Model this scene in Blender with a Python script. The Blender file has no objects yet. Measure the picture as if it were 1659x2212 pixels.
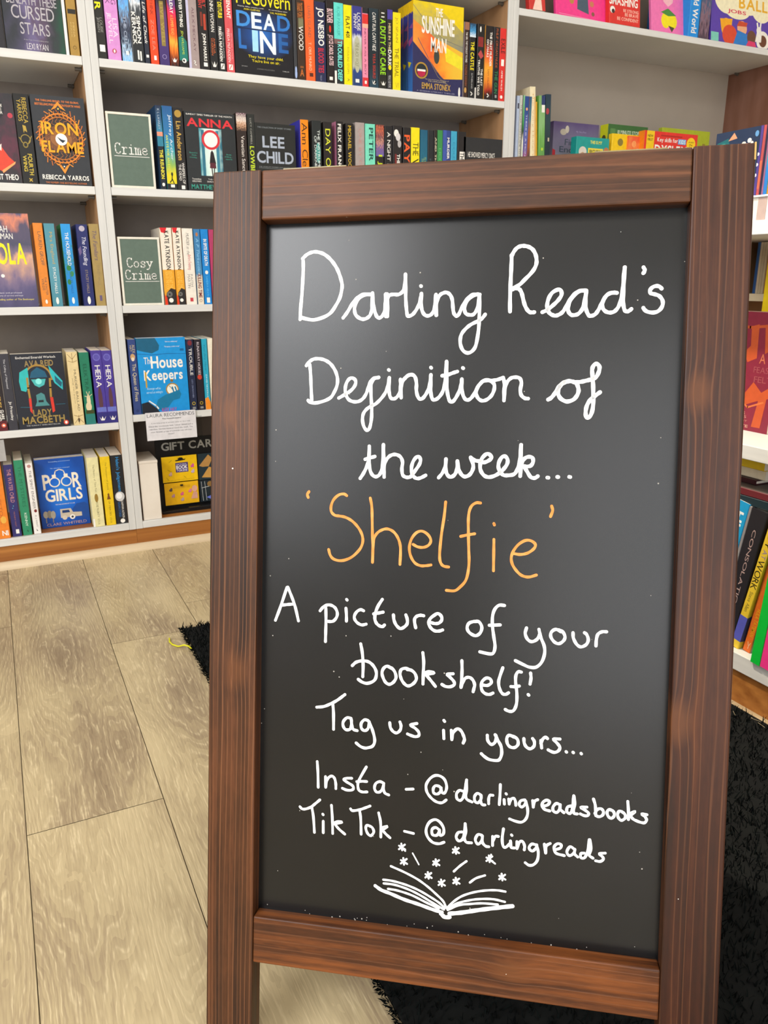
import bpy, bmesh, math, random
from mathutils import Matrix, Vector
random.seed(7)
SC = bpy.context.scene
COL = SC.collection

# ------------------------------------------------------------------ camera, light, exposure
cam_data = bpy.data.cameras.new('camera')
cam = bpy.data.objects.new('camera', cam_data)
COL.objects.link(cam)
CAM_R = ((0.900180, -0.435511, -0.002572), (0.127758, 0.258414, 0.957549), (0.416358, 0.862295, -0.288259))
cam.matrix_world = Matrix(((CAM_R[0][0], CAM_R[1][0], -CAM_R[2][0], 0.0),
                           (CAM_R[0][1], CAM_R[1][1], -CAM_R[2][1], 0.0),
                           (CAM_R[0][2], CAM_R[1][2], -CAM_R[2][2], 0.757),
                           (0, 0, 0, 1)))
cam_data.sensor_fit = 'VERTICAL'
cam_data.sensor_height = 36.0
cam_data.sensor_width = 27.0
cam_data.lens = 36.0 * 1699.740 / 2212.0
cam_data.clip_start = 0.02
cam_data.dof.use_dof = True
cam_data.dof.focus_distance = 0.78
cam_data.dof.aperture_fstop = 30.0
SC.camera = cam

world = bpy.data.worlds.new('daylight'); SC.world = world
world.use_nodes = True
world.node_tree.nodes['Background'].inputs[0].default_value = (0.80, 0.88, 1.0, 1)
world.node_tree.nodes['Background'].inputs[1].default_value = 0.35

def area(name, loc, target, sx, sy, power, color):
    d = bpy.data.lights.new(name, 'AREA'); d.shape = 'RECTANGLE'; d.size = sx; d.size_y = sy
    d.energy = power; d.color = color
    o = bpy.data.objects.new(name, d); COL.objects.link(o)
    o.location = loc
    o.rotation_euler = (Vector(target) - Vector(loc)).to_track_quat('-Z', 'Y').to_euler()
    return o
# daylight through the shop windows on the left and behind the photographer, an added low fill on the left, and the ceiling panels
area('side_window_light', (-2.55, -0.75, 2.55), (0.2, 0.2, 0.9), 1.6, 0.8, 66, (0.97, 0.98, 1.0))
area('side_low_fill', (-2.55, -0.5, 1.45), (1.0, 0.8, 0.5), 2.0, 1.0, 30, (0.98, 0.985, 1.0))  # fill lamp added low on the left to lift the low bookcase
area('shop_window_light', (-0.5, -3.0, 1.25), (0.6, 1.0, 0.75), 3.2, 2.2, 74, (0.99, 0.99, 1.0))
for lx, ly in ((-0.7, 0.7), (0.9, 0.7), (-0.7, -1.2), (0.9, -1.2)):
    area('ceiling_panel_light', (lx, ly, 2.9), (lx, ly, 0), 0.6, 0.6, 10, (1.0, 0.95, 0.87))

sd = bpy.data.lights.new('low_bookcase_fill_spot', 'SPOT'); sd.energy = 330; sd.color = (1.0, 0.88, 0.70); sd.spot_size = math.radians(36); sd.spot_blend = 0.6; sd.shadow_soft_size = 0.05
so = bpy.data.objects.new('low_bookcase_fill_spot', sd); COL.objects.link(so); so.location = (0.1, 1.75, 2.75)   # unseen warm spot added to brighten the low bookcase
so.rotation_euler = (Vector((1.2, 0.82, 0.35)) - so.location).to_track_quat('-Z', 'Y').to_euler()

SC.view_settings.view_transform = 'Standard'
SC.view_settings.look = 'None'
SC.view_settings.exposure = 0.07
SC.view_settings.gamma = 1.0
SC.view_settings.use_curve_mapping = False

# ------------------------------------------------------------------ materials
def lin(hexc):
    h = hexc.lstrip('#')
    if len(h) == 3: h = ''.join(c * 2 for c in h)
    out = []
    for i in (0, 2, 4):
        c = int(h[i:i + 2], 16) / 255
        out.append(c / 12.92 if c <= 0.04045 else ((c + 0.055) / 1.055) ** 2.4)
    return (*out, 1.0)

MATS = {}
def nodes_of(name, rough=0.5, spec=0.35):
    m = bpy.data.materials.new(name); m.use_nodes = True
    nt = m.node_tree; b = nt.nodes['Principled BSDF']
    b.inputs['Roughness'].default_value = rough
    b.inputs['Specular IOR Level'].default_value = spec
    return m, nt, b
def N(nt, t, **kw):
    n = nt.nodes.new(t)
    for k, v in kw.items(): setattr(n, k, v)
    return n
def ramp(nt, stops, interp='LINEAR'):
    r = N(nt, 'ShaderNodeValToRGB'); cr = r.color_ramp; cr.interpolation = interp
    stops = sorted(stops, key=lambda s: s[0])
    cr.elements[0].position = stops[0][0]; cr.elements[0].color = stops[0][1]
    cr.elements[1].position = stops[-1][0]; cr.elements[1].color = stops[-1][1]
    for p, c in stops[1:-1]:
        e = cr.elements.new(p); e.color = c
    return r
def math_n(nt, op, a=None, b=None):
    n = N(nt, 'ShaderNodeMath', operation=op)
    for i, v in enumerate((a, b)):
        if v is None: continue
        if isinstance(v, (int, float)): n.inputs[i].default_value = v
        else: nt.links.new(v, n.inputs[i])
    return n.outputs[0]

def mat(code, rough=0.42, spec=0.35):
    """flat colour '#rrggbb' with a faint paper mottle, or 'G|dir|noise|scale|seed|c@p,c@p' printed artwork over UV"""
    key = (code, rough, spec)
    if key in MATS: return MATS[key]
    m, nt, b = nodes_of('print ' + code[:12], rough, spec)
    L = nt.links
    if code[0] == '#':
        c = lin(code)
        tc = N(nt, 'ShaderNodeTexCoord'); nz = N(nt, 'ShaderNodeTexNoise'); nz.inputs['Scale'].default_value = 90
        L.new(tc.outputs['Object'], nz.inputs['Vector'])
        r = ramp(nt, [(0.3, (c[0] * .94, c[1] * .94, c[2] * .94, 1)), (0.7, (min(1, c[0] * 1.05), min(1, c[1] * 1.05), min(1, c[2] * 1.05), 1))])
        L.new(nz.outputs['Fac'], r.inputs[0]); L.new(r.outputs[0], b.inputs['Base Color'])
    else:
        parts = code.split('|')
        if parts[0] == 'GR': parts.insert(1, 'r')
        _, d, amt, scale, seed, st = parts
        uv = N(nt, 'ShaderNodeUVMap'); mp = N(nt, 'ShaderNodeMapping')
        mp.inputs['Location'].default_value = (float(seed) * 3.7, float(seed) * 1.3, 0)
        L.new(uv.outputs[0], mp.inputs['Vector'])
        nz = N(nt, 'ShaderNodeTexNoise'); nz.inputs['Scale'].default_value = float(scale); nz.inputs['Detail'].default_value = 4
        L.new(mp.outputs[0], nz.inputs['Vector'])
        sp = N(nt, 'ShaderNodeSeparateXYZ'); L.new(uv.outputs[0], sp.inputs[0])
        if d == 'v': base = sp.outputs[1]
        elif d == 'u': base = sp.outputs[0]
        else:
            du = math_n(nt, 'SUBTRACT', sp.outputs[0], 0.5); dv = math_n(nt, 'SUBTRACT', sp.outputs[1], 0.5)
            base = math_n(nt, 'MULTIPLY', math_n(nt, 'SQRT', math_n(nt, 'ADD', math_n(nt, 'MULTIPLY', du, du), math_n(nt, 'MULTIPLY', dv, dv))), 1.9)
        off = math_n(nt, 'MULTIPLY', math_n(nt, 'SUBTRACT', nz.outputs['Fac'], 0.5), float(amt) * 1.6)
        val = math_n(nt, 'ADD', base, off)
        r = ramp(nt, [(float(s.split('@')[1]), lin(s.split('@')[0])) for s in st.split(',')])
        L.new(val, r.inputs[0]); L.new(r.outputs[0], b.inputs['Base Color'])
    MATS[key] = m
    return m

def noise_mat(name, c0, c1, scale=(1, 1, 1), detail=5, rough=0.5, spec=0.3, lo=0.35, hi=0.65, bump=0.0):
    if name in MATS: return MATS[name]
    m, nt, b = nodes_of(name, rough, spec); L = nt.links
    tc = N(nt, 'ShaderNodeTexCoord'); mp = N(nt, 'ShaderNodeMapping'); mp.inputs['Scale'].default_value = scale
    nz = N(nt, 'ShaderNodeTexNoise'); nz.inputs['Scale'].default_value = 1.0; nz.inputs['Detail'].default_value = detail
    L.new(tc.outputs['Object'], mp.inputs[0]); L.new(mp.outputs[0], nz.inputs['Vector'])
    r = ramp(nt, [(lo, lin(c0)), (hi, lin(c1))]); L.new(nz.outputs['Fac'], r.inputs[0]); L.new(r.outputs[0], b.inputs['Base Color'])
    if bump:
        bp = N(nt, 'ShaderNodeBump'); bp.inputs['Strength'].default_value = bump; bp.inputs['Distance'].default_value = 0.002
        L.new(nz.outputs['Fac'], bp.inputs['Height']); L.new(bp.outputs[0], b.inputs['Normal'])
    MATS[name] = m
    return m

WHITE_PAINT = noise_mat('white painted board', '#ccccca', '#dcdcd9', (3, 3, 60), rough=0.45, spec=0.3, lo=.2, hi=.6)
UPRIGHT_PAINT = noise_mat('white painted edge', '#c6c7c5', '#d6d6d3', (60, 60, 3), rough=0.45, spec=0.3, lo=.2, hi=.6)
CARCASS = noise_mat('bare tan board', '#a07a56', '#b48c66', (20, 20, 3), rough=0.6)
CARCASS_RED = noise_mat('red-brown board', '#7a5240', '#876050', (20, 20, 3), rough=0.6)
PINE = noise_mat('stained pine board', '#8d5526', '#b5793c', (1.5, 30, 55), rough=0.45, lo=.3, hi=.7)
BACK_DARK = noise_mat('dark grey painted back', '#807872', '#888079', (14, 14, 14), rough=0.7)
BACK_PALE = noise_mat('pale taupe painted back', '#a89e92', '#aca296', (6, 6, 6), rough=0.7)
PAGES = noise_mat('page edges', '#e4dac8', '#f4ede0', (6, 6, 6), rough=0.8, lo=.2, hi=.7)
METAL_DARK = mat('#5a544c', 0.35, 0.5)

# ------------------------------------------------------------------ mesh builder
class MB:
    def __init__(s): s.v = []; s.f = []; s.m = []; s.uv = []; s.mats = []
    def mi(s, m):
        if m not in s.mats: s.mats.append(m)
        return s.mats.index(m)
    def face(s, pts, m, uv=None):
        i = len(s.v); s.v += [tuple(p) for p in pts]; s.f.append(tuple(range(i, i + len(pts)))); s.m.append(s.mi(m)); s.uv.append(uv)
    def shared(s, verts, faces, m, uvs=None):
        i = len(s.v); s.v += [tuple(p) for p in verts]
        k = s.mi(m)
        for f in faces:
            s.f.append(tuple(i + a for a in f)); s.m.append(k); s.uv.append([uvs[a] for a in f] if uvs else None)
    def box(s, a, b, m, bev=0.0):
        (x0, y0, z0), (x1, y1, z1) = a, b
        if not bev:
            V = [(x, y, z) for x in (x0, x1) for y in (y0, y1) for z in (z0, z1)]
            s.shared(V, [(0, 1, 3, 2), (4, 6, 7, 5), (0, 4, 5, 1), (2, 3, 7, 6), (0, 2, 6, 4), (1, 5, 7, 3)], m); return
        bm = bmesh.new(); bmesh.ops.create_cube(bm, size=1)
        for v in bm.verts: v.co = Vector(((x0 + x1) / 2 + v.co.x * (x1 - x0), (y0 + y1) / 2 + v.co.y * (y1 - y0), (z0 + z1) / 2 + v.co.z * (z1 - z0)))
        bmesh.ops.bevel(bm, geom=list(bm.edges), offset=bev, segments=2, affect='EDGES', profile=0.5)
        s.bm(bm, m)
    def bm(s, bm, m):
        bm.verts.index_update()
        s.shared([v.co[:] for v in bm.verts], [tuple(v.index for v in f.verts) for f in bm.faces], m); bm.free()
    def cyl(s, p, q, r, m, n=12):
        p, q = Vector(p), Vector(q); d = (q - p).normalized(); a = d.orthogonal().normalized(); b = d.cross(a)
        ring = lambda c: [c + a * r * math.cos(2 * math.pi * k / n) + b * r * math.sin(2 * math.pi * k / n) for k in range(n)]
        V = ring(p) + ring(q)
        s.shared(V, [(k, (k + 1) % n, n + (k + 1) % n, n + k) for k in range(n)] + [tuple(range(n)), tuple(range(n, 2 * n))], m)
    def build(s, name, parent=None, mw=None):
        me = bpy.data.meshes.new(name)
        me.from_pydata(s.v, [], s.f)
        for m in s.mats: me.materials.append(m)
        me.polygons.foreach_set('material_index', s.m)
        if any(u is not None for u in s.uv):
            ul = me.uv_layers.new(name='UVMap')
            for p, u in zip(me.polygons, s.uv):
                if u is None: continue
                for li, c in zip(p.loop_indices, u): ul.data[li].uv = c
        me.update()
        o = bpy.data.objects.new(name, me); COL.objects.link(o)
        if parent: o.parent = parent
        elif mw is not None: o.matrix_world = mw
        return o

def tag(o, label=None, cat=None, group=None, kind=None):
    if label: o['label'] = label
    if cat: o['category'] = cat
    if group: o['group'] = group
    if kind: o['kind'] = kind
    return o
def root(name, label, cat, M, group=None):
    o = bpy.data.objects.new(name, None); COL.objects.link(o); o.empty_display_size = 0.03
    o.matrix_world = M if isinstance(M, Matrix) else Matrix.Translation(M)
    return tag(o, label, cat, group)

# ------------------------------------------------------------------ lettering: glyph outlines of the built-in font
_fc = bpy.data.curves.new('glyph_source', 'FONT'); _fc.resolution_u = 3; _fo = bpy.data.objects.new('glyph_source', _fc); COL.objects.link(_fo)
GL = {}
def _mesh_of(body, bold):
    _fc.body = body; _fc.offset = 0.022 if bold else 0.0
    _fc.fill_mode = 'FRONT'
    dg = bpy.context.evaluated_depsgraph_get(); dg.update()
    ev = _fo.evaluated_get(dg); me = ev.to_mesh()
    V = [(v.co.x, v.co.y) for v in me.vertices]; F = [tuple(p.vertices) for p in me.polygons]
    ev.to_mesh_clear()
    return V, F
def glyph(ch, bold):
    k = (ch, bold)
    if k not in GL:
        if ch == ' ': GL[k] = ([], [], 0.30)
        else:
            V, F = _mesh_of(ch, bold)
            xs = [v[0] for v in V]; x0, x1 = min(xs), max(xs)
            GL[k] = ([(x - x0, y) for x, y in V], F, x1 - x0 + 0.07)
    return GL[k]
def text2d(s, flags):
    """outline polygons of a string, normalised to the unit box"""
    V = []; F = []; x = 0
    for ch in s:
        gv, gf, adv = glyph(ch, 'b' in flags)
        o = len(V); sh = 0.22 if 'i' in flags else 0
        V += [(x + a + sh * b, b) for a, b in gv]; F += [tuple(o + i for i in f) for f in gf]; x += adv
    if not V: return [], []
    xs = [v[0] for v in V]; ys = [v[1] for v in V]
    x0, x1, y0, y1 = min(xs), max(xs), min(ys), max(ys)
    return [((a - x0) / (x1 - x0 or 1), (b - y0) / (y1 - y0 or 1)) for a, b in V], F

def draw(mb, cmds, pt, w, h, e=0.00003, rough=0.4):
    """printed matter on a flat face: pt(u, v, lift) -> 3D, u and v in 0..1"""
    asp = w / h; _pt = pt
    pt = lambda u, v, l: _pt(min(1.0, max(0.0, u)), min(1.0, max(0.0, v)), l)
    for i, c in enumerate(cmds):
        l = e * (i + 1); k = c[0]
        if k in 'TH':
            V, F = text2d(c[1], c[7] if len(c) > 7 else 'b'); a, b, u0, u1 = c[2:6]
            if k == 'T': P = [pt(u0 + y * (u1 - u0), a + x * (b - a), l) for x, y in V]
            else: u0, v0, u1, v1 = c[2:6]; P = [pt(u0 + x * (u1 - u0), v0 + y * (v1 - v0), l) for x, y in V]
            mb.shared(P, F, mat(c[6], rough))
        elif k == 'R':
            _, u0, v0, u1, v1, col = c
            mb.face([pt(u0, v0, l), pt(u1, v0, l), pt(u1, v1, l), pt(u0, v1, l)], mat(col, rough), [(0, 0), (1, 0), (1, 1), (0, 1)])
        elif k == 'E':
            _, u, v, ru, rv, col = c; n = 28
            Q = [(math.cos(2 * math.pi * j / n), math.sin(2 * math.pi * j / n)) for j in range(n)]
            mb.face([pt(u + ru * x, v + rv * asp * y, l) for x, y in Q], mat(col, rough), [(.5 + x / 2, .5 + y / 2) for x, y in Q])
        elif k == 'O':
            _, u, v, r, t, col, sq = c; n = 32; V = []
            for j in range(n):
                x, y = math.cos(2 * math.pi * j / n), math.sin(2 * math.pi * j / n)
                V += [pt(u + (r - t / 2) * x, v + (r - t / 2) * sq * asp * y, l), pt(u + (r + t / 2) * x, v + (r + t / 2) * sq * asp * y, l)]
            mb.shared(V, [(2 * j, 2 * j + 1, (2 * j + 3) % (2 * n), (2 * j + 2) % (2 * n)) for j in range(n)], mat(col, rough))
        elif k == 'P':
            us = [p[0] for p in c[2]]; vs = [p[1] for p in c[2]]
            mb.face([pt(u, v, l) for u, v in c[2]], mat(c[1], rough), [((u - min(us)) / (max(us) - min(us) or 1), (v - min(vs)) / (max(vs) - min(vs) or 1)) for u, v in c[2]])
        elif k == 'K':
            pts = [(u, v / asp) for u, v in c[3]]; hw = c[2] / 2
            for (ax, ay), (bx, by) in zip(pts, pts[1:]):
                d = math.hypot(bx - ax, by - ay) or 1; nx, ny = -(by - ay) / d * hw, (bx - ax) / d * hw; ex, ey = (bx - ax) / d * hw * .6, (by - ay) / d * hw * .6
                mb.face([pt(x, y * asp, l) for x, y in ((ax + nx - ex, ay + ny - ey), (ax - nx - ex, ay - ny - ey), (bx - nx + ex, by - ny + ey), (bx + nx + ex, by + ny + ey))], mat(c[1], rough))

def mid_colour(code):
    if code[0] == '#': return code
    st = code.split('|')[-1].split(','); return st[len(st) // 2].split('@')[0]

def book(name, label, group, M, w, d, h, col, spine=(), cover=(), side=None, hard=False, back=None, front=None, cat='book'):
    """a book standing in its own frame: spine faces -y (x 0..w), front cover faces +x, pages between"""
    r = root(name, label, cat, M, group)
    t = 0.0024 if hard else 0.0009
    t = min(t, w * 0.2); c = min(0.0011, w * 0.18)
    base = mat(mid_colour(col)); mb = MB()
    out = [(0, d), (0, c), (c, 0), (w - c, 0), (w, c), (w, d)]
    inn = [(t, d), (t, c + t * .6), (c + t * .6, t), (w - c - t * .6, t), (w - t, c + t * .6), (w - t, d)]
    nO = len(out)
    for zz in (0, h):
        for j in range(nO - 1):
            mb.face([(*out[j], zz), (*out[j + 1], zz), (*inn[j + 1], zz), (*inn[j], zz)], base)
    for j in range(nO - 1):
        m_ = base
        if j == 0: m_ = mat(back or side or mid_colour(col))
        if j == nO - 2 and front: m_ = mat(front)
        mb.face([(*out[j], 0), (*out[j + 1], 0), (*out[j + 1], h), (*out[j], h)], m_)
        mb.face([(*inn[j], 0), (*inn[j + 1], 0), (*inn[j + 1], h), (*inn[j], h)], base)
    for a, b in ((out[0], inn[0]), (out[-1], inn[-1])):
        mb.face([(*a, 0), (*b, 0), (*b, h), (*a, h)], base)
    sp = list(spine); fc = list(cover)
    if col[0] == 'G':
        sp.insert(0, ('R', 0.0, 0.0, 1.0, 1.0, col))
        if fc: fc.insert(0, ('R', 0.0, 0.0, 1.0, 1.0, col))
    draw(mb, sp, lambda u, v, l: (u * w, -l, v * h), w, h)
    draw(mb, fc, lambda u, v, l: (w + l, u * d, v * h), d, h)
    cv = mb.build('cover', r)
    ins = 0.003 if hard else 0.0004
    pb = MB(); pb.box((t, t, ins), (w - t, d - (0.003 if hard else 0.0008), h - ins), PAGES); pb.build('page_block', r)
    return r

# remove the lettering helper once every glyph in use has been cached (done at the end of the script)
# ------------------------------------------------------------------ the room
def struct(name, mb): return tag(mb.build(name), kind='structure')
wall_paint = noise_mat('wall paint', '#d8d3ca', '#e2ddd5', (2, 2, 2), rough=0.8)
ceil_paint = noise_mat('ceiling paint', '#e8e6e0', '#f0eee9', (2, 2, 2), rough=0.85)
RX0, RX1, RY0, RY1, RZ = -2.7, 3.1, -3.3, 2.56, 3.0
b = MB(); b.box((RX0, RY1, 0), (RX1, RY1 + .1, RZ), wall_paint); struct('wall_back', b)
b = MB(); b.box((RX1, RY0, 0), (RX1 + .1, RY1, RZ), wall_paint); struct('wall_right', b)
# left wall with a window opening, front wall with a shop window opening
b = MB(); b.box((RX0 - .1, RY0, 0), (RX0, RY1, .9), wall_paint); b.box((RX0 - .1, RY0, 2.9), (RX0, RY1, RZ), wall_paint)
b.box((RX0 - .1, RY0, .9), (RX0, -2.1, 2.9), wall_paint); b.box((RX0 - .1, .3, .9), (RX0, RY1, 2.9), wall_paint); struct('wall_left', b)
b = MB(); b.box((RX0, RY0 - .1, 0), (RX1, RY0, .15), wall_paint); b.box((RX0, RY0 - .1, 2.45), (RX1, RY0, RZ), wall_paint)
b.box((RX0, RY0 - .1, .15), (-2.1, RY0, 2.45), wall_paint); b.box((1.1, RY0 - .1, .15), (RX1, RY0, 2.45), wall_paint); struct('wall_front', b)
b = MB(); b.box((RX0, RY0, RZ), (RX1, RY1, RZ + .1), ceil_paint); struct('ceiling', b)
frame_white = mat('#e6e4de', 0.4)
b = MB()
for a0, a1 in ((-2.1, -2.05), (-.93, -.88), (.25, .3)): b.box((RX0 - .08, a0, .9), (RX0 - .03, a1, 2.9), frame_white)
b.box((RX0 - .08, -2.1, .9), (RX0 - .03, .3, .95), frame_white); b.box((RX0 - .08, -2.1, 2.85), (RX0 - .03, .3, 2.9), frame_white); struct('window_1', b)
b = MB()
for a0, a1 in ((-2.1, -2.04), (-.53, -.47), (1.04, 1.1)): b.box((a0, RY0 - .08, .15), (a1, RY0 - .03, 2.45), frame_white)
b.box((-2.1, RY0 - .08, .15), (1.1, RY0 - .03, .21), frame_white); b.box((-2.1, RY0 - .08, 2.39), (1.1, RY0 - .03, 2.45), frame_white); struct('window_2', b)

# laminate floor: planks 190 mm wide running towards the bookcases, each with its own grain
def floor_material():
    m, nt, bs = nodes_of('oak laminate', 0.38, 0.35); L = nt.links
    at = N(nt, 'ShaderNodeAttribute', attribute_name='plank')
    tc = N(nt, 'ShaderNodeTexCoord'); sp = N(nt, 'ShaderNodeSeparateXYZ'); L.new(tc.outputs['Object'], sp.inputs[0])
    sa = N(nt, 'ShaderNodeSeparateColor'); L.new(at.outputs['Color'], sa.inputs[0])
    # cathedral grain: contour lines of a slow noise field stretched along the plank
    cx = N(nt, 'ShaderNodeCombineXYZ')
    L.new(math_n(nt, 'ADD', math_n(nt, 'MULTIPLY', sp.outputs[0], 8.0), math_n(nt, 'MULTIPLY', sa.outputs[0], 37)), cx.inputs[0])
    L.new(math_n(nt, 'ADD', math_n(nt, 'MULTIPLY', sp.outputs[1], 1.0), math_n(nt, 'MULTIPLY', sa.outputs[1], 23)), cx.inputs[1])
    n1 = N(nt, 'ShaderNodeTexNoise'); n1.inputs['Scale'].default_value = 1; n1.inputs['Detail'].default_value = 2.5; n1.inputs['Roughness'].default_value = .45
    L.new(cx.outputs[0], n1.inputs['Vector'])
    cx2 = N(nt, 'ShaderNodeCombineXYZ')
    L.new(math_n(nt, 'ADD', math_n(nt, 'MULTIPLY', sp.outputs[0], 420.0), math_n(nt, 'MULTIPLY', sa.outputs[0], 91)), cx2.inputs[0])
    L.new(math_n(nt, 'MULTIPLY', sp.outputs[1], 26.0), cx2.inputs[1])
    n2 = N(nt, 'ShaderNodeTexNoise'); n2.inputs['Scale'].default_value = 1; n2.inputs['Detail'].default_value = 3; L.new(cx2.outputs[0], n2.inputs['Vector'])
    cx4 = N(nt, 'ShaderNodeCombineXYZ')
    L.new(math_n(nt, 'ADD', math_n(nt, 'MULTIPLY', sp.outputs[0], 60.0), math_n(nt, 'MULTIPLY', sa.outputs[2], 71)), cx4.inputs[0])
    L.new(math_n(nt, 'MULTIPLY', sp.outputs[1], 30.0), cx4.inputs[1])
    n4 = N(nt, 'ShaderNodeTexNoise'); n4.inputs['Scale'].default_value = 1; n4.inputs['Detail'].default_value = 2; L.new(cx4.outputs[0], n4.inputs['Vector'])
    field = math_n(nt, 'ADD', n1.outputs['Fac'], math_n(nt, 'MULTIPLY', n4.outputs['Fac'], .030))
    ring = math_n(nt, 'FRACT', math_n(nt, 'MULTIPLY', field, 34))
    cx3 = N(nt, 'ShaderNodeCombineXYZ')
    L.new(math_n(nt, 'ADD', math_n(nt, 'MULTIPLY', sp.outputs[0], 9.0), math_n(nt, 'MULTIPLY', sa.outputs[1], 57)), cx3.inputs[0])
    L.new(math_n(nt, 'MULTIPLY', sp.outputs[1], 2.6), cx3.inputs[1])
    n3 = N(nt, 'ShaderNodeTexNoise'); n3.inputs['Scale'].default_value = 1; n3.inputs['Detail'].default_value = 4; L.new(cx3.outputs[0], n3.inputs['Vector'])
    tri = math_n(nt, 'ABSOLUTE', math_n(nt, 'SUBTRACT', ring, 0.5))           # 0..0.5
    g = math_n(nt, 'ADD', math_n(nt, 'MULTIPLY', n2.outputs['Fac'], 0.40), math_n(nt, 'MULTIPLY', n3.outputs['Fac'], 1.0))
    g = math_n(nt, 'ADD', g, math_n(nt, 'MULTIPLY', sa.outputs[2], 0.14))
    g = math_n(nt, 'ADD', g, math_n(nt, 'MULTIPLY', ring, 0.10))
    r = ramp(nt, [(0.52, lin('#8c7960')), (0.70, lin('#a69375')), (0.84, lin('#b9a783')), (1.0, lin('#cbb992'))])
    L.new(g, r.inputs[0])
    lines = ramp(nt, [(0.0, (1, 1, 1, 1)), (0.16, (0, 0, 0, 1))]); L.new(tri, lines.inputs[0])
    pore = ramp(nt, [(0.42, (.15, .15, .15, 1)), (0.62, (1, 1, 1, 1))]); L.new(n2.outputs['Fac'], pore.inputs[0])
    mxl = N(nt, 'ShaderNodeMix', data_type='RGBA')
    L.new(math_n(nt, 'MULTIPLY', math_n(nt, 'MULTIPLY', lines.outputs[0], pore.outputs[0]), .75), mxl.inputs[0])
    L.new(r.outputs[0], mxl.inputs[6]); mxl.inputs[7].default_value = lin('#e0cfa8')
    L.new(mxl.outputs[2], bs.inputs['Base Color'])
    bp = N(nt, 'ShaderNodeBump'); bp.inputs['Strength'].default_value = .12; bp.inputs['Distance'].default_value = .001
    L.new(g, bp.inputs['Height']); L.new(bp.outputs[0], bs.inputs['Normal'])
    return m
fm = floor_material(); seam = mat('#65563f', 0.8)
ENDS = {0: (1.83, .55, -.74), 1: (1.06, -.22, -1.5), 2: (1.638, .36, -.92), 3: (1.79, .5, -.8)}
b = MB(); pl = []
b.box((RX0, RY0, -.06), (RX1, RY1, -.0016), seam)
k = 0; x = -0.05 - .19 * 14
while x < RX1:
    idx = round((x + .05) / .19)
    e = ENDS.get(idx + 1, tuple(1.9 - ((idx * 0.47) % 1.3) - 1.28 * q for q in range(3)))
    ys = sorted([y for y in e if RY0 < y < RY1] + [RY0, RY1] + [y for y in (min(e) - 1.28, max(e) + 1.28) if RY0 < y < RY1])
    for y0, y1 in zip(ys, ys[1:]):
        xa, xb = max(x, RX0), min(x + .19, RX1)
        if xb - xa < .01: continue
        g = .0006
        i0 = len(b.f)
        b.face([(xa + g, y0 + g, 0), (xb - g, y0 + g, 0), (xb - g, y1 - g, 0), (xa + g, y1 - g, 0)], fm)
        pl.append((i0, (random.random(), random.random(), random.random(), 1)))
    x += .19
floor = struct('floor', b)
ca = floor.data.color_attributes.new('plank', 'FLOAT_COLOR', 'CORNER')
for fi, c in pl:
    for li in floor.data.polygons[fi].loop_indices: ca.data[li].color = c

# ------------------------------------------------------------------ wall bookcases (three units side by side)
YF, YB = 2.240, 2.516
def bookcase(label, x0, x1, shelves, back_mat, side_mat, top):
    r = root('bookcase', label, 'bookcase', (x0, YF, 0), 'wall bookcases')
    def P(name, f):
        mb = MB(); f(mb); o = mb.build(name, r); return o
    W = x1 - x0; D = YB - YF; t = .019
    for xa in (0, W - t):
        s = P('side_panel', lambda m: m.box((xa, .005, .0625), (xa + t, D, top), side_mat))
        e = MB(); e.box((xa + .0002, -.001, .062), (xa + t - .0002, .005, top), UPRIGHT_PAINT, .0012); e.build('front_edge', s)
    P('back_panel', lambda m: m.box((t, D - .006, .062), (W - t, D, top), back_mat))
    P('plinth', lambda m: m.box((.0002, .004, .0), (W - .0002, .022, .0624), PINE))
    bs = P('bottom_shelf', lambda m: m.box((t, .012, .0625), (W - t, D - .006, .0825), PINE))
    e = MB(); e.box((t, -.0008, .0625), (W - t, .012, .0822), WHITE_PAINT, .001); e.build('front_edge', bs)
    for zt in shelves:
        sh = P('shelf', lambda m: m.box((t + .0005, 0, zt - .019), (W - t - .0005, D - .006, zt), WHITE_PAINT, .001))
        for xa, sx in ((t, 1), (W - t, -1)):
            for yy in (.03, D - .05):
                pin = MB()
                pin.cyl((xa, yy, zt - .0235), (xa + sx * .016, yy, zt - .0235), .004, METAL_DARK)
                pin.cyl((xa + sx * .002, yy, zt - .0235), (xa + sx * .004, yy, zt - .0235), .0065, METAL_DARK)
                pin.build('shelf_pin', sh)
    return r
bookcase('white-fronted bookcase with dark grey back at the left edge of the photo', -.925, .294, (.372, .682, .973, 1.265, 1.557, 1.86), BACK_DARK, CARCASS, 2.12)
bookcase('white-fronted bookcase with dark grey back in the middle, holding the green genre signs', .294, 1.5155, (.389, .681, .973, 1.265, 1.557, 1.86), BACK_DARK, CARCASS, 2.12)
bookcase("white-fronted bookcase with pale back at upper right, holding children's books", 1.5155, 2.735, (.42, .72, 1.03, 1.521, 1.86), BACK_PALE, CARCASS_RED, 2.12)
bead = noise_mat('pale pine bead', '#cdb898', '#dcc9aa', (3, 60, 60), rough=.5)
b = MB(); n = 6
prof = [(YF + .004, 0), (YF - .016, 0)] + [(YF + .002 - .018 * math.cos(a), .019 * math.sin(a)) for a in [math.pi / 2 * q / n for q in range(1, n + 1)]]
prof[-1] = (YF + .003, .019)
V = [(xx, y, z) for xx in (-.925, 2.735) for y, z in prof]; nn = len(prof)
b.shared(V, [(q, (q + 1) % nn, nn + (q + 1) % nn, nn + q) for q in range(nn)] + [tuple(range(nn)), tuple(range(nn, 2 * nn))], bead)
struct('trim_1', b)

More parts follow.
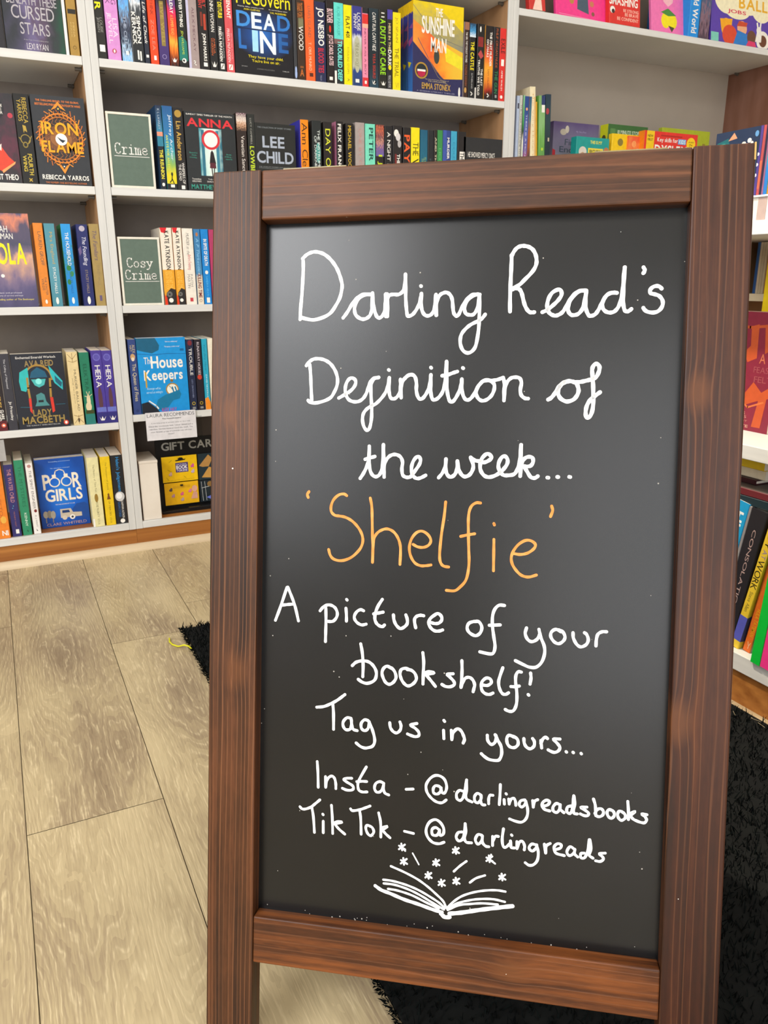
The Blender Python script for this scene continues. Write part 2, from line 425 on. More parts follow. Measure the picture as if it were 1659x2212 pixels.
# ------------------------------------------------------------------ the chalkboard A-frame
BO = Vector((0.347753, 0.570871, 0.486580)); BX = Vector((0.801584, -0.597430, 0.023262)); BY = Vector((0.123380, 0.203360, 0.971299)); BN = Vector((-0.585014, -0.775707, 0.236721))      # centre of the opening, right, up, towards the reader
OW, OH, ML, MR, MT, MBT = 0.38032, 0.66871, 0.04768, 0.04904, 0.04578, 0.04650          # opening width/height and the widths of stiles, top rail, bottom rail
TH, REC = .024, .016                      # frame thickness, depth of the panel behind the frame's face
def wood(name, axis, dark, middle, light, seed, knots=(), pitch=.0042, strength=.45):
    m, nt, bs = nodes_of(name, 0.42, 0.32); L = nt.links
    tc = N(nt, 'ShaderNodeTexCoord'); sp = N(nt, 'ShaderNodeSeparateXYZ'); L.new(tc.outputs['Object'], sp.inputs[0])
    al, ac = (sp.outputs[1], sp.outputs[0]) if axis == 'y' else (sp.outputs[0], sp.outputs[1])
    dep = sp.outputs[2]
    kn = None
    for kx, ky, kr in knots:
        da = math_n(nt, 'DIVIDE', math_n(nt, 'SUBTRACT', al, ky if axis == 'y' else kx), kr * 1.7); dc = math_n(nt, 'DIVIDE', math_n(nt, 'SUBTRACT', ac, kx if axis == 'y' else ky), kr)
        q = math_n(nt, 'EXPONENT', math_n(nt, 'MULTIPLY', math_n(nt, 'ADD', math_n(nt, 'MULTIPLY', da, da), math_n(nt, 'MULTIPLY', dc, dc)), -1.0))
        kn = q if kn is None else math_n(nt, 'ADD', kn, q)
    def noise(sa, sc, det, off=0.0):
        c = N(nt, 'ShaderNodeCombineXYZ')
        across = math_n(nt, 'MULTIPLY', ac, sc)
        if kn is not None: across = math_n(nt, 'ADD', across, math_n(nt, 'MULTIPLY', kn, sc * .006))
        L.new(math_n(nt, 'ADD', across, seed + off), c.inputs[0]); L.new(math_n(nt, 'MULTIPLY', al, sa), c.inputs[1]); L.new(math_n(nt, 'MULTIPLY', dep, sc), c.inputs[2])
        n_ = N(nt, 'ShaderNodeTexNoise'); n_.inputs['Scale'].default_value = 1; n_.inputs['Detail'].default_value = det
        L.new(c.outputs[0], n_.inputs['Vector']); return n_.outputs['Fac']
    a1 = noise(1.3, 110, 3); a2 = noise(.8, 330, 1.5, 5.0); a3 = noise(5, 9, 3, 9.0); a4 = noise(60, 500, 2, 2.0)
    g = math_n(nt, 'ADD', math_n(nt, 'MULTIPLY', a1, .55), math_n(nt, 'MULTIPLY', a3, .45))
    g = math_n(nt, 'ADD', g, math_n(nt, 'MULTIPLY', math_n(nt, 'SUBTRACT', a4, .5), .14))
    r = ramp(nt, [(.36, lin(dark)), (.5, lin(middle)), (.66, lin(light))]); L.new(g, r.inputs[0])
    ph = math_n(nt, 'ADD', math_n(nt, 'MULTIPLY', ac, 6.283 / pitch), math_n(nt, 'MULTIPLY', noise(1.1, 34, 3, 13.0), 26.0))
    if kn is not None: ph = math_n(nt, 'ADD', ph, math_n(nt, 'MULTIPLY', kn, 2.5))
    sn = math_n(nt, 'ADD', math_n(nt, 'MULTIPLY', math_n(nt, 'SINE', ph), .5), math_n(nt, 'MULTIPLY', math_n(nt, 'SUBTRACT', a2, .5), .5))
    line = ramp(nt, [(.33, (0, 0, 0, 1)), (.56, (1, 1, 1, 1))]); L.new(sn, line.inputs[0])
    mx = N(nt, 'ShaderNodeMix', data_type='RGBA'); mx.blend_type = 'MIX'
    L.new(math_n(nt, 'MULTIPLY', line.outputs[0], strength), mx.inputs[0]); L.new(r.outputs[0], mx.inputs[6]); mx.inputs[7].default_value = lin('#8f5e3e')
    out = mx.outputs[2]
    if kn is not None:
        mk = N(nt, 'ShaderNodeMix', data_type='RGBA')
        kr_ = ramp(nt, [(.3, (0, 0, 0, 1)), (.9, (.5, .5, .5, 1))]); L.new(kn, kr_.inputs[0])
        L.new(kr_.outputs[0], mk.inputs[0]); L.new(out, mk.inputs[6]); mk.inputs[7].default_value = lin('#6e4222'); out = mk.outputs[2]
    vo = N(nt, 'ShaderNodeTexVoronoi'); vo.inputs['Scale'].default_value = 55; L.new(tc.outputs['Object'], vo.inputs['Vector'])
    wn = N(nt, 'ShaderNodeSeparateColor'); L.new(vo.outputs['Color'], wn.inputs[0])
    dot = math_n(nt, 'MULTIPLY', math_n(nt, 'LESS_THAN', vo.outputs['Distance'], .04), math_n(nt, 'LESS_THAN', wn.outputs[0], .16))
    ms = N(nt, 'ShaderNodeMix', data_type='RGBA'); L.new(dot, ms.inputs[0]); L.new(out, ms.inputs[6]); ms.inputs[7].default_value = lin('#e8e2da')
    L.new(ms.outputs[2], bs.inputs['Base Color'])
    bp = N(nt, 'ShaderNodeBump'); bp.inputs['Strength'].default_value = .25; bp.inputs['Distance'].default_value = .0012
    L.new(math_n(nt, 'ADD', a1, math_n(nt, 'MULTIPLY', line.outputs[0], .35)), bp.inputs['Height']); L.new(bp.outputs[0], bs.inputs['Normal'])
    L.new(math_n(nt, 'ADD', math_n(nt, 'MULTIPLY', a1, .25), .30), bs.inputs['Roughness'])
    return m
DK, MD, LT = '#24130a', '#432612', '#643a1f'
slate = noise_mat('matt black chalkboard', '#090b0c', '#0e0f11', (9, 9, 9), rough=.27, spec=.46)
white_pen = noise_mat('white paint pen', '#e6e9ec', '#f8f8f6', (120, 120, 120), rough=.6)
orange_pen = noise_mat('orange paint pen', '#dd863c', '#ec9c54', (120, 120, 120), rough=.6)

foot = BO + BY * (-(BO.z) / BY.z)                                    # where the centre line of the front frame meets the floor
RM = Matrix(((BX.x, BY.x, BN.x, foot.x), (BX.y, BY.y, BN.y, foot.y), (BX.z, BY.z, BN.z, 0.0), (0, 0, 0, 1)))
board = root('chalkboard_sign', 'dark-stained wooden A-frame chalkboard with white and orange handwriting, standing on floor and rug', 'chalkboard sign', RM)
YC = (BO - foot).length                                             # opening centre above the feet, along the board
def floor_y(x, z):                                                  # local height at which (x, ., z) touches the floor
    return -(BX.z * x + BN.z * z) / BY.z
def prism(mb, x0, x1, z0, z1, ytop, m, ybot=None, bev=.0015):
    bm = bmesh.new(); V = {}
    for x in (x0, x1):
        for z in (z0, z1):
            V[x, z, 0] = bm.verts.new((x, floor_y(x, z) if ybot is None else ybot, z)); V[x, z, 1] = bm.verts.new((x, ytop, z))
    q = lambda *k: bm.faces.new([V[i] for i in k])
    q((x0, z0, 0), (x1, z0, 0), (x1, z0, 1), (x0, z0, 1)); q((x0, z1, 0), (x1, z1, 0), (x1, z1, 1), (x0, z1, 1))
    q((x0, z0, 0), (x0, z1, 0), (x0, z1, 1), (x0, z0, 1)); q((x1, z0, 0), (x1, z1, 0), (x1, z1, 1), (x1, z0, 1))
    q((x0, z0, 0), (x1, z0, 0), (x1, z1, 0), (x0, z1, 0)); q((x0, z0, 1), (x1, z0, 1), (x1, z1, 1), (x0, z1, 1))
    bmesh.ops.recalc_face_normals(bm, faces=bm.faces)
    bmesh.ops.bevel(bm, geom=list(bm.edges), offset=bev, segments=2, affect='EDGES', profile=.5)
    mb.bm(bm, m)
yt, yb = YC + OH / 2, YC - OH / 2
hw = OW / 2
def front_part(name, fn):
    mb = MB(); fn(mb); return mb.build(name, board)
wl = wood('stained pine left stile', 'y', DK, MD, LT, 3.1, ((-hw - .028, YC + .155, .010), (-hw - .020, YC - .093, .013)))
wr = wood('stained pine right stile', 'y', DK, '#381b0d', '#502b16', 8.4, ((hw + .012, YC + .175, .012), (hw + .006, YC - .11, .014)), .0066, .30)
wt = wood('stained pine top rail', 'x', DK, MD, LT, 14.7, (), .0105, .26)
wb = wood('stained pine bottom rail', 'x', DK, '#4a2813', '#7a441e', 21.3, ((.06, yb - .02, .012),), .0075, .24)
front_part('stile', lambda m: prism(m, -hw - ML, -hw, -TH, 0, yt + MT, wl))
st_r = front_part('stile', lambda m: prism(m, hw, hw + MR, -TH, 0, yt + MT, wr))
chip = MB(); prism(chip, hw + MR - .0012, hw + MR + .0003, -.010, .0003, yt + MT + .0003, mat('#b89858', .6), yt + MT - .014, .0002)
tag(chip.build('chipped_edge', st_r), 'pale raw wood showing along the chipped top corner')
front_part('top_rail', lambda m: prism(m, -hw + .0003, hw - .0003, -TH, -.0006, yt + MT - .0005, wt, yt))
front_part('bottom_rail', lambda m: prism(m, -hw + .0003, hw - .0003, -TH, -.0006, yb, wb, yb - MBT))
panel = front_part('chalkboard_panel', lambda m: m.box((-hw - .006, yb - .006, -REC - .005), (hw + .006, yt + .006, -REC), slate))

def ribbon(mb, pts, width, z, m):
    P = [Vector(p) for p in pts]
    if len(P) > 2:                                                   # Catmull-Rom through the traced points
        Q = []
        E_ = [P[0] * 2 - P[1]] + P + [P[-1] * 2 - P[-2]]
        for i in range(1, len(E_) - 2):
            p0, p1, p2, p3 = E_[i - 1:i + 3]
            for s in range(5):
                t = s / 5
                Q.append(.5 * ((2 * p1) + (p2 - p0) * t + (2 * p0 - 5 * p1 + 4 * p2 - p3) * t * t + (3 * p1 - p0 - 3 * p2 + p3) * t ** 3))
        Q.append(P[-1]); P = Q
    P = [p for i, p in enumerate(P) if i == 0 or (p - P[i - 1]).length > 1e-5]
    V = []; r = width / 2
    for i, p in enumerate(P):
        d = (P[min(i + 1, len(P) - 1)] - P[max(i - 1, 0)]).normalized(); nrm = Vector((-d.y, d.x))
        rr = r * (1 + .07 * math.sin(i * .9 + p.x * 300))
        V += [(*(p + nrm * rr), z), (*(p - nrm * rr), z)]
    mb.shared(V, [(2 * i, 2 * i + 1, 2 * i + 3, 2 * i + 2) for i in range(len(P) - 1)], m)
    for c in (P[0], P[-1]):
        mb.shared([(c.x + r * math.cos(a), c.y + r * math.sin(a), z + .00002) for a in [k * math.pi / 7 for k in range(14)]], [tuple(range(14))], m)
INK = {
'title': [(33.1,[(-1534,3015),(-1530,2947),(-1532,2840),(-1540,2678),(-1551,2543),(-1552,2462),(-1554,2448)]),(33.1,[(-1538,3015),(-1496,3051),(-1447,3071),(-1397,3072),(-1334,3052),(-1277,3010),(-1227,2952),(-1191,2891),(-1165,2823),(-1150,2763),(-1153,2710),(-1169,2643),(-1200,2583),(-1244,2517),(-1289,2481),(-1352,2455),(-1423,2441),(-1487,2450),(-1551,2467)]),(32.9,[(-1134,2455),(-1094,2508),(-1046,2587),(-999,2639),(-944,2668),(-872,2666)]),(32.6,[(-872,2666),(-930,2664),(-985,2632),(-1018,2580),(-1026,2526),(-1010,2476),(-967,2445),(-926,2441),(-885,2464),(-865,2503),(-859,2557),(-858,2676)]),(32.6,[(-857,2679),(-850,2596),(-838,2530),(-816,2469),(-792,2449),(-761,2465),(-738,2514),(-733,2594),(-731,2667)]),(32.5,[(-734,2663),(-730,2561),(-726,2461)]),(32.6,[(-712,2461),(-719,2560),(-713,2627),(-693,2656),(-656,2662),(-608,2661),(-568,2693),(-553,2755),(-550,2840)]),(32.5,[(-717,2666),(-711,2527),(-712,2461)]),(32.3,[(-550,2843),(-546,2734),(-542,2612),(-533,2521),(-523,2466),(-507,2461),(-473,2477),(-437,2525),(-413,2579),(-402,2634),(-397,2664)]),(32.2,[(-397,2661),(-398,2579),(-390,2518),(-368,2475),(-336,2460),(-300,2474),(-276,2516),(-268,2576),(-264,2649)]),(32.2,[(-404,2733),(-401,2730)]),(32.1,[(-262,2652),(-259,2546),(-256,2464)]),(32.2,[(-253,2464),(-258,2546),(-247,2606),(-224,2648),(-193,2665),(-163,2668),(-132,2646),(-112,2603),(-105,2543),(-97,2489),(-81,2461),(-63,2455),(-45,2476),(-19,2535),(16,2595),(63,2639),(111,2646),(138,2643)]),(31.8,[(138,2643),(87,2638),(40,2606),(8,2559),(3,2511),(16,2475),(49,2462),(86,2467),(115,2509),(128,2568),(133,2634)]),(31.8,[(136,2637),(138,2538),(138,2418),(135,2329),(122,2227),(106,2167),(76,2131),(40,2119),(3,2137),(-22,2180),(-30,2234),(-19,2289),(16,2336),(64,2375),(130,2407),(165,2430),(191,2464)]),(34.0,[(412,2985),(414,2960),(413,2852),(411,2753),(410,2605),(413,2486)]),(34.0,[(415,2980),(431,3014),(457,3047),(491,3063),(525,3064),(565,3053),(600,3028),(623,2988),(634,2944),(633,2900),(615,2856),(582,2813),(539,2770),(501,2731),(467,2708),(425,2689)]),(34.0,[(426,2681),(453,2691),(482,2687),(503,2667),(518,2628),(535,2563),(556,2513),(582,2481),(606,2474),(628,2476)]),(33.8,[(699,2475),(743,2495),(795,2538),(837,2581),(862,2625),(854,2664),(825,2670),(782,2646),(754,2603),(741,2554),(742,2505),(763,2465),(798,2445),(827,2444),(865,2463),(893,2497),(920,2550),(952,2603),(989,2641),(1032,2658),(1075,2657)]),(33.5,[(1075,2657),(1027,2655),(980,2627),(943,2579),(925,2531),(925,2482),(947,2450),(976,2444),(1014,2456),(1047,2499),(1063,2567),(1075,2649)]),(33.5,[(1075,2654),(1072,2591),(1073,2528),(1083,2479),(1104,2440),(1125,2435),(1158,2449),(1185,2487),(1212,2545),(1239,2597),(1271,2625),(1313,2634),(1337,2631)]),(33.2,[(1337,2631),(1303,2634),(1261,2621),(1230,2583),(1217,2540),(1221,2501),(1248,2471),(1286,2461),(1323,2472),(1355,2513),(1376,2585),(1387,2681),(1390,2777),(1395,2851)]),(33.1,[(1397,2851),(1393,2753),(1391,2656),(1392,2560),(1400,2502),(1413,2473),(1432,2468),(1450,2477),(1464,2489)]),(33.0,[(1553,2846),(1563,2827),(1562,2810),(1553,2796)]),(32.9,[(1711,2659),(1694,2676),(1666,2683),(1634,2672),(1614,2646),(1622,2622),(1655,2612),(1692,2597),(1719,2563),(1725,2525),(1710,2487),(1679,2461),(1637,2455),(1595,2465),(1571,2484),(1564,2497)])],
'second': [(31.5,[(-1453,2024),(-1443,1930),(-1437,1829),(-1428,1684)]),(31.6,[(-1486,2012),(-1460,2046),(-1421,2071),(-1375,2077),(-1316,2067),(-1263,2039),(-1224,1998),(-1193,1942),(-1178,1879),(-1185,1817),(-1210,1760),(-1238,1716),(-1284,1688),(-1342,1669),(-1395,1660),(-1441,1665),(-1464,1684)]),(31.4,[(-1163,1707),(-1109,1738),(-1045,1779),(-1007,1829),(-1005,1872),(-1034,1894),(-1066,1885),(-1091,1848),(-1102,1798),(-1096,1742),(-1069,1695),(-1024,1674),(-972,1676),(-928,1704),(-897,1754),(-879,1810),(-860,1860),(-829,1891),(-782,1900)]),(31.0,[(-782,1899),(-823,1888),(-848,1854),(-856,1804),(-851,1711),(-844,1618),(-844,1524),(-853,1456),(-868,1415),(-890,1408),(-916,1442),(-930,1499),(-925,1555),(-900,1596),(-856,1630),(-805,1655),(-749,1711),(-712,1767),(-694,1823),(-682,1897)]),(30.9,[(-680,1894),(-683,1829),(-680,1761),(-667,1714),(-641,1700),(-610,1714),(-582,1755),(-574,1816),(-572,1878)]),(30.9,[(-690,1969),(-685,1966)]),(30.9,[(-576,1881),(-571,1792),(-566,1711)]),(30.9,[(-566,1711),(-568,1804),(-556,1859),(-526,1902),(-489,1924),(-464,1924)]),(32.5,[(-535,1887),(-507,1915),(-463,1922),(-437,1897),(-425,1843),(-425,1786),(-415,1736),(-396,1704),(-367,1704),(-335,1743),(-311,1793),(-298,1850),(-292,1922)]),(32.3,[(-292,1918),(-292,1829),(-289,1758),(-277,1708),(-255,1692),(-219,1711),(-184,1758),(-164,1822),(-155,1914),(-151,2042)]),(32.3,[(-294,1989),(-290,1985)]),(32.1,[(0,1984),(5,1980)]),(32.2,[(-150,2043),(-146,1914),(-142,1807),(-129,1729),(-110,1680),(-81,1680),(-47,1729),(-20,1793),(-10,1843),(-6,1882)]),(32.2,[(-188,1913),(-138,1921),(-88,1939),(-49,1951)]),(32.1,[(-6,1882),(-5,1807),(6,1744),(29,1701),(57,1693),(89,1716),(123,1772),(150,1822),(191,1867),(233,1874)]),(31.9,[(233,1872),(184,1860),(143,1814),(127,1758),(146,1709),(182,1686),(224,1695),(265,1730),(288,1779),(291,1828),(269,1857),(233,1871)]),(31.9,[(233,1871),(275,1869),(324,1878),(366,1895)]),(31.8,[(369,1895),(381,1842),(380,1772),(381,1688)]),(31.8,[(381,1688),(386,1786),(402,1849),(436,1888),(477,1898),(516,1888),(533,1849),(525,1786),(534,1738),(566,1710),(597,1706)]),(35.6,[(774,1698),(801,1715),(833,1757),(864,1812),(900,1846),(941,1862),(982,1858),(1016,1841),(1033,1804),(1036,1770),(1023,1732),(995,1699),(951,1682),(918,1686),(880,1711),(860,1749),(861,1787),(880,1825),(912,1850),(949,1860)]),(35.4,[(995,1852),(1044,1854),(1092,1864),(1141,1877),(1181,1895),(1204,1937),(1211,1978),(1202,2003),(1179,2014),(1157,1995),(1148,1962),(1152,1916),(1161,1824),(1165,1741),(1167,1658),(1160,1595),(1144,1553),(1119,1538),(1107,1557),(1105,1603),(1116,1653),(1143,1699),(1182,1733),(1222,1764)])],
'third': [(32.2,[(-942,954),(-908,1008),(-877,1078),(-862,1153),(-860,1257)]),(32.1,[(-860,1257),(-859,1141),(-854,1059),(-834,1000),(-798,973),(-760,989),(-735,1043),(-727,1124),(-725,1274)]),(32.2,[(-897,1134),(-853,1148),(-805,1162)]),(32.0,[(-725,1274),(-720,1143),(-716,1049),(-712,971)]),(32.0,[(-712,971),(-716,1049),(-705,1112),(-674,1159),(-636,1181),(-598,1182),(-560,1161),(-540,1115),(-545,1053),(-537,997),(-512,976),(-480,973),(-455,986),(-419,1037),(-382,1093),(-371,1137),(-387,1167),(-415,1158),(-442,1117),(-454,1067),(-450,1017),(-430,980),(-398,964),(-361,973),(-320,995)]),(31.6,[(-198,976),(-162,1023),(-139,1085),(-133,1150)]),(34.1,[(-134,1149),(-135,1061),(-119,1007),(-87,985),(-49,1009),(-29,1063),(-28,1132)]),(34.0,[(-27,1128),(-16,1063),(12,1010),(47,991),(89,1011),(115,1058),(117,1104),(93,1168)]),(33.9,[(93,1168),(131,1142),(170,1135),(216,1125),(261,1144),(283,1171),(259,1201),(229,1197),(196,1159),(182,1105),(187,1052),(219,1006),(265,991),(325,1009),(377,1048),(420,1102),(430,1147),(410,1181),(380,1177),(355,1138),(347,1093),(361,1047),(393,1014),(438,1011),(490,1023),(519,1066),(536,1127),(543,1202),(546,1289)]),(33.4,[(547,1289),(546,1187),(548,1074),(546,1006)]),(33.5,[(546,1006),(555,1112),(576,1161),(612,1182),(650,1174),(657,1136),(637,1102),(600,1094),(577,1097)]),(33.5,[(577,1097),(605,1052),(640,1000),(677,992),(703,1009)]),(33.3,[(788,998),(797,997)]),(33.2,[(875,1006),(884,1005)]),(33.1,[(980,1009),(989,1007)])],
'shelfie': [(26.3,[(-1069,787),(-1098,802),(-1147,792),(-1195,748),(-1220,688),(-1218,632),(-1184,598),(-1135,591),(-1078,581),(-1012,547),(-954,490),(-917,428),(-905,365),(-922,301),(-966,243),(-1022,197),(-1087,170),(-1144,166),(-1194,182),(-1223,217),(-1238,268)]),(26.1,[(-841,770),(-825,691),(-819,573),(-813,415),(-807,297),(-808,162)]),(26.2,[(-808,162),(-805,297),(-799,384),(-768,441),(-720,474),(-669,484),(-616,462),(-576,416),(-550,354),(-541,284),(-544,154)]),(25.9,[(-423,347),(-376,325),(-320,324),(-274,349),(-257,392),(-284,442),(-340,474),(-394,458),(-440,397),(-458,318),(-445,240),(-404,175),(-348,150),(-293,153),(-250,161)]),(26.5,[(-127,753),(-137,625),(-157,469),(-169,329),(-171,235),(-158,181),(-130,155),(-85,149)]),(26.3,[(194,752),(156,753),(115,725),(93,671),(87,594),(90,478),(97,324),(103,208),(96,107),(75,28),(30,-29),(-23,-70),(-101,-70)]),(26.4,[(20,438),(87,455),(148,467)]),(26.2,[(321,567),(326,554)]),(26.2,[(325,421),(327,294),(329,132)]),(26.1,[(510,298),(570,292),(637,310),(691,354),(698,393),(656,422),(604,420),(545,379),(502,316),(487,255),(501,194),(544,134),(591,98),(651,89),(717,110)])],
'picture': [(28.7,[(-1761,-444),(-1712,-312),(-1649,-118)]),(28.6,[(-1640,-114),(-1602,-199),(-1564,-298),(-1528,-437)]),(28.7,[(-1697,-293),(-1644,-284),(-1589,-277)]),(28.4,[(-1313,-327),(-1282,-289),(-1240,-267),(-1198,-270),(-1161,-295),(-1142,-341),(-1150,-383),(-1177,-417),(-1207,-426),(-1237,-425)]),(28.4,[(-1256,-300),(-1253,-424),(-1254,-543),(-1255,-623)]),(28.2,[(-1058,-289),(-1052,-354),(-1051,-413)]),(28.2,[(-1053,-204),(-1048,-210)]),(28.1,[(-885,-304),(-915,-295),(-950,-316),(-973,-355),(-970,-391),(-942,-424),(-900,-441),(-858,-431)]),(29.7,[(-706,-186),(-743,-246),(-768,-311),(-775,-370),(-761,-412),(-734,-437),(-701,-446),(-680,-429)]),(29.8,[(-787,-329),(-741,-318),(-696,-307)]),(29.6,[(-596,-328),(-590,-376),(-568,-422),(-530,-454),(-493,-439),(-464,-406),(-463,-363),(-477,-322)]),(29.5,[(-381,-438),(-393,-386),(-391,-349),(-368,-326),(-337,-317),(-308,-320)]),(29.4,[(-241,-380),(-199,-388),(-162,-380),(-137,-350),(-143,-314),(-175,-292),(-211,-312),(-247,-346),(-259,-389),(-239,-430),(-202,-456),(-160,-456),(-127,-444)]),(29.1,[(165,-346),(117,-367),(101,-412),(124,-455),(181,-480),(224,-449),(236,-395),(208,-348),(165,-348)]),(28.8,[(438,-184),(390,-184),(352,-221),(333,-284),(333,-372),(348,-477),(362,-564),(351,-627),(316,-642),(224,-628)]),(29.0,[(305,-375),(404,-366)]),(28.7,[(643,-380),(633,-433),(656,-485),(695,-504),(741,-479),(766,-426)]),(28.6,[(755,-387),(774,-460),(806,-536),(812,-606),(789,-686),(740,-737),(680,-741),(629,-723),(551,-689)]),(28.5,[(949,-397),(907,-378),(869,-402),(862,-446),(893,-492),(936,-508),(977,-478),(988,-438),(966,-396),(932,-381)]),(28.4,[(1058,-400),(1064,-451),(1095,-505),(1133,-525),(1178,-500),(1194,-456),(1179,-410),(1159,-394)]),(28.3,[(1263,-508),(1265,-447),(1278,-399),(1314,-376),(1351,-374)])],
'bookshelf': [(29.0,[(-907,-624),(-890,-710),(-880,-826),(-881,-939)]),(29.2,[(-986,-839),(-951,-805),(-899,-788),(-840,-788),(-794,-813),(-761,-856),(-749,-900),(-759,-953),(-791,-984),(-842,-1001),(-888,-991),(-925,-968)]),(28.9,[(-606,-839),(-645,-821),(-680,-844),(-695,-890),(-681,-941),(-655,-981),(-619,-994),(-581,-969),(-559,-926),(-570,-875),(-600,-839),(-632,-828)]),(28.7,[(-433,-840),(-471,-830),(-510,-845),(-521,-885),(-508,-935),(-478,-978),(-439,-997),(-392,-971),(-364,-925),(-378,-875),(-414,-845),(-452,-842)]),(28.6,[(-308,-670),(-298,-755),(-299,-850),(-300,-968)]),(28.6,[(-289,-862),(-242,-846),(-198,-856),(-242,-868),(-280,-877)]),(28.6,[(-273,-880),(-228,-928),(-182,-982)]),(28.4,[(-18,-851),(-74,-861),(-45,-887),(-10,-923),(-6,-954),(-43,-976),(-87,-976),(-121,-959)]),(28.4,[(60,-722),(64,-810),(62,-905),(58,-975)]),(28.4,[(58,-975),(75,-923),(98,-884),(135,-875),(167,-898),(184,-940),(178,-979),(172,-1007)]),(28.3,[(264,-938),(304,-938),(337,-911),(327,-877),(290,-870),(254,-904),(246,-949),(256,-992),(288,-1018),(325,-1021),(355,-1006)]),(28.1,[(439,-763),(417,-836),(404,-900),(415,-961),(440,-1003),(471,-1010),(498,-993)]),(28.0,[(608,-792),(580,-791),(560,-826),(559,-888),(570,-962),(575,-1037),(571,-1100),(551,-1151),(524,-1166),(494,-1162),(472,-1151)]),(28.1,[(518,-933),(554,-932),(593,-923)]),(27.9,[(692,-795),(697,-841),(690,-898)]),(28.0,[(676,-996),(682,-1002)])],
'tag': [(28.2,[(-1331,-1270),(-1259,-1257),(-1188,-1223),(-1124,-1183),(-1053,-1125)]),(28.0,[(-1171,-1233),(-1163,-1317),(-1160,-1473)]),(27.9,[(-988,-1353),(-1028,-1349),(-1063,-1387),(-1066,-1430),(-1040,-1466),(-997,-1459),(-984,-1416),(-985,-1366)]),(27.9,[(-985,-1366),(-980,-1415),(-965,-1457),(-926,-1467)]),(27.8,[(-821,-1360),(-857,-1356),(-888,-1394),(-883,-1443),(-851,-1461),(-820,-1437),(-810,-1387),(-810,-1370)]),(27.8,[(-814,-1370),(-785,-1427),(-758,-1510),(-754,-1566),(-774,-1606),(-816,-1624),(-851,-1630),(-894,-1617),(-934,-1588)]),(27.7,[(-610,-1364),(-602,-1412),(-573,-1448),(-538,-1456),(-507,-1425),(-501,-1383),(-512,-1349)]),(27.5,[(-349,-1350),(-411,-1369),(-366,-1396),(-330,-1432),(-330,-1466),(-364,-1478),(-406,-1469),(-437,-1458)]),(28.6,[(-95,-1395),(-90,-1473)]),(28.6,[(-94,-1300),(-87,-1309)]),(28.6,[(-22,-1389),(-15,-1476)]),(28.6,[(-15,-1476),(-7,-1415),(33,-1370),(69,-1386),(93,-1430),(103,-1466),(92,-1500)]),(28.3,[(314,-1407),(320,-1457),(353,-1491),(388,-1465),(397,-1413),(386,-1396)]),(28.3,[(386,-1396),(414,-1449),(443,-1501),(451,-1565),(437,-1617),(410,-1638),(339,-1635),(293,-1611),(263,-1586)]),(28.1,[(556,-1404),(515,-1390),(494,-1419),(500,-1469),(527,-1499),(567,-1501),(597,-1470),(592,-1424),(560,-1400),(529,-1391)]),(28.1,[(649,-1410),(655,-1455),(678,-1490),(713,-1500),(743,-1471),(744,-1429),(728,-1403)]),(28.0,[(812,-1483),(803,-1415)]),(28.0,[(804,-1442),(820,-1400),(846,-1380),(862,-1392)]),(27.8,[(973,-1387),(916,-1392),(952,-1430),(975,-1464),(963,-1497),(929,-1515),(893,-1507),(871,-1496)]),(27.8,[(1032,-1499),(1036,-1503)]),(27.8,[(1093,-1499),(1097,-1503)]),(27.7,[(1165,-1503),(1168,-1507)])],
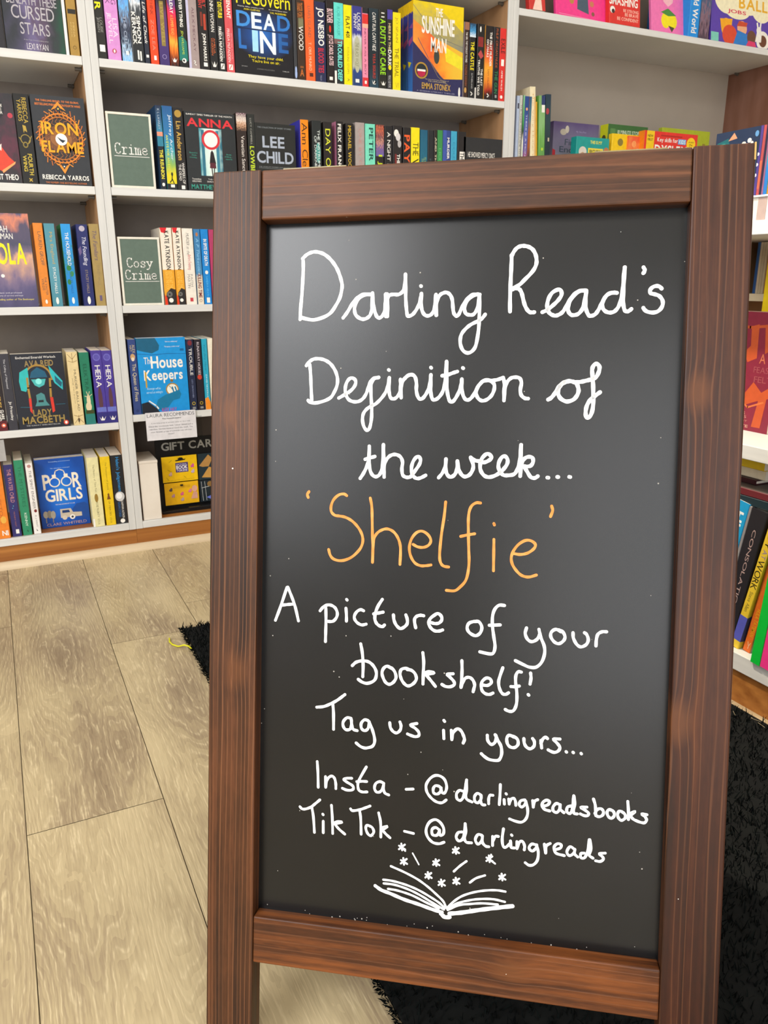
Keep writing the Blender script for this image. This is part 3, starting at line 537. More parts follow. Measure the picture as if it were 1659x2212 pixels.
'insta': [(26.0,[(-1318,-1805),(-1310,-1904),(-1304,-2059)]),(26.0,[(-1232,-1946),(-1229,-2052)]),(26.0,[(-1229,-2052),(-1220,-1988),(-1197,-1949),(-1164,-1935),(-1140,-1960),(-1129,-2006),(-1127,-2055)]),(25.8,[(-971,-1938),(-1018,-1942),(-1050,-1958),(-1017,-1981),(-963,-2009),(-953,-2038),(-976,-2056),(-1022,-2058),(-1062,-2045)]),(25.7,[(-829,-1813),(-873,-1896),(-905,-1964),(-909,-2010),(-897,-2049),(-863,-2062),(-818,-2057)]),(25.8,[(-921,-1966),(-872,-1958),(-823,-1956)]),(25.6,[(-656,-1956),(-695,-1944),(-734,-1967),(-746,-2014),(-726,-2048),(-693,-2045),(-668,-2013),(-657,-1963)]),(25.6,[(-657,-1963),(-658,-2006),(-644,-2050),(-605,-2066)]),(25.5,[(-438,-1994),(-371,-1985)]),(25.7,[(-100,-1971),(-120,-1937),(-160,-1933),(-179,-1963),(-174,-2003),(-139,-2011),(-111,-1984),(-104,-1947)]),(25.7,[(-108,-1952),(-99,-1987),(-76,-1997),(-57,-1967),(-54,-1918),(-75,-1864),(-115,-1836),(-163,-1834),(-209,-1865),(-244,-1921),(-247,-1970),(-230,-2016),(-189,-2061),(-141,-2088),(-93,-2090),(-54,-2059)]),(25.6,[(101,-1959),(69,-1955),(42,-1989),(48,-2037),(79,-2050),(106,-2015),(123,-1925),(133,-1848)]),(25.5,[(133,-1852),(135,-1948),(129,-2005),(142,-2035),(189,-2054)]),(25.4,[(273,-1982),(237,-1966),(211,-2000),(216,-2044),(244,-2057),(270,-2022),(273,-1986)]),(25.5,[(273,-1990),(270,-2038),(283,-2069),(310,-2070)]),(25.4,[(344,-2055),(343,-2007),(354,-1974),(381,-1971)]),(25.3,[(447,-1862),(446,-1957),(442,-2053)]),(25.3,[(485,-2001),(489,-2044)]),(25.3,[(501,-1943),(505,-1948)]),(25.3,[(527,-1992),(533,-2039)]),(25.3,[(533,-2039),(547,-1994),(573,-1980),(589,-2006),(594,-2045)]),(25.2,[(676,-1985),(638,-1997),(624,-2034),(648,-2055),(677,-2029),(684,-1996)]),(25.2,[(684,-2000),(701,-2058),(703,-2121),(685,-2170),(648,-2199),(594,-2195),(540,-2179)]),(26.4,[(746,-1985),(753,-2045)]),(26.4,[(753,-2045),(762,-1991),(791,-1971)]),(26.4,[(833,-2029),(880,-2013),(900,-1980),(871,-1968),(839,-1991),(833,-2029),(859,-2057),(903,-2066)]),(26.3,[(992,-1998),(959,-1990),(931,-2027),(936,-2064),(969,-2072),(993,-2035),(995,-1997)]),(26.3,[(995,-1997),(996,-2039),(1030,-2069)]),(26.2,[(1093,-1999),(1061,-2013),(1055,-2055),(1084,-2071),(1104,-2031),(1109,-1963),(1113,-1902)]),(26.2,[(1115,-1906),(1124,-1969),(1115,-2038),(1123,-2067),(1149,-2068)]),(26.1,[(1232,-1996),(1179,-2005),(1219,-2027),(1248,-2050),(1242,-2074),(1210,-2077),(1177,-2065)]),(26.0,[(1288,-1915),(1306,-1973),(1312,-2048)]),(26.0,[(1305,-2048),(1325,-2009),(1357,-1998),(1379,-2022),(1373,-2056),(1342,-2074),(1313,-2066)]),(25.9,[(1460,-2006),(1428,-1998),(1411,-2026),(1423,-2062),(1451,-2078),(1475,-2049),(1467,-2013),(1438,-2001)]),(25.9,[(1555,-2015),(1519,-2003),(1503,-2035),(1515,-2071),(1540,-2087),(1571,-2062),(1567,-2028),(1537,-2005)]),(25.8,[(1588,-1907),(1596,-1988),(1599,-2073)]),(25.8,[(1608,-2017),(1656,-1993),(1622,-2026)]),(25.8,[(1615,-2038),(1641,-2065),(1676,-2080)]),(25.7,[(1757,-2012),(1712,-2009),(1741,-2032),(1756,-2061),(1739,-2088),(1708,-2088),(1676,-2080)])],
'tiktok': [(25.7,[(-1485,-2271),(-1463,-2290),(-1426,-2287),(-1375,-2263),(-1332,-2226),(-1285,-2182)]),(25.7,[(-1364,-2269),(-1348,-2358),(-1335,-2512)]),(25.6,[(-1248,-2391),(-1246,-2506)]),(25.6,[(-1254,-2321),(-1249,-2327)]),(25.5,[(-1168,-2224),(-1158,-2338),(-1151,-2503)]),(25.6,[(-1147,-2398),(-1097,-2378),(-1061,-2381),(-1104,-2397),(-1140,-2404)]),(25.5,[(-1132,-2407),(-1088,-2453),(-1030,-2496)]),(25.4,[(-977,-2240),(-959,-2256),(-898,-2243),(-841,-2219),(-785,-2192)]),(25.4,[(-887,-2249),(-875,-2329),(-868,-2479)]),(25.3,[(-781,-2391),(-813,-2384),(-823,-2417),(-804,-2465),(-772,-2483),(-744,-2444),(-759,-2403),(-788,-2388)]),(25.2,[(-700,-2251),(-679,-2344),(-674,-2486)]),(25.3,[(-667,-2393),(-611,-2373),(-639,-2397),(-667,-2421)]),(25.3,[(-656,-2420),(-624,-2452),(-584,-2483)]),(25.1,[(-445,-2404),(-358,-2416)]),(26.2,[(-110,-2356),(-147,-2335),(-181,-2357),(-176,-2407),(-133,-2408),(-110,-2362)]),(26.2,[(-110,-2362),(-103,-2405),(-73,-2389),(-72,-2333),(-106,-2281),(-155,-2259),(-209,-2292),(-238,-2364),(-224,-2431),(-174,-2481),(-113,-2489),(-65,-2469)]),(26.1,[(102,-2351),(66,-2362),(49,-2407),(74,-2441),(110,-2418),(126,-2349),(130,-2268)]),(26.0,[(132,-2272),(138,-2348),(127,-2410),(146,-2445),(194,-2446)]),(25.9,[(288,-2362),(252,-2360),(229,-2411),(254,-2452),(289,-2417),(294,-2367)]),(25.9,[(294,-2367),(296,-2429),(326,-2462),(356,-2465)]),(25.9,[(389,-2363),(391,-2449)]),(25.9,[(393,-2406),(413,-2360),(442,-2357)]),(25.8,[(487,-2279),(478,-2372),(486,-2438),(510,-2454),(550,-2412),(555,-2387)]),(25.8,[(558,-2399),(563,-2448),(592,-2450)]),(25.8,[(562,-2329),(567,-2334)]),(25.7,[(614,-2387),(616,-2454)]),(25.7,[(616,-2454),(637,-2390),(666,-2381),(685,-2422),(683,-2458)]),(25.6,[(789,-2398),(749,-2396),(726,-2435),(756,-2462),(790,-2428),(795,-2397)]),(25.6,[(795,-2403),(811,-2468),(805,-2542),(772,-2588),(731,-2599),(696,-2579)]),(25.6,[(864,-2383),(878,-2466)]),(25.6,[(878,-2466),(882,-2399),(916,-2371)]),(25.5,[(958,-2427),(1009,-2403),(1014,-2372),(979,-2367),(952,-2404),(971,-2456),(1046,-2471)]),(25.4,[(1135,-2401),(1095,-2381),(1068,-2433),(1092,-2466),(1131,-2438),(1139,-2401)]),(25.4,[(1139,-2401),(1137,-2443),(1166,-2470)]),(25.3,[(1222,-2427),(1193,-2436),(1195,-2472),(1229,-2468),(1255,-2393),(1263,-2297)]),(25.3,[(1268,-2296),(1282,-2378),(1267,-2440),(1302,-2466)]),(25.2,[(1408,-2406),(1357,-2418),(1386,-2444),(1393,-2467),(1365,-2489),(1326,-2487)])],
'drawing': [(33.9,[(-719,-2973),(-657,-3008),(-574,-3030),(-434,-3073),(-296,-3102),(-159,-3136),(-68,-3152)]),(39.4,[(4,-3156),(112,-3133),(288,-3083),(464,-3038),(590,-3008)]),(39.5,[(-77,-3167),(-40,-3195),(5,-3189)]),(21.8,[(-641,-2903),(-548,-2905),(-419,-2927),(-299,-2963),(-180,-3018),(-97,-3063),(-42,-3107)]),(21.8,[(-636,-2939),(-529,-2940),(-391,-2970),(-271,-3016),(-160,-3071),(-50,-3122)]),(21.8,[(-593,-2988),(-500,-2993),(-362,-3022),(-233,-3071),(-100,-3119)]),(21.7,[(-570,-2761),(-440,-2804),(-311,-2858),(-209,-2920),(-126,-2984),(-61,-3040),(-33,-3092)]),(21.5,[(-19,-3104),(37,-3037),(116,-2972),(222,-2922),(336,-2889),(442,-2874),(521,-2877)]),(21.5,[(-19,-3113),(65,-3052),(180,-3005),(286,-2978),(409,-2964),(519,-2976)]),(21.5,[(-14,-3122),(92,-3062),(198,-3037),(313,-3016),(454,-3010)]),(21.4,[(35,-2741),(91,-2681),(152,-2628)]),(21.3,[(189,-2830),(245,-2782),(328,-2744)]),(14.1,[(-362,-2609),(-333,-2657),(-300,-2713)]),(18.6,[(-495,-2585),(-439,-2534)]),(18.5,[(-473,-2528),(-464,-2592)]),(18.5,[(-494,-2551),(-435,-2581)]),(18.6,[(-474,-2723),(-418,-2672)]),(18.5,[(-451,-2667),(-443,-2731)]),(18.6,[(-473,-2690),(-413,-2720)]),(18.4,[(-163,-2699),(-108,-2648)]),(18.4,[(-140,-2643),(-132,-2706)]),(18.4,[(-162,-2666),(-103,-2696)]),(18.3,[(21,-2560),(75,-2510)]),(18.3,[(43,-2504),(52,-2567)]),(18.3,[(22,-2527),(80,-2557)]),(18.2,[(338,-2604),(391,-2554)]),(18.2,[(359,-2549),(368,-2611)]),(18.2,[(338,-2571),(396,-2601)]),(18.5,[(-234,-2832),(-179,-2781)]),(18.4,[(-212,-2776),(-203,-2839)]),(18.5,[(-233,-2799),(-174,-2829)]),(18.4,[(-106,-2890),(-51,-2839)]),(18.4,[(-84,-2834),(-75,-2898)]),(18.4,[(-105,-2857),(-46,-2887)]),(18.3,[(33,-2855),(87,-2804)]),(18.3,[(55,-2799),(64,-2862)]),(18.3,[(34,-2822),(92,-2852)]),(18.1,[(461,-2765),(514,-2715)]),(18.1,[(482,-2709),(491,-2772)]),(18.1,[(461,-2732),(518,-2761)]),(17.3,[(380,-2538),(368,-2594)]),(17.3,[(364,-2585),(419,-2620)]),(17.7,[(-459,-2569),(-434,-2594)])],
'quote_open': [(26.5,[(-1441,816),(-1458,789),(-1448,760)])],
'quote_close': [(25.8,[(834,742),(844,701),(827,647)])]}
LINES = {'title': "white handwriting reading Darling Read's", 'second': 'white handwriting reading Definition of', 'third': 'white handwriting reading the week...', 'shelfie': "orange handwriting reading 'Shelfie'", 'quote_open': 'orange opening quotation mark', 'quote_close': 'orange closing quotation mark', 'picture': 'white handwriting reading A picture of your', 'bookshelf': 'white handwriting reading bookshelf!', 'tag': 'white handwriting reading Tag us in yours...', 'insta': 'white handwriting reading Insta and an account name', 'tiktok': 'white handwriting reading TikTok and an account name', 'drawing': 'white line drawing of an open book with stars'}
for key, lab in LINES.items():
    mb = MB(); zi = -REC + .0003
    for wd, pts in INK[key]:
        zi += .000004
        ribbon(mb, [(x / 10000, YC + y / 10000) for x, y in pts], wd / 10000, zi, orange_pen if key in ('shelfie', 'quote_open', 'quote_close') else white_pen)
    tag(mb.build('drawing' if key == 'drawing' else 'handwriting', panel), lab)
specks = MB()
for k in range(70):
    x, y = random.uniform(-hw, hw), random.uniform(yb, yt)
    if k < 26: x, y = random.uniform(-hw, hw), yb + abs(random.gauss(0, .004))
    r_ = random.uniform(.0003, .0008)
    specks.face([(x + r_ * math.cos(a), y + r_ * math.sin(a), -REC + .00025) for a in (0, 1.2, 2.5, 3.9, 5.1)], mat('#a8a49c', .7))
tag(specks.build('chalk_dust', panel), 'scattered pale chalk specks', kind='stuff')
# rear frame of the A, hinged at the top and leaning the other way
bk = Vector((BN.x, BN.y, 0)).normalized() * -1
th = math.asin(BY.dot(bk)); YT = yt + MT
BYr = Vector((0, 0, 1)) * math.cos(th) - bk * math.sin(th); BXr = Vector((BX.x, BX.y, 0)).normalized()
BNr = BXr.cross(BYr)
apex = foot + BY * YT - BN * (TH + .001)
apex = apex + bk * .016
RR = Matrix(((BXr.x, BYr.x, BNr.x, apex.x), (BXr.y, BYr.y, BNr.y, apex.y), (BXr.z, BYr.z, BNr.z, apex.z), (0, 0, 0, 1)))
loc = RM.inverted() @ RR
Lr = apex.z / BYr.z
def rear_part(name, fn):
    mb = MB(); fn(mb); o = mb.build(name, board); o.matrix_local = loc; return o
rear_part('stile', lambda m: prism(m, -hw - ML, -hw, -TH, 0, 0, wl, -Lr + .006))
rear_part('stile', lambda m: prism(m, hw, hw + MR, -TH, 0, 0, wr, -Lr + .006))
rear_part('top_rail', lambda m: prism(m, -hw, hw, -TH, 0, 0, wt, -MT))
rear_part('bottom_rail', lambda m: prism(m, -hw, hw, -TH, 0, -MT - OH, wb, -MT - OH - MBT))
rear_part('chalkboard_panel', lambda m: m.box((-hw - .006, -MT - OH - .006, -TH + .008), (hw + .006, -MT + .006, -TH + .013), slate))
for sx in (-1, 1):
    mb = MB(); x = sx * (hw - .05)
    mb.box((x - .03, YT - .0005, -TH - .018), (x + .03, YT + .0012, -.004), mat('#8a7a4a', .35, .6)); mb.cyl((x - .03, YT + .001, -TH - .006), (x + .03, YT + .001, -TH - .006), .0035, mat('#8a7a4a', .35, .6))
    mb.build('hinge', board)

# ------------------------------------------------------------------ rug under the board
rug_base = noise_mat('black rug backing', '#050707', '#0a0d0c', (30, 30, 30), rough=.95)
rug_pile = noise_mat('black rug pile', '#050707', '#0e1312', (60, 60, 60), rough=.95, spec=.1)
RGX0, RGX1, RGY0, RGY1 = .288, 1.125, -.25, 1.640
rug = root('shag_rug', 'black shaggy rug lying on the laminate under the chalkboard', 'rug', ((RGX0 + RGX1) / 2, .7, 0))
def rug_box(mb):
    mb.box((RGX0 + .006 - (RGX0 + RGX1) / 2, RGY0 - .7, .0008), (RGX1 - (RGX0 + RGX1) / 2, RGY1 - .706, .006), rug_base)
b = MB(); rug_box(b); b.build('backing', rug)
b = MB(); cx = (RGX0 + RGX1) / 2
rg = random.Random(3)
def blade(x, y, z, ax, ay, az, wd):
    a = rg.uniform(0, 6.28); dx, dy = math.cos(a) * wd, math.sin(a) * wd
    b.face([(x - dx - cx, y - dy - .7, z), (x + dx - cx, y + dy - .7, z), (x + ax * .6 + dx * .6 - cx, y + ay * .6 + dy * .6 - .7, z + az * .75), (x + ax - cx, y + ay - .7, z + az), (x + ax * .6 - dx * .6 - cx, y + ay * .6 - dy * .6 - .7, z + az * .75)], rug_pile)
for k in range(42000):
    x = rg.uniform(RGX0 + .002, RGX1 - .004); y = rg.uniform(RGY0, RGY1)
    if y < .2 and k % 2: continue
    blade(x, y, .004, rg.gauss(0, .005), rg.gauss(0, .005), rg.uniform(.007, .016), rg.uniform(.0007, .0015))
for k in range(1800):
    y = rg.uniform(RGY0, RGY1); blade(RGX0 + rg.uniform(-.001, .006), y, .003, -abs(rg.gauss(.004, .003)), rg.gauss(0, .004), rg.uniform(.001, .008), .0016)
for k in range(700):
    x = rg.uniform(RGX0, RGX1 - .01); blade(x, RGY1 - rg.uniform(0, .006), .003, rg.gauss(0, .004), abs(rg.gauss(.004, .003)), rg.uniform(.001, .008), .0016)
tag(b.build('pile', rug), kind='stuff')
b = MB()
for k in range(9):
    x, y = 1.098 + rg.uniform(-.012, .02), .90 - k * .017; b.cyl((x - cx, y - .7, .014), (x - cx + rg.uniform(-.014, .006), y - .7 + rg.uniform(-.012, .012), .020), .00035, mat('#a89878', .8), 5)
tag(b.build('fringe', rug), 'few pale loose threads at the edge')
# yellow thread
b = MB(); TP = [(.257, 1.606), (.254, 1.588), (.257, 1.572), (.266, 1.558), (.277, 1.551), (.285, 1.541), (.287, 1.528)]
for i in range(len(TP) - 1): b.cyl((*TP[i], .0028 + (.004 if i > 3 else 0)), (*TP[i + 1], .0028 + (.004 if i > 2 else 0)), .0017, mat('#d8d428', .7), 7)
tag(b.build('thread'), 'short yellow thread on the laminate beside the black rug corner', 'thread')

# ------------------------------------------------------------------ low bookcase on the right, facing left
LX0, LX1, LY0, LY1 = 1.14, 1.54, -.05, 1.21
low = root('low_bookcase', 'low white-fronted bookcase standing at the right edge beside the chalkboard', 'bookcase', (LX0, LY0, 0))
def lowp(name, *bx, parent=None, bev=0):
    mb = MB()
    for (a, c, m) in bx: mb.box((a[0] - LX0, a[1] - LY0, a[2]), (c[0] - LX0, c[1] - LY0, c[2]), m, bev)
    return mb.build(name, parent or low)
for ya in (LY0, LY1 - .019): lowp('side_panel', ((LX0 + .006, ya, 0), (LX1, ya + .019, .8185), CARCASS))
lowp('back_panel', ((LX1 - .006, LY0 + .019, .064), (LX1, LY1 - .019, .8185), CARCASS))
lowp('plinth', ((LX0 + .006, LY0 + .019, 0), (LX0 + .024, LY1 - .019, .064), PINE))
lowp('shelf', ((LX0, LY0 + .019, .064), (LX1 - .006, LY1 - .019, .097), WHITE_PAINT), bev=.0012)
lowp('shelf', ((LX0, LY0 + .019, .4505), (LX1 - .006, LY1 - .019, .4755), WHITE_PAINT), bev=.0012)
lowp('step_shelf', ((1.36, LY0 + .019, .706), (LX1 - .006, LY1 - .019, .720), noise_mat('cream board', '#d8cba8', '#e4d8b8', (20, 20, 20))))
lowp('top', ((LX0, LY0, .8185), (LX1, LY1, .841), WHITE_PAINT), bev=.0012)
def thing(mb, name, label, cat, group=None): return tag(mb.build(name), label, cat, group)
b = MB(); b.box((LX0 + .003, LY0 + .02, .8412), (LX0 + .16, LY1 - .02, .876), noise_mat('riser card', '#dcd8ce', '#e6e2d8', (30, 30, 30))); b.box((LX0, LY0 + .016, .876), (LX0 + .163, LY1 - .016, .8795), WHITE_PAINT, .001)
b.box((LX0 + .0022, .950, .8414), (LX0 + .003, .9665, .8755), mat('#b8a29a'))
thing(b, 'display_riser', 'shallow white display riser with a pinkish strip on top of the low bookcase', 'display riser')

RZm = Matrix.Rotation(-math.pi / 2, 4, 'Z')
def at(x, y, z, rot=None): return Matrix.Translation((x, y, z)) @ (rot or Matrix.Identity(4))
def side_book(label, y, w, h, col, spine=(), x=1.155, z=.097, lean=0.0, d=.13, name='paperback_book', cover=(), front=None, group='books on the low bookcase', hard=False):
    a = math.radians(lean)
    return book(name, label, group, at(x, y, z + w * math.sin(a), Matrix.Rotation(a, 4, 'X') @ RZm), w, d, h, col, spine, cover, front=front, hard=hard)
def T(t, v1, v0, u0, u1, c, f='b'): return ('T', t, v1, v0, u0, u1, c, f)
def R(u0, v0, u1, v1, c): return ('R', u0, v0, u1, v1, c)
# bottom shelf: leaning books
side_book('cyan paperback with white capitals leaning on the bottom shelf of the low bookcase', .992, .034, .276, '#1d9cd4', [T('HUMAN', .93, .5, .3, .8, '#f0f4f4'), T('KIND', .45, .2, .3, .7, '#f0f4f4')], lean=9.2)
side_book('thin silver-grey volume leaning between the cyan and black books', .9555, .006, .272, '#8f8c8e', lean=8.6)
side_book('thick black book with spaced pale capitals, leaning left of the yellow spine', .948, .033, .268, '#26242a', [T('CONSOLATIONS', .86, .2, .42, .64, '#b89c98', 'n')], lean=8.2, hard=True, name='hardback_book')
side_book('yellow book with black and lilac capitals and blue patch, leaning on the bottom shelf', .9150, .0165, .257, '#ecc83a', [R(0, .06, 1, .26, '#5a5ec0'), T('JOY', .96, .8, .12, .84, '#1d1a16', 'n'), T('AT', .79, .72, .3, .8, '#8a7aa8', 'n'), T('WORK', .71, .48, .12, .86, '#1d1a16', 'n'), T('Steve Allen', .46, .3, .3, .72, '#8a7a34', 'n')], lean=10.0,
          cover=[('P', '#4a4a78', [(0, .06), (.3, .05), (.75, .2), (1, .42), (1, .55), (.3, .3), (0, .26)])])
side_book('orange paperback with yellow lettering leaning against the green spine', .8930, .0165, .198, '#e8702a', [T('HULA TATEMAN', .45, .16, .35, .85, '#f0a81c'), ('K', '#f4c8a0', .08, [(.4, .1), (.6, .06), (.75, .1)]), ('K', '#f4c8a0', .08, [(.6, .06), (.6, .035)])], lean=8.5, front='#b0aaa2', x=1.160)
side_book('upright vivid green book at the right photo edge, bottom shelf of the low bookcase', .8545, .0195, .235, '#0fbf3c', x=1.134, z=.0972, lean=3.5, name='hardback_book')
side_book('hot pink book right of the vivid green one at the photo edge', .8345, .02, .232, '#ee3a8c', x=1.134, z=.0972, lean=3.5, name='hardback_book')
# stack lying across the leaning books
LY = Matrix(((0, 1, 0, 0), (0, 0, 1, 0), (1, 0, 0, 0), (0, 0, 0, 1)))
def flat_book(label, x, y0, z, w, h, d, col, hard=False, front=None):
    return book('hardback_book' if hard else 'paperback_book', label, 'stack lying on the leaning books', at(x, y0, z, LY), w, d, h, col, hard=hard, front=front)
flat_book('navy-green book lying flat, lowest of the stack across the leaning books', 1.158, .79, .3665, .0155, .21, .14, '#1c3038', True)
flat_book('maroon book lying flat with grey-brown cover, second from below in the stack', 1.158, .785, .3822, .013, .22, .14, '#6a242c', True, '#5c524c')
flat_book('thin dark maroon book lying flat set back, third in the stack', 1.188, .935, .3954, .009, .19, .12, '#3a161c', True)
flat_book('thick cream volume lying flat under the yellow one in the stack', 1.198, .925, .4046, .018, .2, .12, '#e0d4ba')
flat_book('yellow book lying flat, topmost of the stack under the middle shelf', 1.192, .925, .4228, .021, .2, .12, '#ecc81a')
side_book('dark purple spine at the right photo edge on the bottom shelf, behind the stack', .912, .02, .335, '#3a1a2c', x=1.30, z=.0972, d=.12)
# middle shelf
FLY = lambda x, y, z: at(x, y, z, Matrix.Rotation(math.pi, 4, 'Z'))   # front cover (+x) turned to face -x
def face_left(label, x, y_right, y_left, z, h, t, col, cover, name='picture_book', group='books on the low bookcase'):
    return book(name, label, group, at(x + t, y_left, z, Matrix.Rotation(math.pi, 4, 'Z')), t, y_left - y_right, h, col, (), cover)
bur = '#7e2438'; org = '#b8502a'
face_left('burgundy face-out book with burnt orange plant ornament on the middle shelf', 1.248, .974, 1.135, .4757, .216, .022, bur, [
    ('K', org, .03, [(.02, .88), (.3, .9), (.6, .87), (.98, .9)]), ('P', org, [(.62, .88), (.72, .9), (.74, .62), (.62, .58), (.56, .66), (.64, .72)]), ('P', org, [(.8, .9), (.95, .9), (.92, .7), (.84, .66)]), ('K', org, .025, [(.45, .85), (.5, .7), (.44, .6), (.5, .5)]), ('K', org, .02, [(.55, .6), (.4, .5), (.3, .52)]),
    ('P', org, [(.4, .24), (.5, .36), (.62, .3), (.74, .42), (.86, .34), (.98, .4), (.98, .3), (.8, .26), (.6, .2)]), ('P', org, [(.78, .04), (.9, .04), (.94, .3), (.84, .3)]), ('K', '#c86a3a', .02, [(.5, .3), (.7, .2), (.9, .26)]),
    ('H', 'A', .78, .58, .86, .66, '#c06a4a', 'n'), ('H', 'FEAST', .72, .5, .98, .55, '#9a4a50', 'n'), ('H', 'FELT', .74, .42, .98, .47, '#9a4a50', 'n'), ('H', 'VERSES', .45, .135, .68, .16, '#c08a7a', 'n'), ('H', 'STORIES', .45, .105, .7, .13, '#c08a7a', 'n'), ('H', 'EDITED BY', .45, .075, .72, .09, '#c08a7a', 'n'), ('H', 'LERATE', .42, .025, .74, .05, '#c08a7a')], name='hardback_book')
face_left('tall yellow book standing face-out behind the burgundy one on the middle shelf', 1.325, .90, 1.083, .4757, .325, .014, '#e8cc1c', [])
for lab, ya, yb_, col in (('thin blue spine on the step behind the burgundy book', 1.1490, 1.1425, '#2a5a9c'), ('cream spine next to the thin blue one on the step', 1.1420, 1.1365, '#d8ccb0'), ('second cream spine on the step behind the burgundy book', 1.1360, 1.1300, '#cfc4aa'), ('third cream spine on the step, left of the tan one', 1.1295, 1.1240, '#d4c8ac'), ('tan spine on the step beside the tall yellow book', 1.1235, 1.1130, '#b88a5a')):
    side_book(lab, ya, ya - yb_, .0965, col, x=1.372, z=.7202, d=.1, group='small books on the step shelf')
# small books on the riser
face_left('small navy face-out picture book with pale floral scatter on the display riser', 1.152, .9865, 1.077, .8797, .106, .01, '#22304a', [
    ('P', '#1f5a60', [(0, 0), (.5, 0), (.4, .5), (.1, .6)]), ('P', '#1f5a60', [(.02, .5), (.4, .6), (.3, .9), (.05, .85)]), ('P', '#c88a6a', [(.3, .86), (.42, .97), (.5, .88)]), ('E', .6, .72, .04, .03, '#d8c8b8'), ('E', .66, .79, .045, .03, '#e0cfc4'), ('E', .72, .76, .04, .03, '#c8a8b0'), ('E', .55, .7, .04, .03, '#c890b0'), ('E', .78, .82, .045, .04, '#d8d4cc'), ('E', .84, .78, .03, .03, '#e0d0c8'), ('E', .93, .9, .04, .05, '#5a8ab8'), ('E', .88, .72, .04, .03, '#d0c0b0'), ('E', .2, .8, .06, .04, '#2a8a80')])
for lab, ya, yb_, col, spn in (('small violet spine with white scallops next to the navy cover on the riser', .9855, .9805, '#4a3a80', [('E', .15, .6, .5, .5, '#e8d8e4'), ('E', .15, .45, .5, .5, '#e8d8e4'), ('E', .1, .3, .4, .5, '#e8d8e4')]), ('small brick red spine on the display riser', .9800, .9745, '#a8484a', [R(.1, .1, .9, .5, '#b8604a')]), ('small midnight blue spine on the display riser', .9740, .9705, '#24223c', []), ('small mauve spine on the display riser', .9700, .9665, '#8a5a7a', []), ('small teal to blue spine on the display riser', .9660, .9600, 'G|v|.1|4|41|#2a6ab0@0,#2a7ac0@.4,#4aa8a0@.6,#3a9a90@1', []), ('small orange spine on the display riser at the photo edge', .9595, .951, '#e07a2a', [])):
    side_book(lab, ya, ya - yb_, .1055, col, spn, x=1.150, z=.8797, d=.08, name='picture_book', group='small books on the display riser')

# ------------------------------------------------------------------ signs and small shop fittings on the wall bookcases
SER = {   # typewriter letters drawn as pen strokes in a 0.6 x 1 cell (x-height 0.62)
 'C': ('.52,.80 .52,.95', '.52,.84 .42,.96 .25,.98 .1,.82 .07,.5 .12,.16 .28,.02 .44,.05 .54,.2'),
 'r': ('.08,.02 .42,.02', '.22,.02 .22,.6', '.08,.6 .22,.6', '.22,.42 .32,.58 .46,.62 .54,.56'),
 'i': ('.1,.02 .52,.02', '.31,.02 .31,.6', '.12,.6 .31,.6', '.3,.84 .32,.86'),
 'm': ('.0,.02 .16,.02', '.08,.02 .08,.6', '.0,.6 .08,.6', '.08,.45 .18,.6 .28,.55 .3,.45 .3,.02', '.24,.02 .38,.02', '.3,.45 .4,.6 .5,.55 .52,.45 .52,.02', '.46,.02 .6,.02'),
 'e': ('.08,.33 .52,.33 .5,.5 .4,.61 .22,.6 .1,.46 .08,.28 .16,.08 .32,.01 .46,.06 .54,.13',),
 'o': ('.3,.62 .14,.54 .07,.32 .14,.1 .3,.02 .46,.1 .53,.32 .46,.54 .3,.62',),
 's': ('.48,.42 .48,.58', '.48,.52 .36,.62 .2,.6 .11,.48 .2,.37 .38,.31 .5,.18 .42,.05 .26,.01 .1,.1', '.1,.03 .1,.2'),
 'y': ('.0,.6 .2,.6', '.4,.6 .6,.6', '.1,.6 .31,.08', '.52,.6 .3,.04 .22,-.14 .06,-.2', '.0,-.2 .14,-.2')}
def typed(word, u0, v0, u1, v1, c, wd):
    out = []; n = len(word)
    for i, ch in enumerate(word):
        for s in SER[ch]:
            pts = [tuple(float(q) for q in p.split(',')) for p in s.split()]
            out.append(('K', c, wd, [(u0 + (i + .02 + p[0] * 1.55) / n * (u1 - u0), v0 + p[1] * (v1 - v0)) for p in pts]))
    return out
SAGE = '#5f7166'; CR = '#efeee8'
def genre_sign(label, x, z, w, h, cmds):
    r = root('genre_sign', label, 'sign', (x, 2.243, z), 'green genre signs')
    fr = mat('#e6e2d4', .5); t = .0055; d = .026
    mb = MB()
    for a, c in (((0, 0, 0), (w, d, t)), ((0, 0, h - t), (w, d, h)), ((0, 0, t), (t, d, h - t)), ((w - t, 0, t), (w, d, h - t))): mb.box(a, c, fr, .0006)
    mb.build('frame', r)
    mb = MB(); mb.box((t, .0015, t), (w - t, d - .002, h - t), mat(SAGE, .6)); draw(mb, cmds, lambda u, v, l: (u * w, .0015 - l, v * h), w, h, e=.00005); mb.build('sign_face', r)
genre_sign('sage green sign reading Crime in a cream frame, second shelf by the upright', .317, .9732, .110, .176, typed('Crime', .13, .455, .88, .6, CR, .022) + [('K', CR, .012, [(.12, .425), (.9, .425)])])
genre_sign('sage green sign reading Cosy Crime in a cream frame, third shelf by the upright', .3175, .6812, .1065, .173, typed('Cosy', .16, .56, .8, .7, CR, .022) + typed('Crime', .1, .385, .88, .525, CR, .022) + [('K', CR, .012, [(.1, .355), (.92, .355)])])

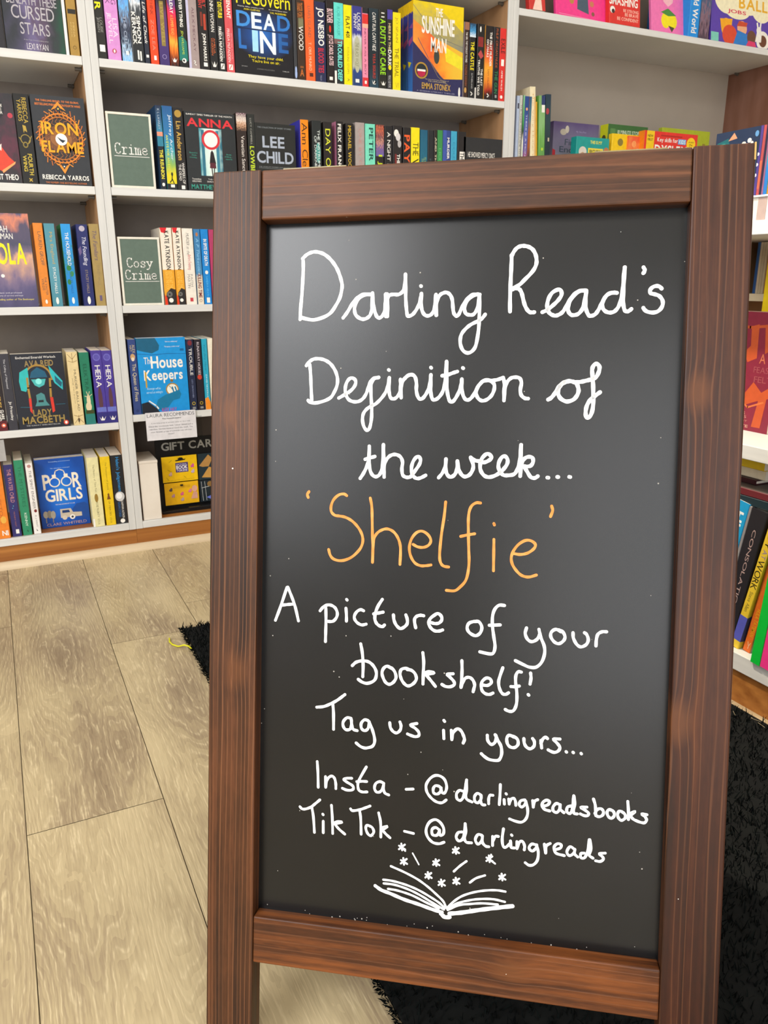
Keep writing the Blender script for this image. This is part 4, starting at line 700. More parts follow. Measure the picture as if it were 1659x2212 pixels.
def clear_plastic():
    m = bpy.data.materials.new('clear acrylic'); m.use_nodes = True; nt = m.node_tree; nt.nodes.clear()
    o = N(nt, 'ShaderNodeOutputMaterial'); mx = N(nt, 'ShaderNodeMixShader'); tr = N(nt, 'ShaderNodeBsdfTransparent'); gl = N(nt, 'ShaderNodeBsdfGlossy'); gl.inputs['Roughness'].default_value = .08; mx.inputs[0].default_value = .07
    tr.inputs[0].default_value = (.95, .96, .96, 1)
    nt.links.new(tr.outputs[0], mx.inputs[1]); nt.links.new(gl.outputs[0], mx.inputs[2]); nt.links.new(mx.outputs[0], o.inputs[0]); return m
ACR = clear_plastic()
st = root('shelf_talker', 'white recommendation card in a clear holder hanging under the bright blue book', 'shelf card', (.346, 2.2385, .314))
mb = MB(); mb.box((.002, -.0010, .0), (.156, .0004, .0605), ACR); mb.build('clear_holder', st)
mb = MB(); mb.box((.0, -.0042, .0005), (.139, -.0030, .079), mat('#dedce0', .55))
GRY = '#5a5a62'
draw(mb, [('H', 'LAURA RECOMMENDS', .03, .83, .97, .95, '#4a5058', 'n'), ('H', 'The Housekeepers', .32, .72, .7, .785, '#3a3c42'), ('H', 'A charming group of servants come to rob in their', .1, .585, .88, .64, GRY, 'n'), ('H', 'Edwardian townhouse heist. I never missed such a', .05, .48, .93, .535, GRY, 'n'), ('H', 'relentless, hilarious hundred word this week. The', .05, .375, .92, .43, GRY, 'n'), ('H', 'most likeable group of criminals you will ever', .08, .27, .9, .325, GRY, 'n'), ('H', 'meet!', .42, .185, .54, .23, GRY, 'n')], lambda u, v, l: (u * .139, -.0042 - l, v * .079), .139, .079, e=.00004)
tag(mb.build('card', st), 'white printed card')
st2 = root('shelf_talker', 'pale grey card hanging from the shelf at the left photo edge', 'shelf card', (-.11, 2.2385, .295))
mb = MB(); mb.box((0, -.002, 0), (.0955, -.0005, .056), mat('#a9a6a4', .4)); mb.build('card', st2)

wb_ = root('cardboard_box', 'plain white upright box on the bottom shelf beside the gift card stand', 'box', (.318, 2.246, .0826))
mb = MB(); mb.box((0, 0, 0), (.051, .13, .166), noise_mat('white card', '#e0d6c8', '#ece4d8', (9, 9, 9)), .001); mb.build('body', wb_)
mb = MB(); mb.box((-.0008, -.0008, .166), (.0518, .1308, .1735), noise_mat('white card', '#e0d6c8', '#ece4d8', (9, 9, 9)), .0008); mb.build('lid', wb_)

gs = root('gift_card_stand', 'black gift card display stand with silver lettering on the bottom shelf', 'display stand', (.378, 2.28, .0826))
BLK = mat('#151517', .35)
mb = MB(); mb.box((0, 0, 0), (.29, .16, .008), BLK, .001); mb.build('base', gs)
mb = MB(); mb.box((0, .036, .008), (.29, .040, .218), BLK)
draw(mb, [('H', 'GIFT CARDS', .06, .83, .72, .945, '#9a9a94')], lambda u, v, l: (u * .29, .036 - l, .008 + v * .21), .29, .21)
mb.build('back_board', gs)
mb = MB(); mb.box((.077, -.002, .008), (.20, .010, .0125), BLK, .001); mb.build('tray_lip', gs)
YL = '#f2c414'
def gift_card(label, x, z, w, h, col, cmds, flap=False):
    r = root('gift_card', label, 'gift card', (x, 2.302, z), 'gift cards on the black stand')
    mb = MB(); mb.box((0, .004, 0), (w, .0065, h), mat(col, .35), .0005)
    draw(mb, [c for c in cmds if flap is False or c[0] != 'X'], lambda u, v, l: (u * w, .004 - l, v * h), w, h, e=.00005); mb.build('card', r)
    mb = MB(); mb.box((w * .46, -.002, h - .010), (w * .54, .012, h - .006), BLK); mb.build('hook', r)
PU = '#4a3a78'
crit = lambda u, v, c='#d87aa0': [('E', u, v, .05, .04, c), ('E', u + .02, v + .06, .03, .03, c), ('K', '#8a5a3a', .008, [(u - .03, v - .06), (u - .02, v - .02)]), ('K', '#8a5a3a', .008, [(u + .03, v - .06), (u + .02, v - .02)])]
scrib = [('K', '#8a7a1c', .008, [(.2, .78), (.28, .86)]), ('K', '#8a7a1c', .008, [(.15, .5), (.26, .4)]), ('K', '#8a7a1c', .008, [(.6, .2), (.66, .12)]), ('K', '#8a7a1c', .008, [(.1, .2), (.16, .1)])]
r0 = gift_card('yellow gift card pack with purple logo block, upper left on the black stand', .391, .171, .103, .077, YL, [('P', '#1c1a14', [(.38, .84), (.46, .86), (.5, .94), (.58, .94), (.62, .87), (.68, .88), (.66, .83), (.4, .8)]), ('R', .38, .36, .74, .74, PU), ('H', 'NATIONAL', .41, .64, .71, .7, '#e8e4f0', 'n'), ('H', 'BOOK', .4, .49, .72, .63, '#ffffff'), ('H', 'TOKENS', .41, .395, .71, .475, '#e8e4f0'), ('H', 'The gift card for every book lover', .12, .05, .9, .09, '#a88a14', 'n')] + crit(.86, .56, '#d85a9a') + crit(.86, .34, '#c8b0c8') + crit(.22, .3, '#d8b0a0') + scrib)
r1 = gift_card('amber-yellow gift card pack with pink animals, lower left on the black stand', .393, .101, .1, .067, '#eab416', [('R', .25, .74, .75, .86, '#d8a41a')] + crit(.18, .68, '#5a4a4a') + crit(.24, .4, '#b88a9a') + crit(.5, .46, '#d85a8a') + crit(.74, .56, '#d87a9a') + crit(.5, .2, '#b8a0a0') + [('P', '#d8a08a', [(.76, .2), (.96, .2), (.95, .5), (.84, .5)]), ('E', .88, .66, .08, .1, '#e0a890')])
r2 = gift_card('dark teal gift card pack with tan shapes, upper right on the black stand', .4975, .168, .103, .08, '#24343c', [('P', '#b88a4c', [(.02, .55), (.3, .95), (.42, .8), (.3, .5), (.12, .5)]), ('P', '#c8984c', [(.08, .1), (.3, .48), (.5, .4), (.45, .05)]), ('P', '#b88a4c', [(.45, .6), (.6, .98), (.9, .9), (.7, .5)]), ('P', '#9a7a4a', [(.6, .1), (.9, .2), (.8, .45), (.62, .4)])])
r3 = gift_card('dark navy gift card pack with white lines, lower right on the black stand', .4975, .1, .103, .066, '#1c2830', [('K', '#d8dcdc', .008, [(.08, .05), (.05, .95)]), ('K', '#d8dcdc', .008, [(.18, .05), (.15, .95)]), ('K', '#d8dcdc', .012, [(.05, .66), (.35, .72)]), ('P', '#6a7ad8', [(.18, .2), (.45, .35), (.6, .2), (.3, .1)]), ('E', .3, .82, .08, .08, '#8a6a3a')])

# ------------------------------------------------------------------ books on the wall bookcases
#   kind, x, y, z, width, height, depth/thickness, roll, lean, colour, label, group, flags, spine art, cover art
BOOKS = [
('S', 'A', 0.3134, 2.245, 1.265, 0.0215, 0.198, 0.129, 0, 0, '#24231f', 'black paperback with yellow capitals against the left upright, first on the top middle shelf', 'books on the top shelf of the middle bookcase', 0, None, [('T', 'A LIAR', 1, 0.53, 0.12, 0.75, '#f4ee10', 'b'), ('T', 'LOUISE', 0.45, 0.29, 0.52, 0.8, '#8f8d88', 'n'), ('T', 'JENSEN', 0.45, 0.29, 0.18, 0.46, '#8f8d88', 'n'), ('R', 0.28, 0.08, 0.85, 0.155, '#f2efe8')], []),
('S', 'A', 0.3378, 2.245, 1.265, 0.0309, 0.198, 0.129, 0, 0, '#d48fd0', 'pink-lilac paperback with dark and pale pink capitals, first pink spine on top middle shelf', 'books on the top shelf of the middle bookcase', 0, None, [('T', 'BREAKING', 1, 0.61, 0.54, 0.88, '#6a3a66', 'n'), ('T', 'THE DARK', 1, 0.61, 0.12, 0.44, '#6a3a66', 'n'), ('T', 'LISA', 0.46, 0.25, 0.52, 0.86, '#f6d8ea', 'n'), ('T', 'JEWELL', 0.52, 0.18, 0.1, 0.46, '#f6d8ea', 'n'), ('E', 0.5, 0.1, 0.17, 0.17, '#b9455c'), ('E', 0.5, 0.1, 0.07, 0.12, '#f2efe8')], []),
('S', 'A', 0.3714, 2.245, 1.265, 0.0241, 0.198, 0.129, 0, 0, 'G|v|.5|14|1|#7db9ec@0,#bcd6ee@.1,#44526a@.2,#20263a@.35,#707a92@.5,#6cb2ee@.62,#3f8fe4@1', 'blue paperback with snowy mountain spine on the top middle shelf', 'books on the top shelf of the middle bookcase', 0, None, [('T', 'THE CELL', 0.5, 0.18, 0.35, 0.62, '#aab6cc', 'n'), ('T', 'AVE', 0.95, 0.62, 0.3, 0.6, '#6a7fc2', 'n'), ('R', 0.38, 0.075, 0.66, 0.115, '#f2efe8')], []),
('S', 'A', 0.3975, 2.245, 1.265, 0.0262, 0.198, 0.129, 0, 0, 'G|v|.25|8|2|#23272b@0,#2a2f34@.5,#5a6066@.6,#e6ecf2@.66,#7ea4c4@.75,#4a5f7e@.85,#26344d@1', 'dark paperback with white two-line name and pale band beside the snowy spine', 'books on the top shelf of the middle bookcase', 0, None, [('T', 'SIMON', 0.52, 0.22, 0.52, 0.86, '#f2efe8', 'b'), ('T', 'KERNICK', 0.56, 0.2, 0.1, 0.46, '#f2efe8', 'b'), ('R', 0.42, 0.035, 0.56, 0.14, '#f2efe8'), ('R', 0.64, 0.025, 0.78, 0.13, '#f2efe8'), ('P', '#a3375a', [(0.1, 0.86), (0.9, 0.9), (0.8, 0.78), (0.5, 0.74), (0.2, 0.8)])], []),
('S', 'A', 0.4264, 2.245, 1.265, 0.0115, 0.198, 0.129, 0, 0, '#262c3c', 'slim navy paperback with white italic title, between dark spine and orange spine', 'books on the top shelf of the middle bookcase', 0, None, [('T', 'The Life of Chuck', 0.83, 0.22, 0.15, 0.75, '#f2efe8', 'i'), ('T', 'KING', 1, 0.86, 0.2, 0.8, '#f2efe8', 'n'), ('R', 0.25, 0.07, 0.8, 0.1, '#f2efe8')], []),
('S', 'A', 0.4404, 2.245, 1.265, 0.0195, 0.198, 0.129, 0, 0, '#f0481e', 'bright orange paperback with dark title, left of the black and purple spine', 'books on the top shelf of the middle bookcase', 0, None, [('T', 'CAN SHE THINK', 1, 0.55, 0.3, 0.7, '#8c2c10', 'n'), ('T', 'ZOE LEA', 0.5, 0.16, 0.3, 0.66, '#c98a76', 'n'), ('R', 0.4, 0.05, 0.7, 0.1, '#f2efe8')], []),
('S', 'A', 0.4623, 2.245, 1.265, 0.0238, 0.198, 0.129, 0, 0, 'G|v|.1|6|3|#3e2f6a@0,#4a3378@.35,#5d3566@.6,#2a2224@.72,#1c1a1a@1', 'black and purple paperback with tall gold scribbled title on its spine', 'books on the top shelf of the middle bookcase', 0, None, [('R', 0.3, 0.22, 0.72, 0.72, '#8d7a3c'), ('T', 'LIVE WELL', 0.7, 0.24, 0.36, 0.68, '#a8934c', 'b'), ('T', 'ODE', 1, 0.84, 0.3, 0.66, '#f2efe8', 'b'), ('O', 0.5, 0.1, 0.2, 0.03, '#b9aede', 1)], []),
('S', 'A', 0.4888, 2.245, 1.265, 0.0204, 0.198, 0.129, 0, 0, 'G|v|.15|5|4|#2c1a18@0,#7a3216@.1,#f07a1e@.2,#ffb03c@.26,#f2581c@.36,#ee3b2a@.5,#d9275e@.62,#5d3a78@.7,#4b3876@1', 'sunset coloured paperback going from purple to orange on the top middle shelf', 'books on the top shelf of the middle bookcase', 0, None, [('T', 'SOUTH HOLIDAY', 1, 0.6, 0.3, 0.7, '#f2efe8', 'b'), ('T', 'A SUMMER READ', 0.58, 0.36, 0.3, 0.66, '#ffb45a', 'n'), ('P', '#f2efe8', [(0.2, 0.1), (0.35, 0.07), (0.5, 0.1), (0.65, 0.07), (0.85, 0.1), (0.65, 0.05), (0.35, 0.05)])], []),
('S', 'A', 0.5112, 2.245, 1.265, 0.0223, 0.198, 0.129, 0, 0, '#1b1c1b', 'black paperback with white title and teal base, right of the sunset spine', 'books on the top shelf of the middle bookcase', 0, None, [('T', 'GAME OF EVERYTHING', 1, 0.46, 0.3, 0.66, '#f2efe8', 'b'), ('P', '#1f7a6c', [(0.02, 0.08), (0.98, 0.08), (0.95, 0.3), (0.5, 0.36), (0.05, 0.34)]), ('T', 'JEN WILLIAMS', 0.42, 0.15, 0.3, 0.62, '#b8cf3a', 'n'), ('E', 0.55, 0.08, 0.24, 0.24, '#f2efe8'), ('E', 0.5, 0.08, 0.12, 0.12, '#1b1c1b')], []),
('S', 'A', 0.5358, 2.245, 1.265, 0.0271, 0.198, 0.129, 0, 0, '#a2918f', 'mauve-grey paperback with faint red top and ragged lilac edge, top middle shelf', 'books on the top shelf of the middle bookcase', 0, None, [('R', 0.0, 0, 0.22, 1, '#c2bedd'), ('T', 'ALEX MECKAY', 0.7, 0.2, 0.5, 0.72, '#6a4a55', 'n'), ('R', 0.3, 0.82, 0.95, 0.98, '#c4504e'), ('R', 0.35, 0.86, 0.9, 0.88, '#a84846'), ('K', '#f2efe8', 0.07, [(0.45, 0.09), (0.62, 0.09), (0.48, 0.05), (0.66, 0.045)])], []),
('S', 'A', 0.5645, 2.245, 1.265, 0.0246, 0.198, 0.129, 0, 0, '#1e1b1b', 'black paperback with red two-line title over a white name', 'books on the top shelf of the middle bookcase', 0, None, [('T', 'THE FAMILY', 1, 0.72, 0.52, 0.86, '#c4342c', 'b'), ('T', 'EXPERIMENT', 1, 0.7, 0.14, 0.46, '#c4342c', 'b'), ('R', 0.25, 0.5, 0.45, 0.66, '#7a2f22'), ('R', 0.55, 0.46, 0.8, 0.64, '#b5402a'), ('T', 'JOHN MARRS', 0.42, 0.1, 0.3, 0.72, '#f2efe8', 'b'), ('R', 0.35, 0.04, 0.75, 0.085, '#f2efe8')], []),
('S', 'A', 0.5908, 2.245, 1.265, 0.0205, 0.198, 0.129, 0, 0, '#1d1e20', 'black paperback with white BURNING style capitals and small orange name', 'books on the top shelf of the middle bookcase', 0, None, [('T', 'THE BURNING WOMAN', 1, 0.45, 0.28, 0.72, '#f2efe8', 'n'), ('T', 'AMELIA', 0.38, 0.2, 0.5, 0.72, '#c8622c', 'n'), ('T', 'WARREN', 0.38, 0.18, 0.2, 0.44, '#c8622c', 'n'), ('P', '#f2efe8', [(0.15, 0.11), (0.35, 0.06), (0.5, 0.11), (0.65, 0.06), (0.9, 0.11), (0.66, 0.045), (0.34, 0.045)])], []),
('S', 'A', 0.6127, 2.245, 1.265, 0.0191, 0.198, 0.129, 0, 0, '#1f2022', 'black paperback with yellow and white capitals, left of the coral spine', 'books on the top shelf of the middle bookcase', 0, None, [('T', 'DO NOT DISTURB', 1, 0.62, 0.22, 0.78, '#f4e21c', 'b'), ('T', 'FREIDA McFADDEN', 0.52, 0.12, 0.18, 0.56, '#f2efe8', 'b'), ('T', 'BESTSELLING AUTHOR', 0.46, 0.16, 0.66, 0.82, '#b8b8b8', 'n'), ('R', 0.25, 0.03, 0.75, 0.095, '#f2efe8'), ('K', '#1f2022', 0.1, [(0.35, 0.04), (0.6, 0.085)])], []),
('S', 'A', 0.6338, 2.245, 1.265, 0.0207, 0.198, 0.129, 0, 0, '#d3545a', 'coral red paperback with white capitals, left of the big black and blue cover', 'books on the top shelf of the middle bookcase', 0, None, [('T', 'THE TENANT', 1, 0.63, 0.3, 0.76, '#f2efe8', 'b'), ('T', 'FREIDA McFADDEN', 0.51, 0.12, 0.2, 0.52, '#f4d8d8', 'n'), ('T', 'BESTSELLING AUTHOR', 0.46, 0.16, 0.66, 0.82, '#e8a0a2', 'n'), ('R', 0.25, 0.03, 0.75, 0.095, '#f2efe8'), ('K', '#d3545a', 0.1, [(0.35, 0.04), (0.6, 0.085)])], []),
('F', 'A', 0.6568, 2.245, 1.265, 0.16, 0.198, 0.03, 0, 0, '#17171d', 'black face-out paperback with glowing blue two-line title on the top middle shelf', 'books on the top shelf of the middle bookcase', 0, None, [], [('R', 0.0, 0.2, 1, 0.78, 'GR|.15|3|5|#2a6fc4@0,#1c4586@.45,#17171d@1'), ('H', 'McGovern', 0.06, 0.82, 0.97, 0.985, '#f4e21c', 'n'), ('H', 'Gripping, chilling, compulsive thriller', 0.08, 0.785, 0.52, 0.8, '#f2efe8', 'n'), ('H', 'ANN CLEEVES', 0.18, 0.755, 0.45, 0.775, '#f4e21c', 'n'), ('H', 'An extraordinary talent', 0.6, 0.785, 0.92, 0.8, '#f2efe8', 'n'), ('H', 'VAL MCDERMID', 0.62, 0.75, 0.9, 0.77, '#f4e21c', 'n'), ('H', 'D', 0.05, 0.56, 0.28, 0.74, '#3f8fdc', 'b'), ('H', 'E', 0.3, 0.55, 0.47, 0.74, '#dff2ff', 'b'), ('H', 'A', 0.5, 0.55, 0.7, 0.74, '#dff2ff', 'b'), ('H', 'D', 0.74, 0.56, 0.96, 0.74, '#2f78c8', 'b'), ('R', 0.02, 0.535, 0.98, 0.548, '#142a52'), ('H', 'L', 0.07, 0.3, 0.2, 0.53, '#2a6fc0', 'b'), ('H', 'I', 0.3, 0.28, 0.4, 0.53, '#a5dcff', 'b'), ('H', 'N', 0.43, 0.27, 0.7, 0.53, '#e6f6ff', 'b'), ('H', 'E', 0.75, 0.3, 0.92, 0.53, '#2560a8', 'b'), ('H', 'They have your child.', 0.22, 0.195, 0.82, 0.235, '#f4e21c', 'n'), ('H', "You're live on air.", 0.28, 0.155, 0.76, 0.19, '#f4e21c', 'n'), ('H', 'SPHERE', 0.1, 0.09, 0.2, 0.1, '#a8a8a8', 'n'), ('H', 'STEPHEN MCGOVERN', 0.36, 0.07, 0.66, 0.085, '#777777', 'n'), ('H', 'THRILLER', 0.8, 0.075, 0.92, 0.085, '#cccccc', 'n')]),
('S', 'A', 0.8194, 2.245, 1.265, 0.009, 0.198, 0.129, 0, 0, '#3a3c40', 'very slim charcoal spine with pale blue penguin-shaped mark at its foot, top middle shelf', 'books on the top shelf of the middle bookcase', 0, None, [('E', 0.5, 0.12, 0.3, 0.9, '#9fb4e0'), ('E', 0.5, 0.07, 0.36, 1.2, '#9fb4e0')], []),
('S', 'A', 0.83, 2.245, 1.265, 0.0211, 0.1899, 0.129, 0, 0, '#3a2a1e', 'dark brown paperback with white outlined capitals and orange letter at foot', 'books on the top shelf of the middle bookcase', 0, None, [('T', 'TRIGGER POINT', 0.97, 0.78, 0.1, 0.8, '#b86a2e', 'b'), ('R', 0.2, 0.66, 0.85, 0.78, '#7d7a5a'), ('T', 'WOOD', 0.68, 0.38, 0.2, 0.8, '#f2efe8', 'n'), ('H', 'A', 0.25, 0.05, 0.8, 0.14, '#c06a2c', 'b'), ('R', 0.3, 0.155, 0.75, 0.18, '#8a5228')], []),
('S', 'A', 0.8533, 2.245, 1.265, 0.0266, 0.1993, 0.129, 0, 0, '#f2632a', 'vivid orange paperback with faint grey title, left of the navy spine', 'books on the top shelf of the middle bookcase', 0, None, [('T', 'LIARS ISLAND', 0.9, 0.53, 0.3, 0.62, '#8a5a44', 'n'), ('T', 'T. ORR MUNRO', 0.47, 0.13, 0.32, 0.6, '#f6c8a4', 'n'), ('R', 0.35, 0.055, 0.75, 0.1, '#5a2a1a')], []),
('S', 'A', 0.8816, 2.245, 1.265, 0.0304, 0.193, 0.129, 0, 0, '#262b4e', 'navy paperback with tall white capitals over red capitals on the spine', 'books on the top shelf of the middle bookcase', 0, None, [('T', 'JO NESBO', 0.93, 0.46, 0.12, 0.84, '#f2efe8', 'b'), ('T', 'BLOOD TIES', 0.43, 0.12, 0.25, 0.78, '#c8283e', 'b'), ('T', 'THRILLER', 0.09, 0.02, 0.4, 0.55, '#8c90ac', 'n')], []),
('S', 'A', 0.9149, 2.245, 1.265, 0.021, 0.2003, 0.129, 0, 0, '#221c1d', 'black paperback with condensed pale pink capitals and red bird mark', 'books on the top shelf of the middle bookcase', 0, None, [('T', 'BUTCHER', 0.9, 0.73, 0.1, 0.9, '#f2cdd2', 'b'), ('E', 0.5, 0.66, 0.14, 0.4, '#d8321e'), ('T', 'JOYCE CAROL OATES', 0.59, 0.22, 0.12, 0.9, '#f2cdd2', 'b'), ('R', 0.3, 0.04, 0.75, 0.08, '#f2efe8')], []),
('S', 'A', 0.9368, 2.245, 1.265, 0.0273, 0.1975, 0.129, 0, 0, '#232a30', 'aqua over black paperback with pale aqua title in its lower half', 'books on the top shelf of the middle bookcase', 0, None, [('R', 0, 0.56, 1, 1, '#62d8cc'), ('R', 0, 0.5, 1, 0.56, '#7a5a58'), ('T', 'ROB PARKER', 0.95, 0.6, 0.35, 0.66, '#3aa89e', 'n'), ('T', 'TROUBLED DEEP', 0.54, 0.04, 0.36, 0.84, '#7ff0e4', 'b'), ('R', 0, 0, 0.22, 0.165, '#f2efe8')], []),
('S', 'A', 0.966, 2.245, 1.265, 0.0234, 0.1956, 0.129, 0, 0, '#f2e20e', 'bright yellow paperback with black stencil title, right of the aqua and black one', 'books on the top shelf of the middle bookcase', 0, None, [('T', 'FLAT 401', 0.86, 0.6, 0.25, 0.75, '#2a2408', 'b'), ('T', 'ROSALIND STOPPS', 0.48, 0.14, 0.38, 0.62, '#a8961c', 'n'), ('K', '#a8961c', 0.08, [(0.4, 0.08), (0.6, 0.07), (0.4, 0.05)])], []),
('S', 'A', 0.9909, 2.245, 1.265, 0.0283, 0.1964, 0.129, 0, 0, 'G|v|.1|6|5|#27406e@0,#2c4684@.2,#b9b9a8@.26,#9c9c7e@.4,#c2c4bc@.55,#d0d4dc@.62,#3c3f92@.66,#383a86@1', 'blue and white paperback with pale flower picture mid-spine', 'books on the top shelf of the middle bookcase', 0, None, [('T', 'LOUISE', 0.92, 0.7, 0.55, 0.88, '#f2efe8', 'n'), ('T', 'PENNY', 0.9, 0.72, 0.16, 0.48, '#f2efe8', 'n'), ('E', 0.5, 0.4, 0.36, 1.6, '#b6b79e'), ('T', 'THE BLACK WOLF', 0.55, 0.25, 0.3, 0.66, '#80825c', 'i'), ('R', 0.3, 0.045, 0.7, 0.09, '#f2efe8')], []),
('S', 'A', 1.0216, 2.245, 1.265, 0.0174, 0.1956, 0.129, 0, 0, '#e98aa8', 'pink paperback with black top and red foot on the top middle shelf', 'books on the top shelf of the middle bookcase', 0, None, [('R', 0, 0.93, 1, 1, '#25252a'), ('R', 0, 0.8, 1, 0.92, '#d83430'), ('R', 0, 0.75, 1, 0.8, '#f0b29a'), ('T', 'NEVER KISS A BOY', 0.74, 0.15, 0.34, 0.64, '#7a3a52', 'n'), ('R', 0, 0, 1, 0.12, '#d8323a'), ('R', 0.35, 0.04, 0.7, 0.08, '#f2efe8')], []),
('S', 'A', 1.042, 2.245, 1.265, 0.0283, 0.1969, 0.129, 0, 0, 'G|v|.3|7|6|#2a4656@0,#1d2a32@.3,#18262e@.8,#22323c@1', 'dark teal paperback with white italic capitals above red lettering', 'books on the top shelf of the middle bookcase', 0, None, [('T', "CAN'T RUN, CAN'T HIDE", 0.95, 0.47, 0.3, 0.74, '#f2efe8', 'i'), ('T', 'YRSA SIGURD', 0.44, 0.12, 0.38, 0.68, '#b03426', 'b'), ('P', '#f2efe8', [(0.3, 0.1), (0.45, 0.06), (0.55, 0.1), (0.7, 0.06), (0.8, 0.1), (0.66, 0.045), (0.4, 0.045)])], []),
('S', 'A', 1.0725, 2.245, 1.265, 0.0242, 0.1983, 0.129, 0, 0, '#22231f', 'black paperback with lime green capitals down the whole spine', 'books on the top shelf of the middle bookcase', 0, None, [('T', 'A DUTY OF CARE', 0.88, 0.18, 0.15, 0.85, '#9ade20', 'b'), ('T', 'I I', 0.96, 0.9, 0.3, 0.7, '#f2efe8', 'b'), ('P', '#f2efe8', [(0.2, 0.1), (0.4, 0.06), (0.55, 0.1), (0.7, 0.06), (0.9, 0.1), (0.7, 0.045), (0.4, 0.045)])], []),
('S', 'A', 1.0985, 2.245, 1.265, 0.0158, 0.2002, 0.129, 0, 0, '#252327', 'narrow black paperback with yellowish and white capitals, left of the yellow spine', 'books on the top shelf of the middle bookcase', 0, None, [('R', 0, 0.88, 1, 1, '#4a3f9c'), ('T', 'HERE IN THE', 0.83, 0.5, 0.22, 0.66, '#d8c890', 'b'), ('T', 'DARK', 0.5, 0.3, 0.15, 0.8, '#f2efe8', 'b'), ('E', 0.5, 0.28, 0.3, 0.4, '#f4e21c'), ('T', 'MEALS GILMORE', 0.18, 0.02, 0.2, 0.7, '#b8b8b8', 'n')], []),
('S', 'A', 1.1164, 2.245, 1.265, 0.0244, 0.1955, 0.129, 0, 0, '#f2dc14', 'yellow paperback with thin olive capitals, left of the large orange and blue cover', 'books on the top shelf of the middle bookcase', 0, None, [('T', 'JO SPAIN', 0.94, 0.62, 0.25, 0.65, '#a48c20', 'n'), ('T', 'THE TRIAL', 0.55, 0.17, 0.22, 0.72, '#6e5e14', 'n'), ('H', 'VI', 0.3, 0.03, 0.75, 0.1, '#c8b42a', 'n')], []),
('F', 'A', 1.1795, 2.245, 1.265, 0.1662, 0.2337, 0.03, 0, 0, '#e0b82e', 'tall face-out book with orange hillside cover and yellow top, front copy on top middle shelf', 'books on the top shelf of the middle bookcase', 1, None, [('R', 0, 0, 1, 0.88, 'G|v|.4|6|9|#3a78c8@0,#3a68b8@.3,#3c50a0@.55,#3a3c92@.9,#3a3c92@1'), ('P', '#e2d020', [(0.0, 0.36), (0.7, 0.33), (0.2, 0.28)]), ('P', '#a04a8c', [(0.1, 0.58), (0.95, 0.62), (0.9, 0.56), (0.2, 0.52)]), ('P', '#8a4a94', [(0.2, 0.72), (0.95, 0.76), (0.9, 0.7)]), ('P', '#f4c818', [(0.0, 0.88), (0.0, 1.0), (1.0, 1.0), (1.0, 0.86), (0.8, 0.9), (0.6, 0.86), (0.4, 0.91), (0.2, 0.87)])], [('R', 0, 0, 1, 0.3, '#2c2c58'), ('P', 'G|u|.35|5|7|#e89a3c@0,#e8622e@.35,#f0a02c@.6,#e8c23a@1', [(0.0, 0.3), (0.35, 0.32), (0.62, 0.18), (1.0, 0.2), (1.0, 0.75), (0.6, 0.9), (0.0, 0.8)]), ('P', 'G|v|.5|9|8|#8a8a78@0,#b0a25a@.5,#e2c81e@1', [(0.0, 0.8), (0.45, 0.62), (1.0, 0.5), (1.0, 1.0), (0.0, 1.0)]), ('P', '#e8cc10', [(0.3, 1.0), (1.0, 1.0), (1.0, 0.72), (0.62, 0.9)]), ('P', '#eadb2e', [(0.62, 0.55), (1.0, 0.44), (1.0, 0.3), (0.66, 0.38)]), ('K', '#7a7a70', 0.012, [(0.0, 0.95), (0.3, 0.75), (0.6, 0.62), (1.0, 0.56)]), ('K', '#5a5a68', 0.01, [(0.0, 0.55), (0.25, 0.38), (0.5, 0.22), (0.75, 0.1)]), ('K', '#4a4a66', 0.01, [(0.1, 0.6), (0.34, 0.36), (0.62, 0.16)]), ('P', '#2c2c58', [(0.0, 0.3), (0.0, 0.56), (0.2, 0.44), (0.36, 0.34), (0.55, 0.2), (0.7, 0.12), (1.0, 0.16), (1.0, 0.0), (0.0, 0.0)]), ('K', '#8a7a58', 0.008, [(0.3, 0.4), (0.5, 0.2), (0.72, 0.11)]), ('E', 0.47, 0.42, 0.055, 0.11, '#3c423e'), ('E', 0.475, 0.52, 0.022, 0.032, '#3c423e'), ('H', 'THE', 0.44, 0.86, 0.58, 0.95, '#f2efe8', 'b'), ('H', 'SUNSHINE', 0.17, 0.66, 0.82, 0.85, '#f2efe8', 'b'), ('H', 'MAN', 0.35, 0.47, 0.66, 0.63, '#f2efe8', 'b'), ('E', 0.17, 0.25, 0.13, 0.13, '#b08a34'), ('E', 0.17, 0.25, 0.105, 0.105, '#222a30'), ('P', '#b8244a', [(0.08, 0.25), (0.26, 0.25), (0.24, 0.2), (0.17, 0.175), (0.1, 0.2)]), ('R', 0.09, 0.24, 0.25, 0.262, '#f2efe8'), ('H', 'The new novel from the author of', 0.24, 0.155, 0.72, 0.168, '#c8b890', 'n'), ('H', 'THE LAMPLIGHTERS', 0.3, 0.135, 0.66, 0.148, '#c8b890', 'n'), ('H', 'EMMA STONEX', 0.18, 0.05, 0.76, 0.12, '#c09a4a', 'b'), ('H', 'A SEARING LITERARY THRILLER', 0.08, 0.018, 0.85, 0.03, '#a8a8c0', 'n'), ('E', 0.94, 0.05, 0.02, 0.08, '#f2efe8')]),
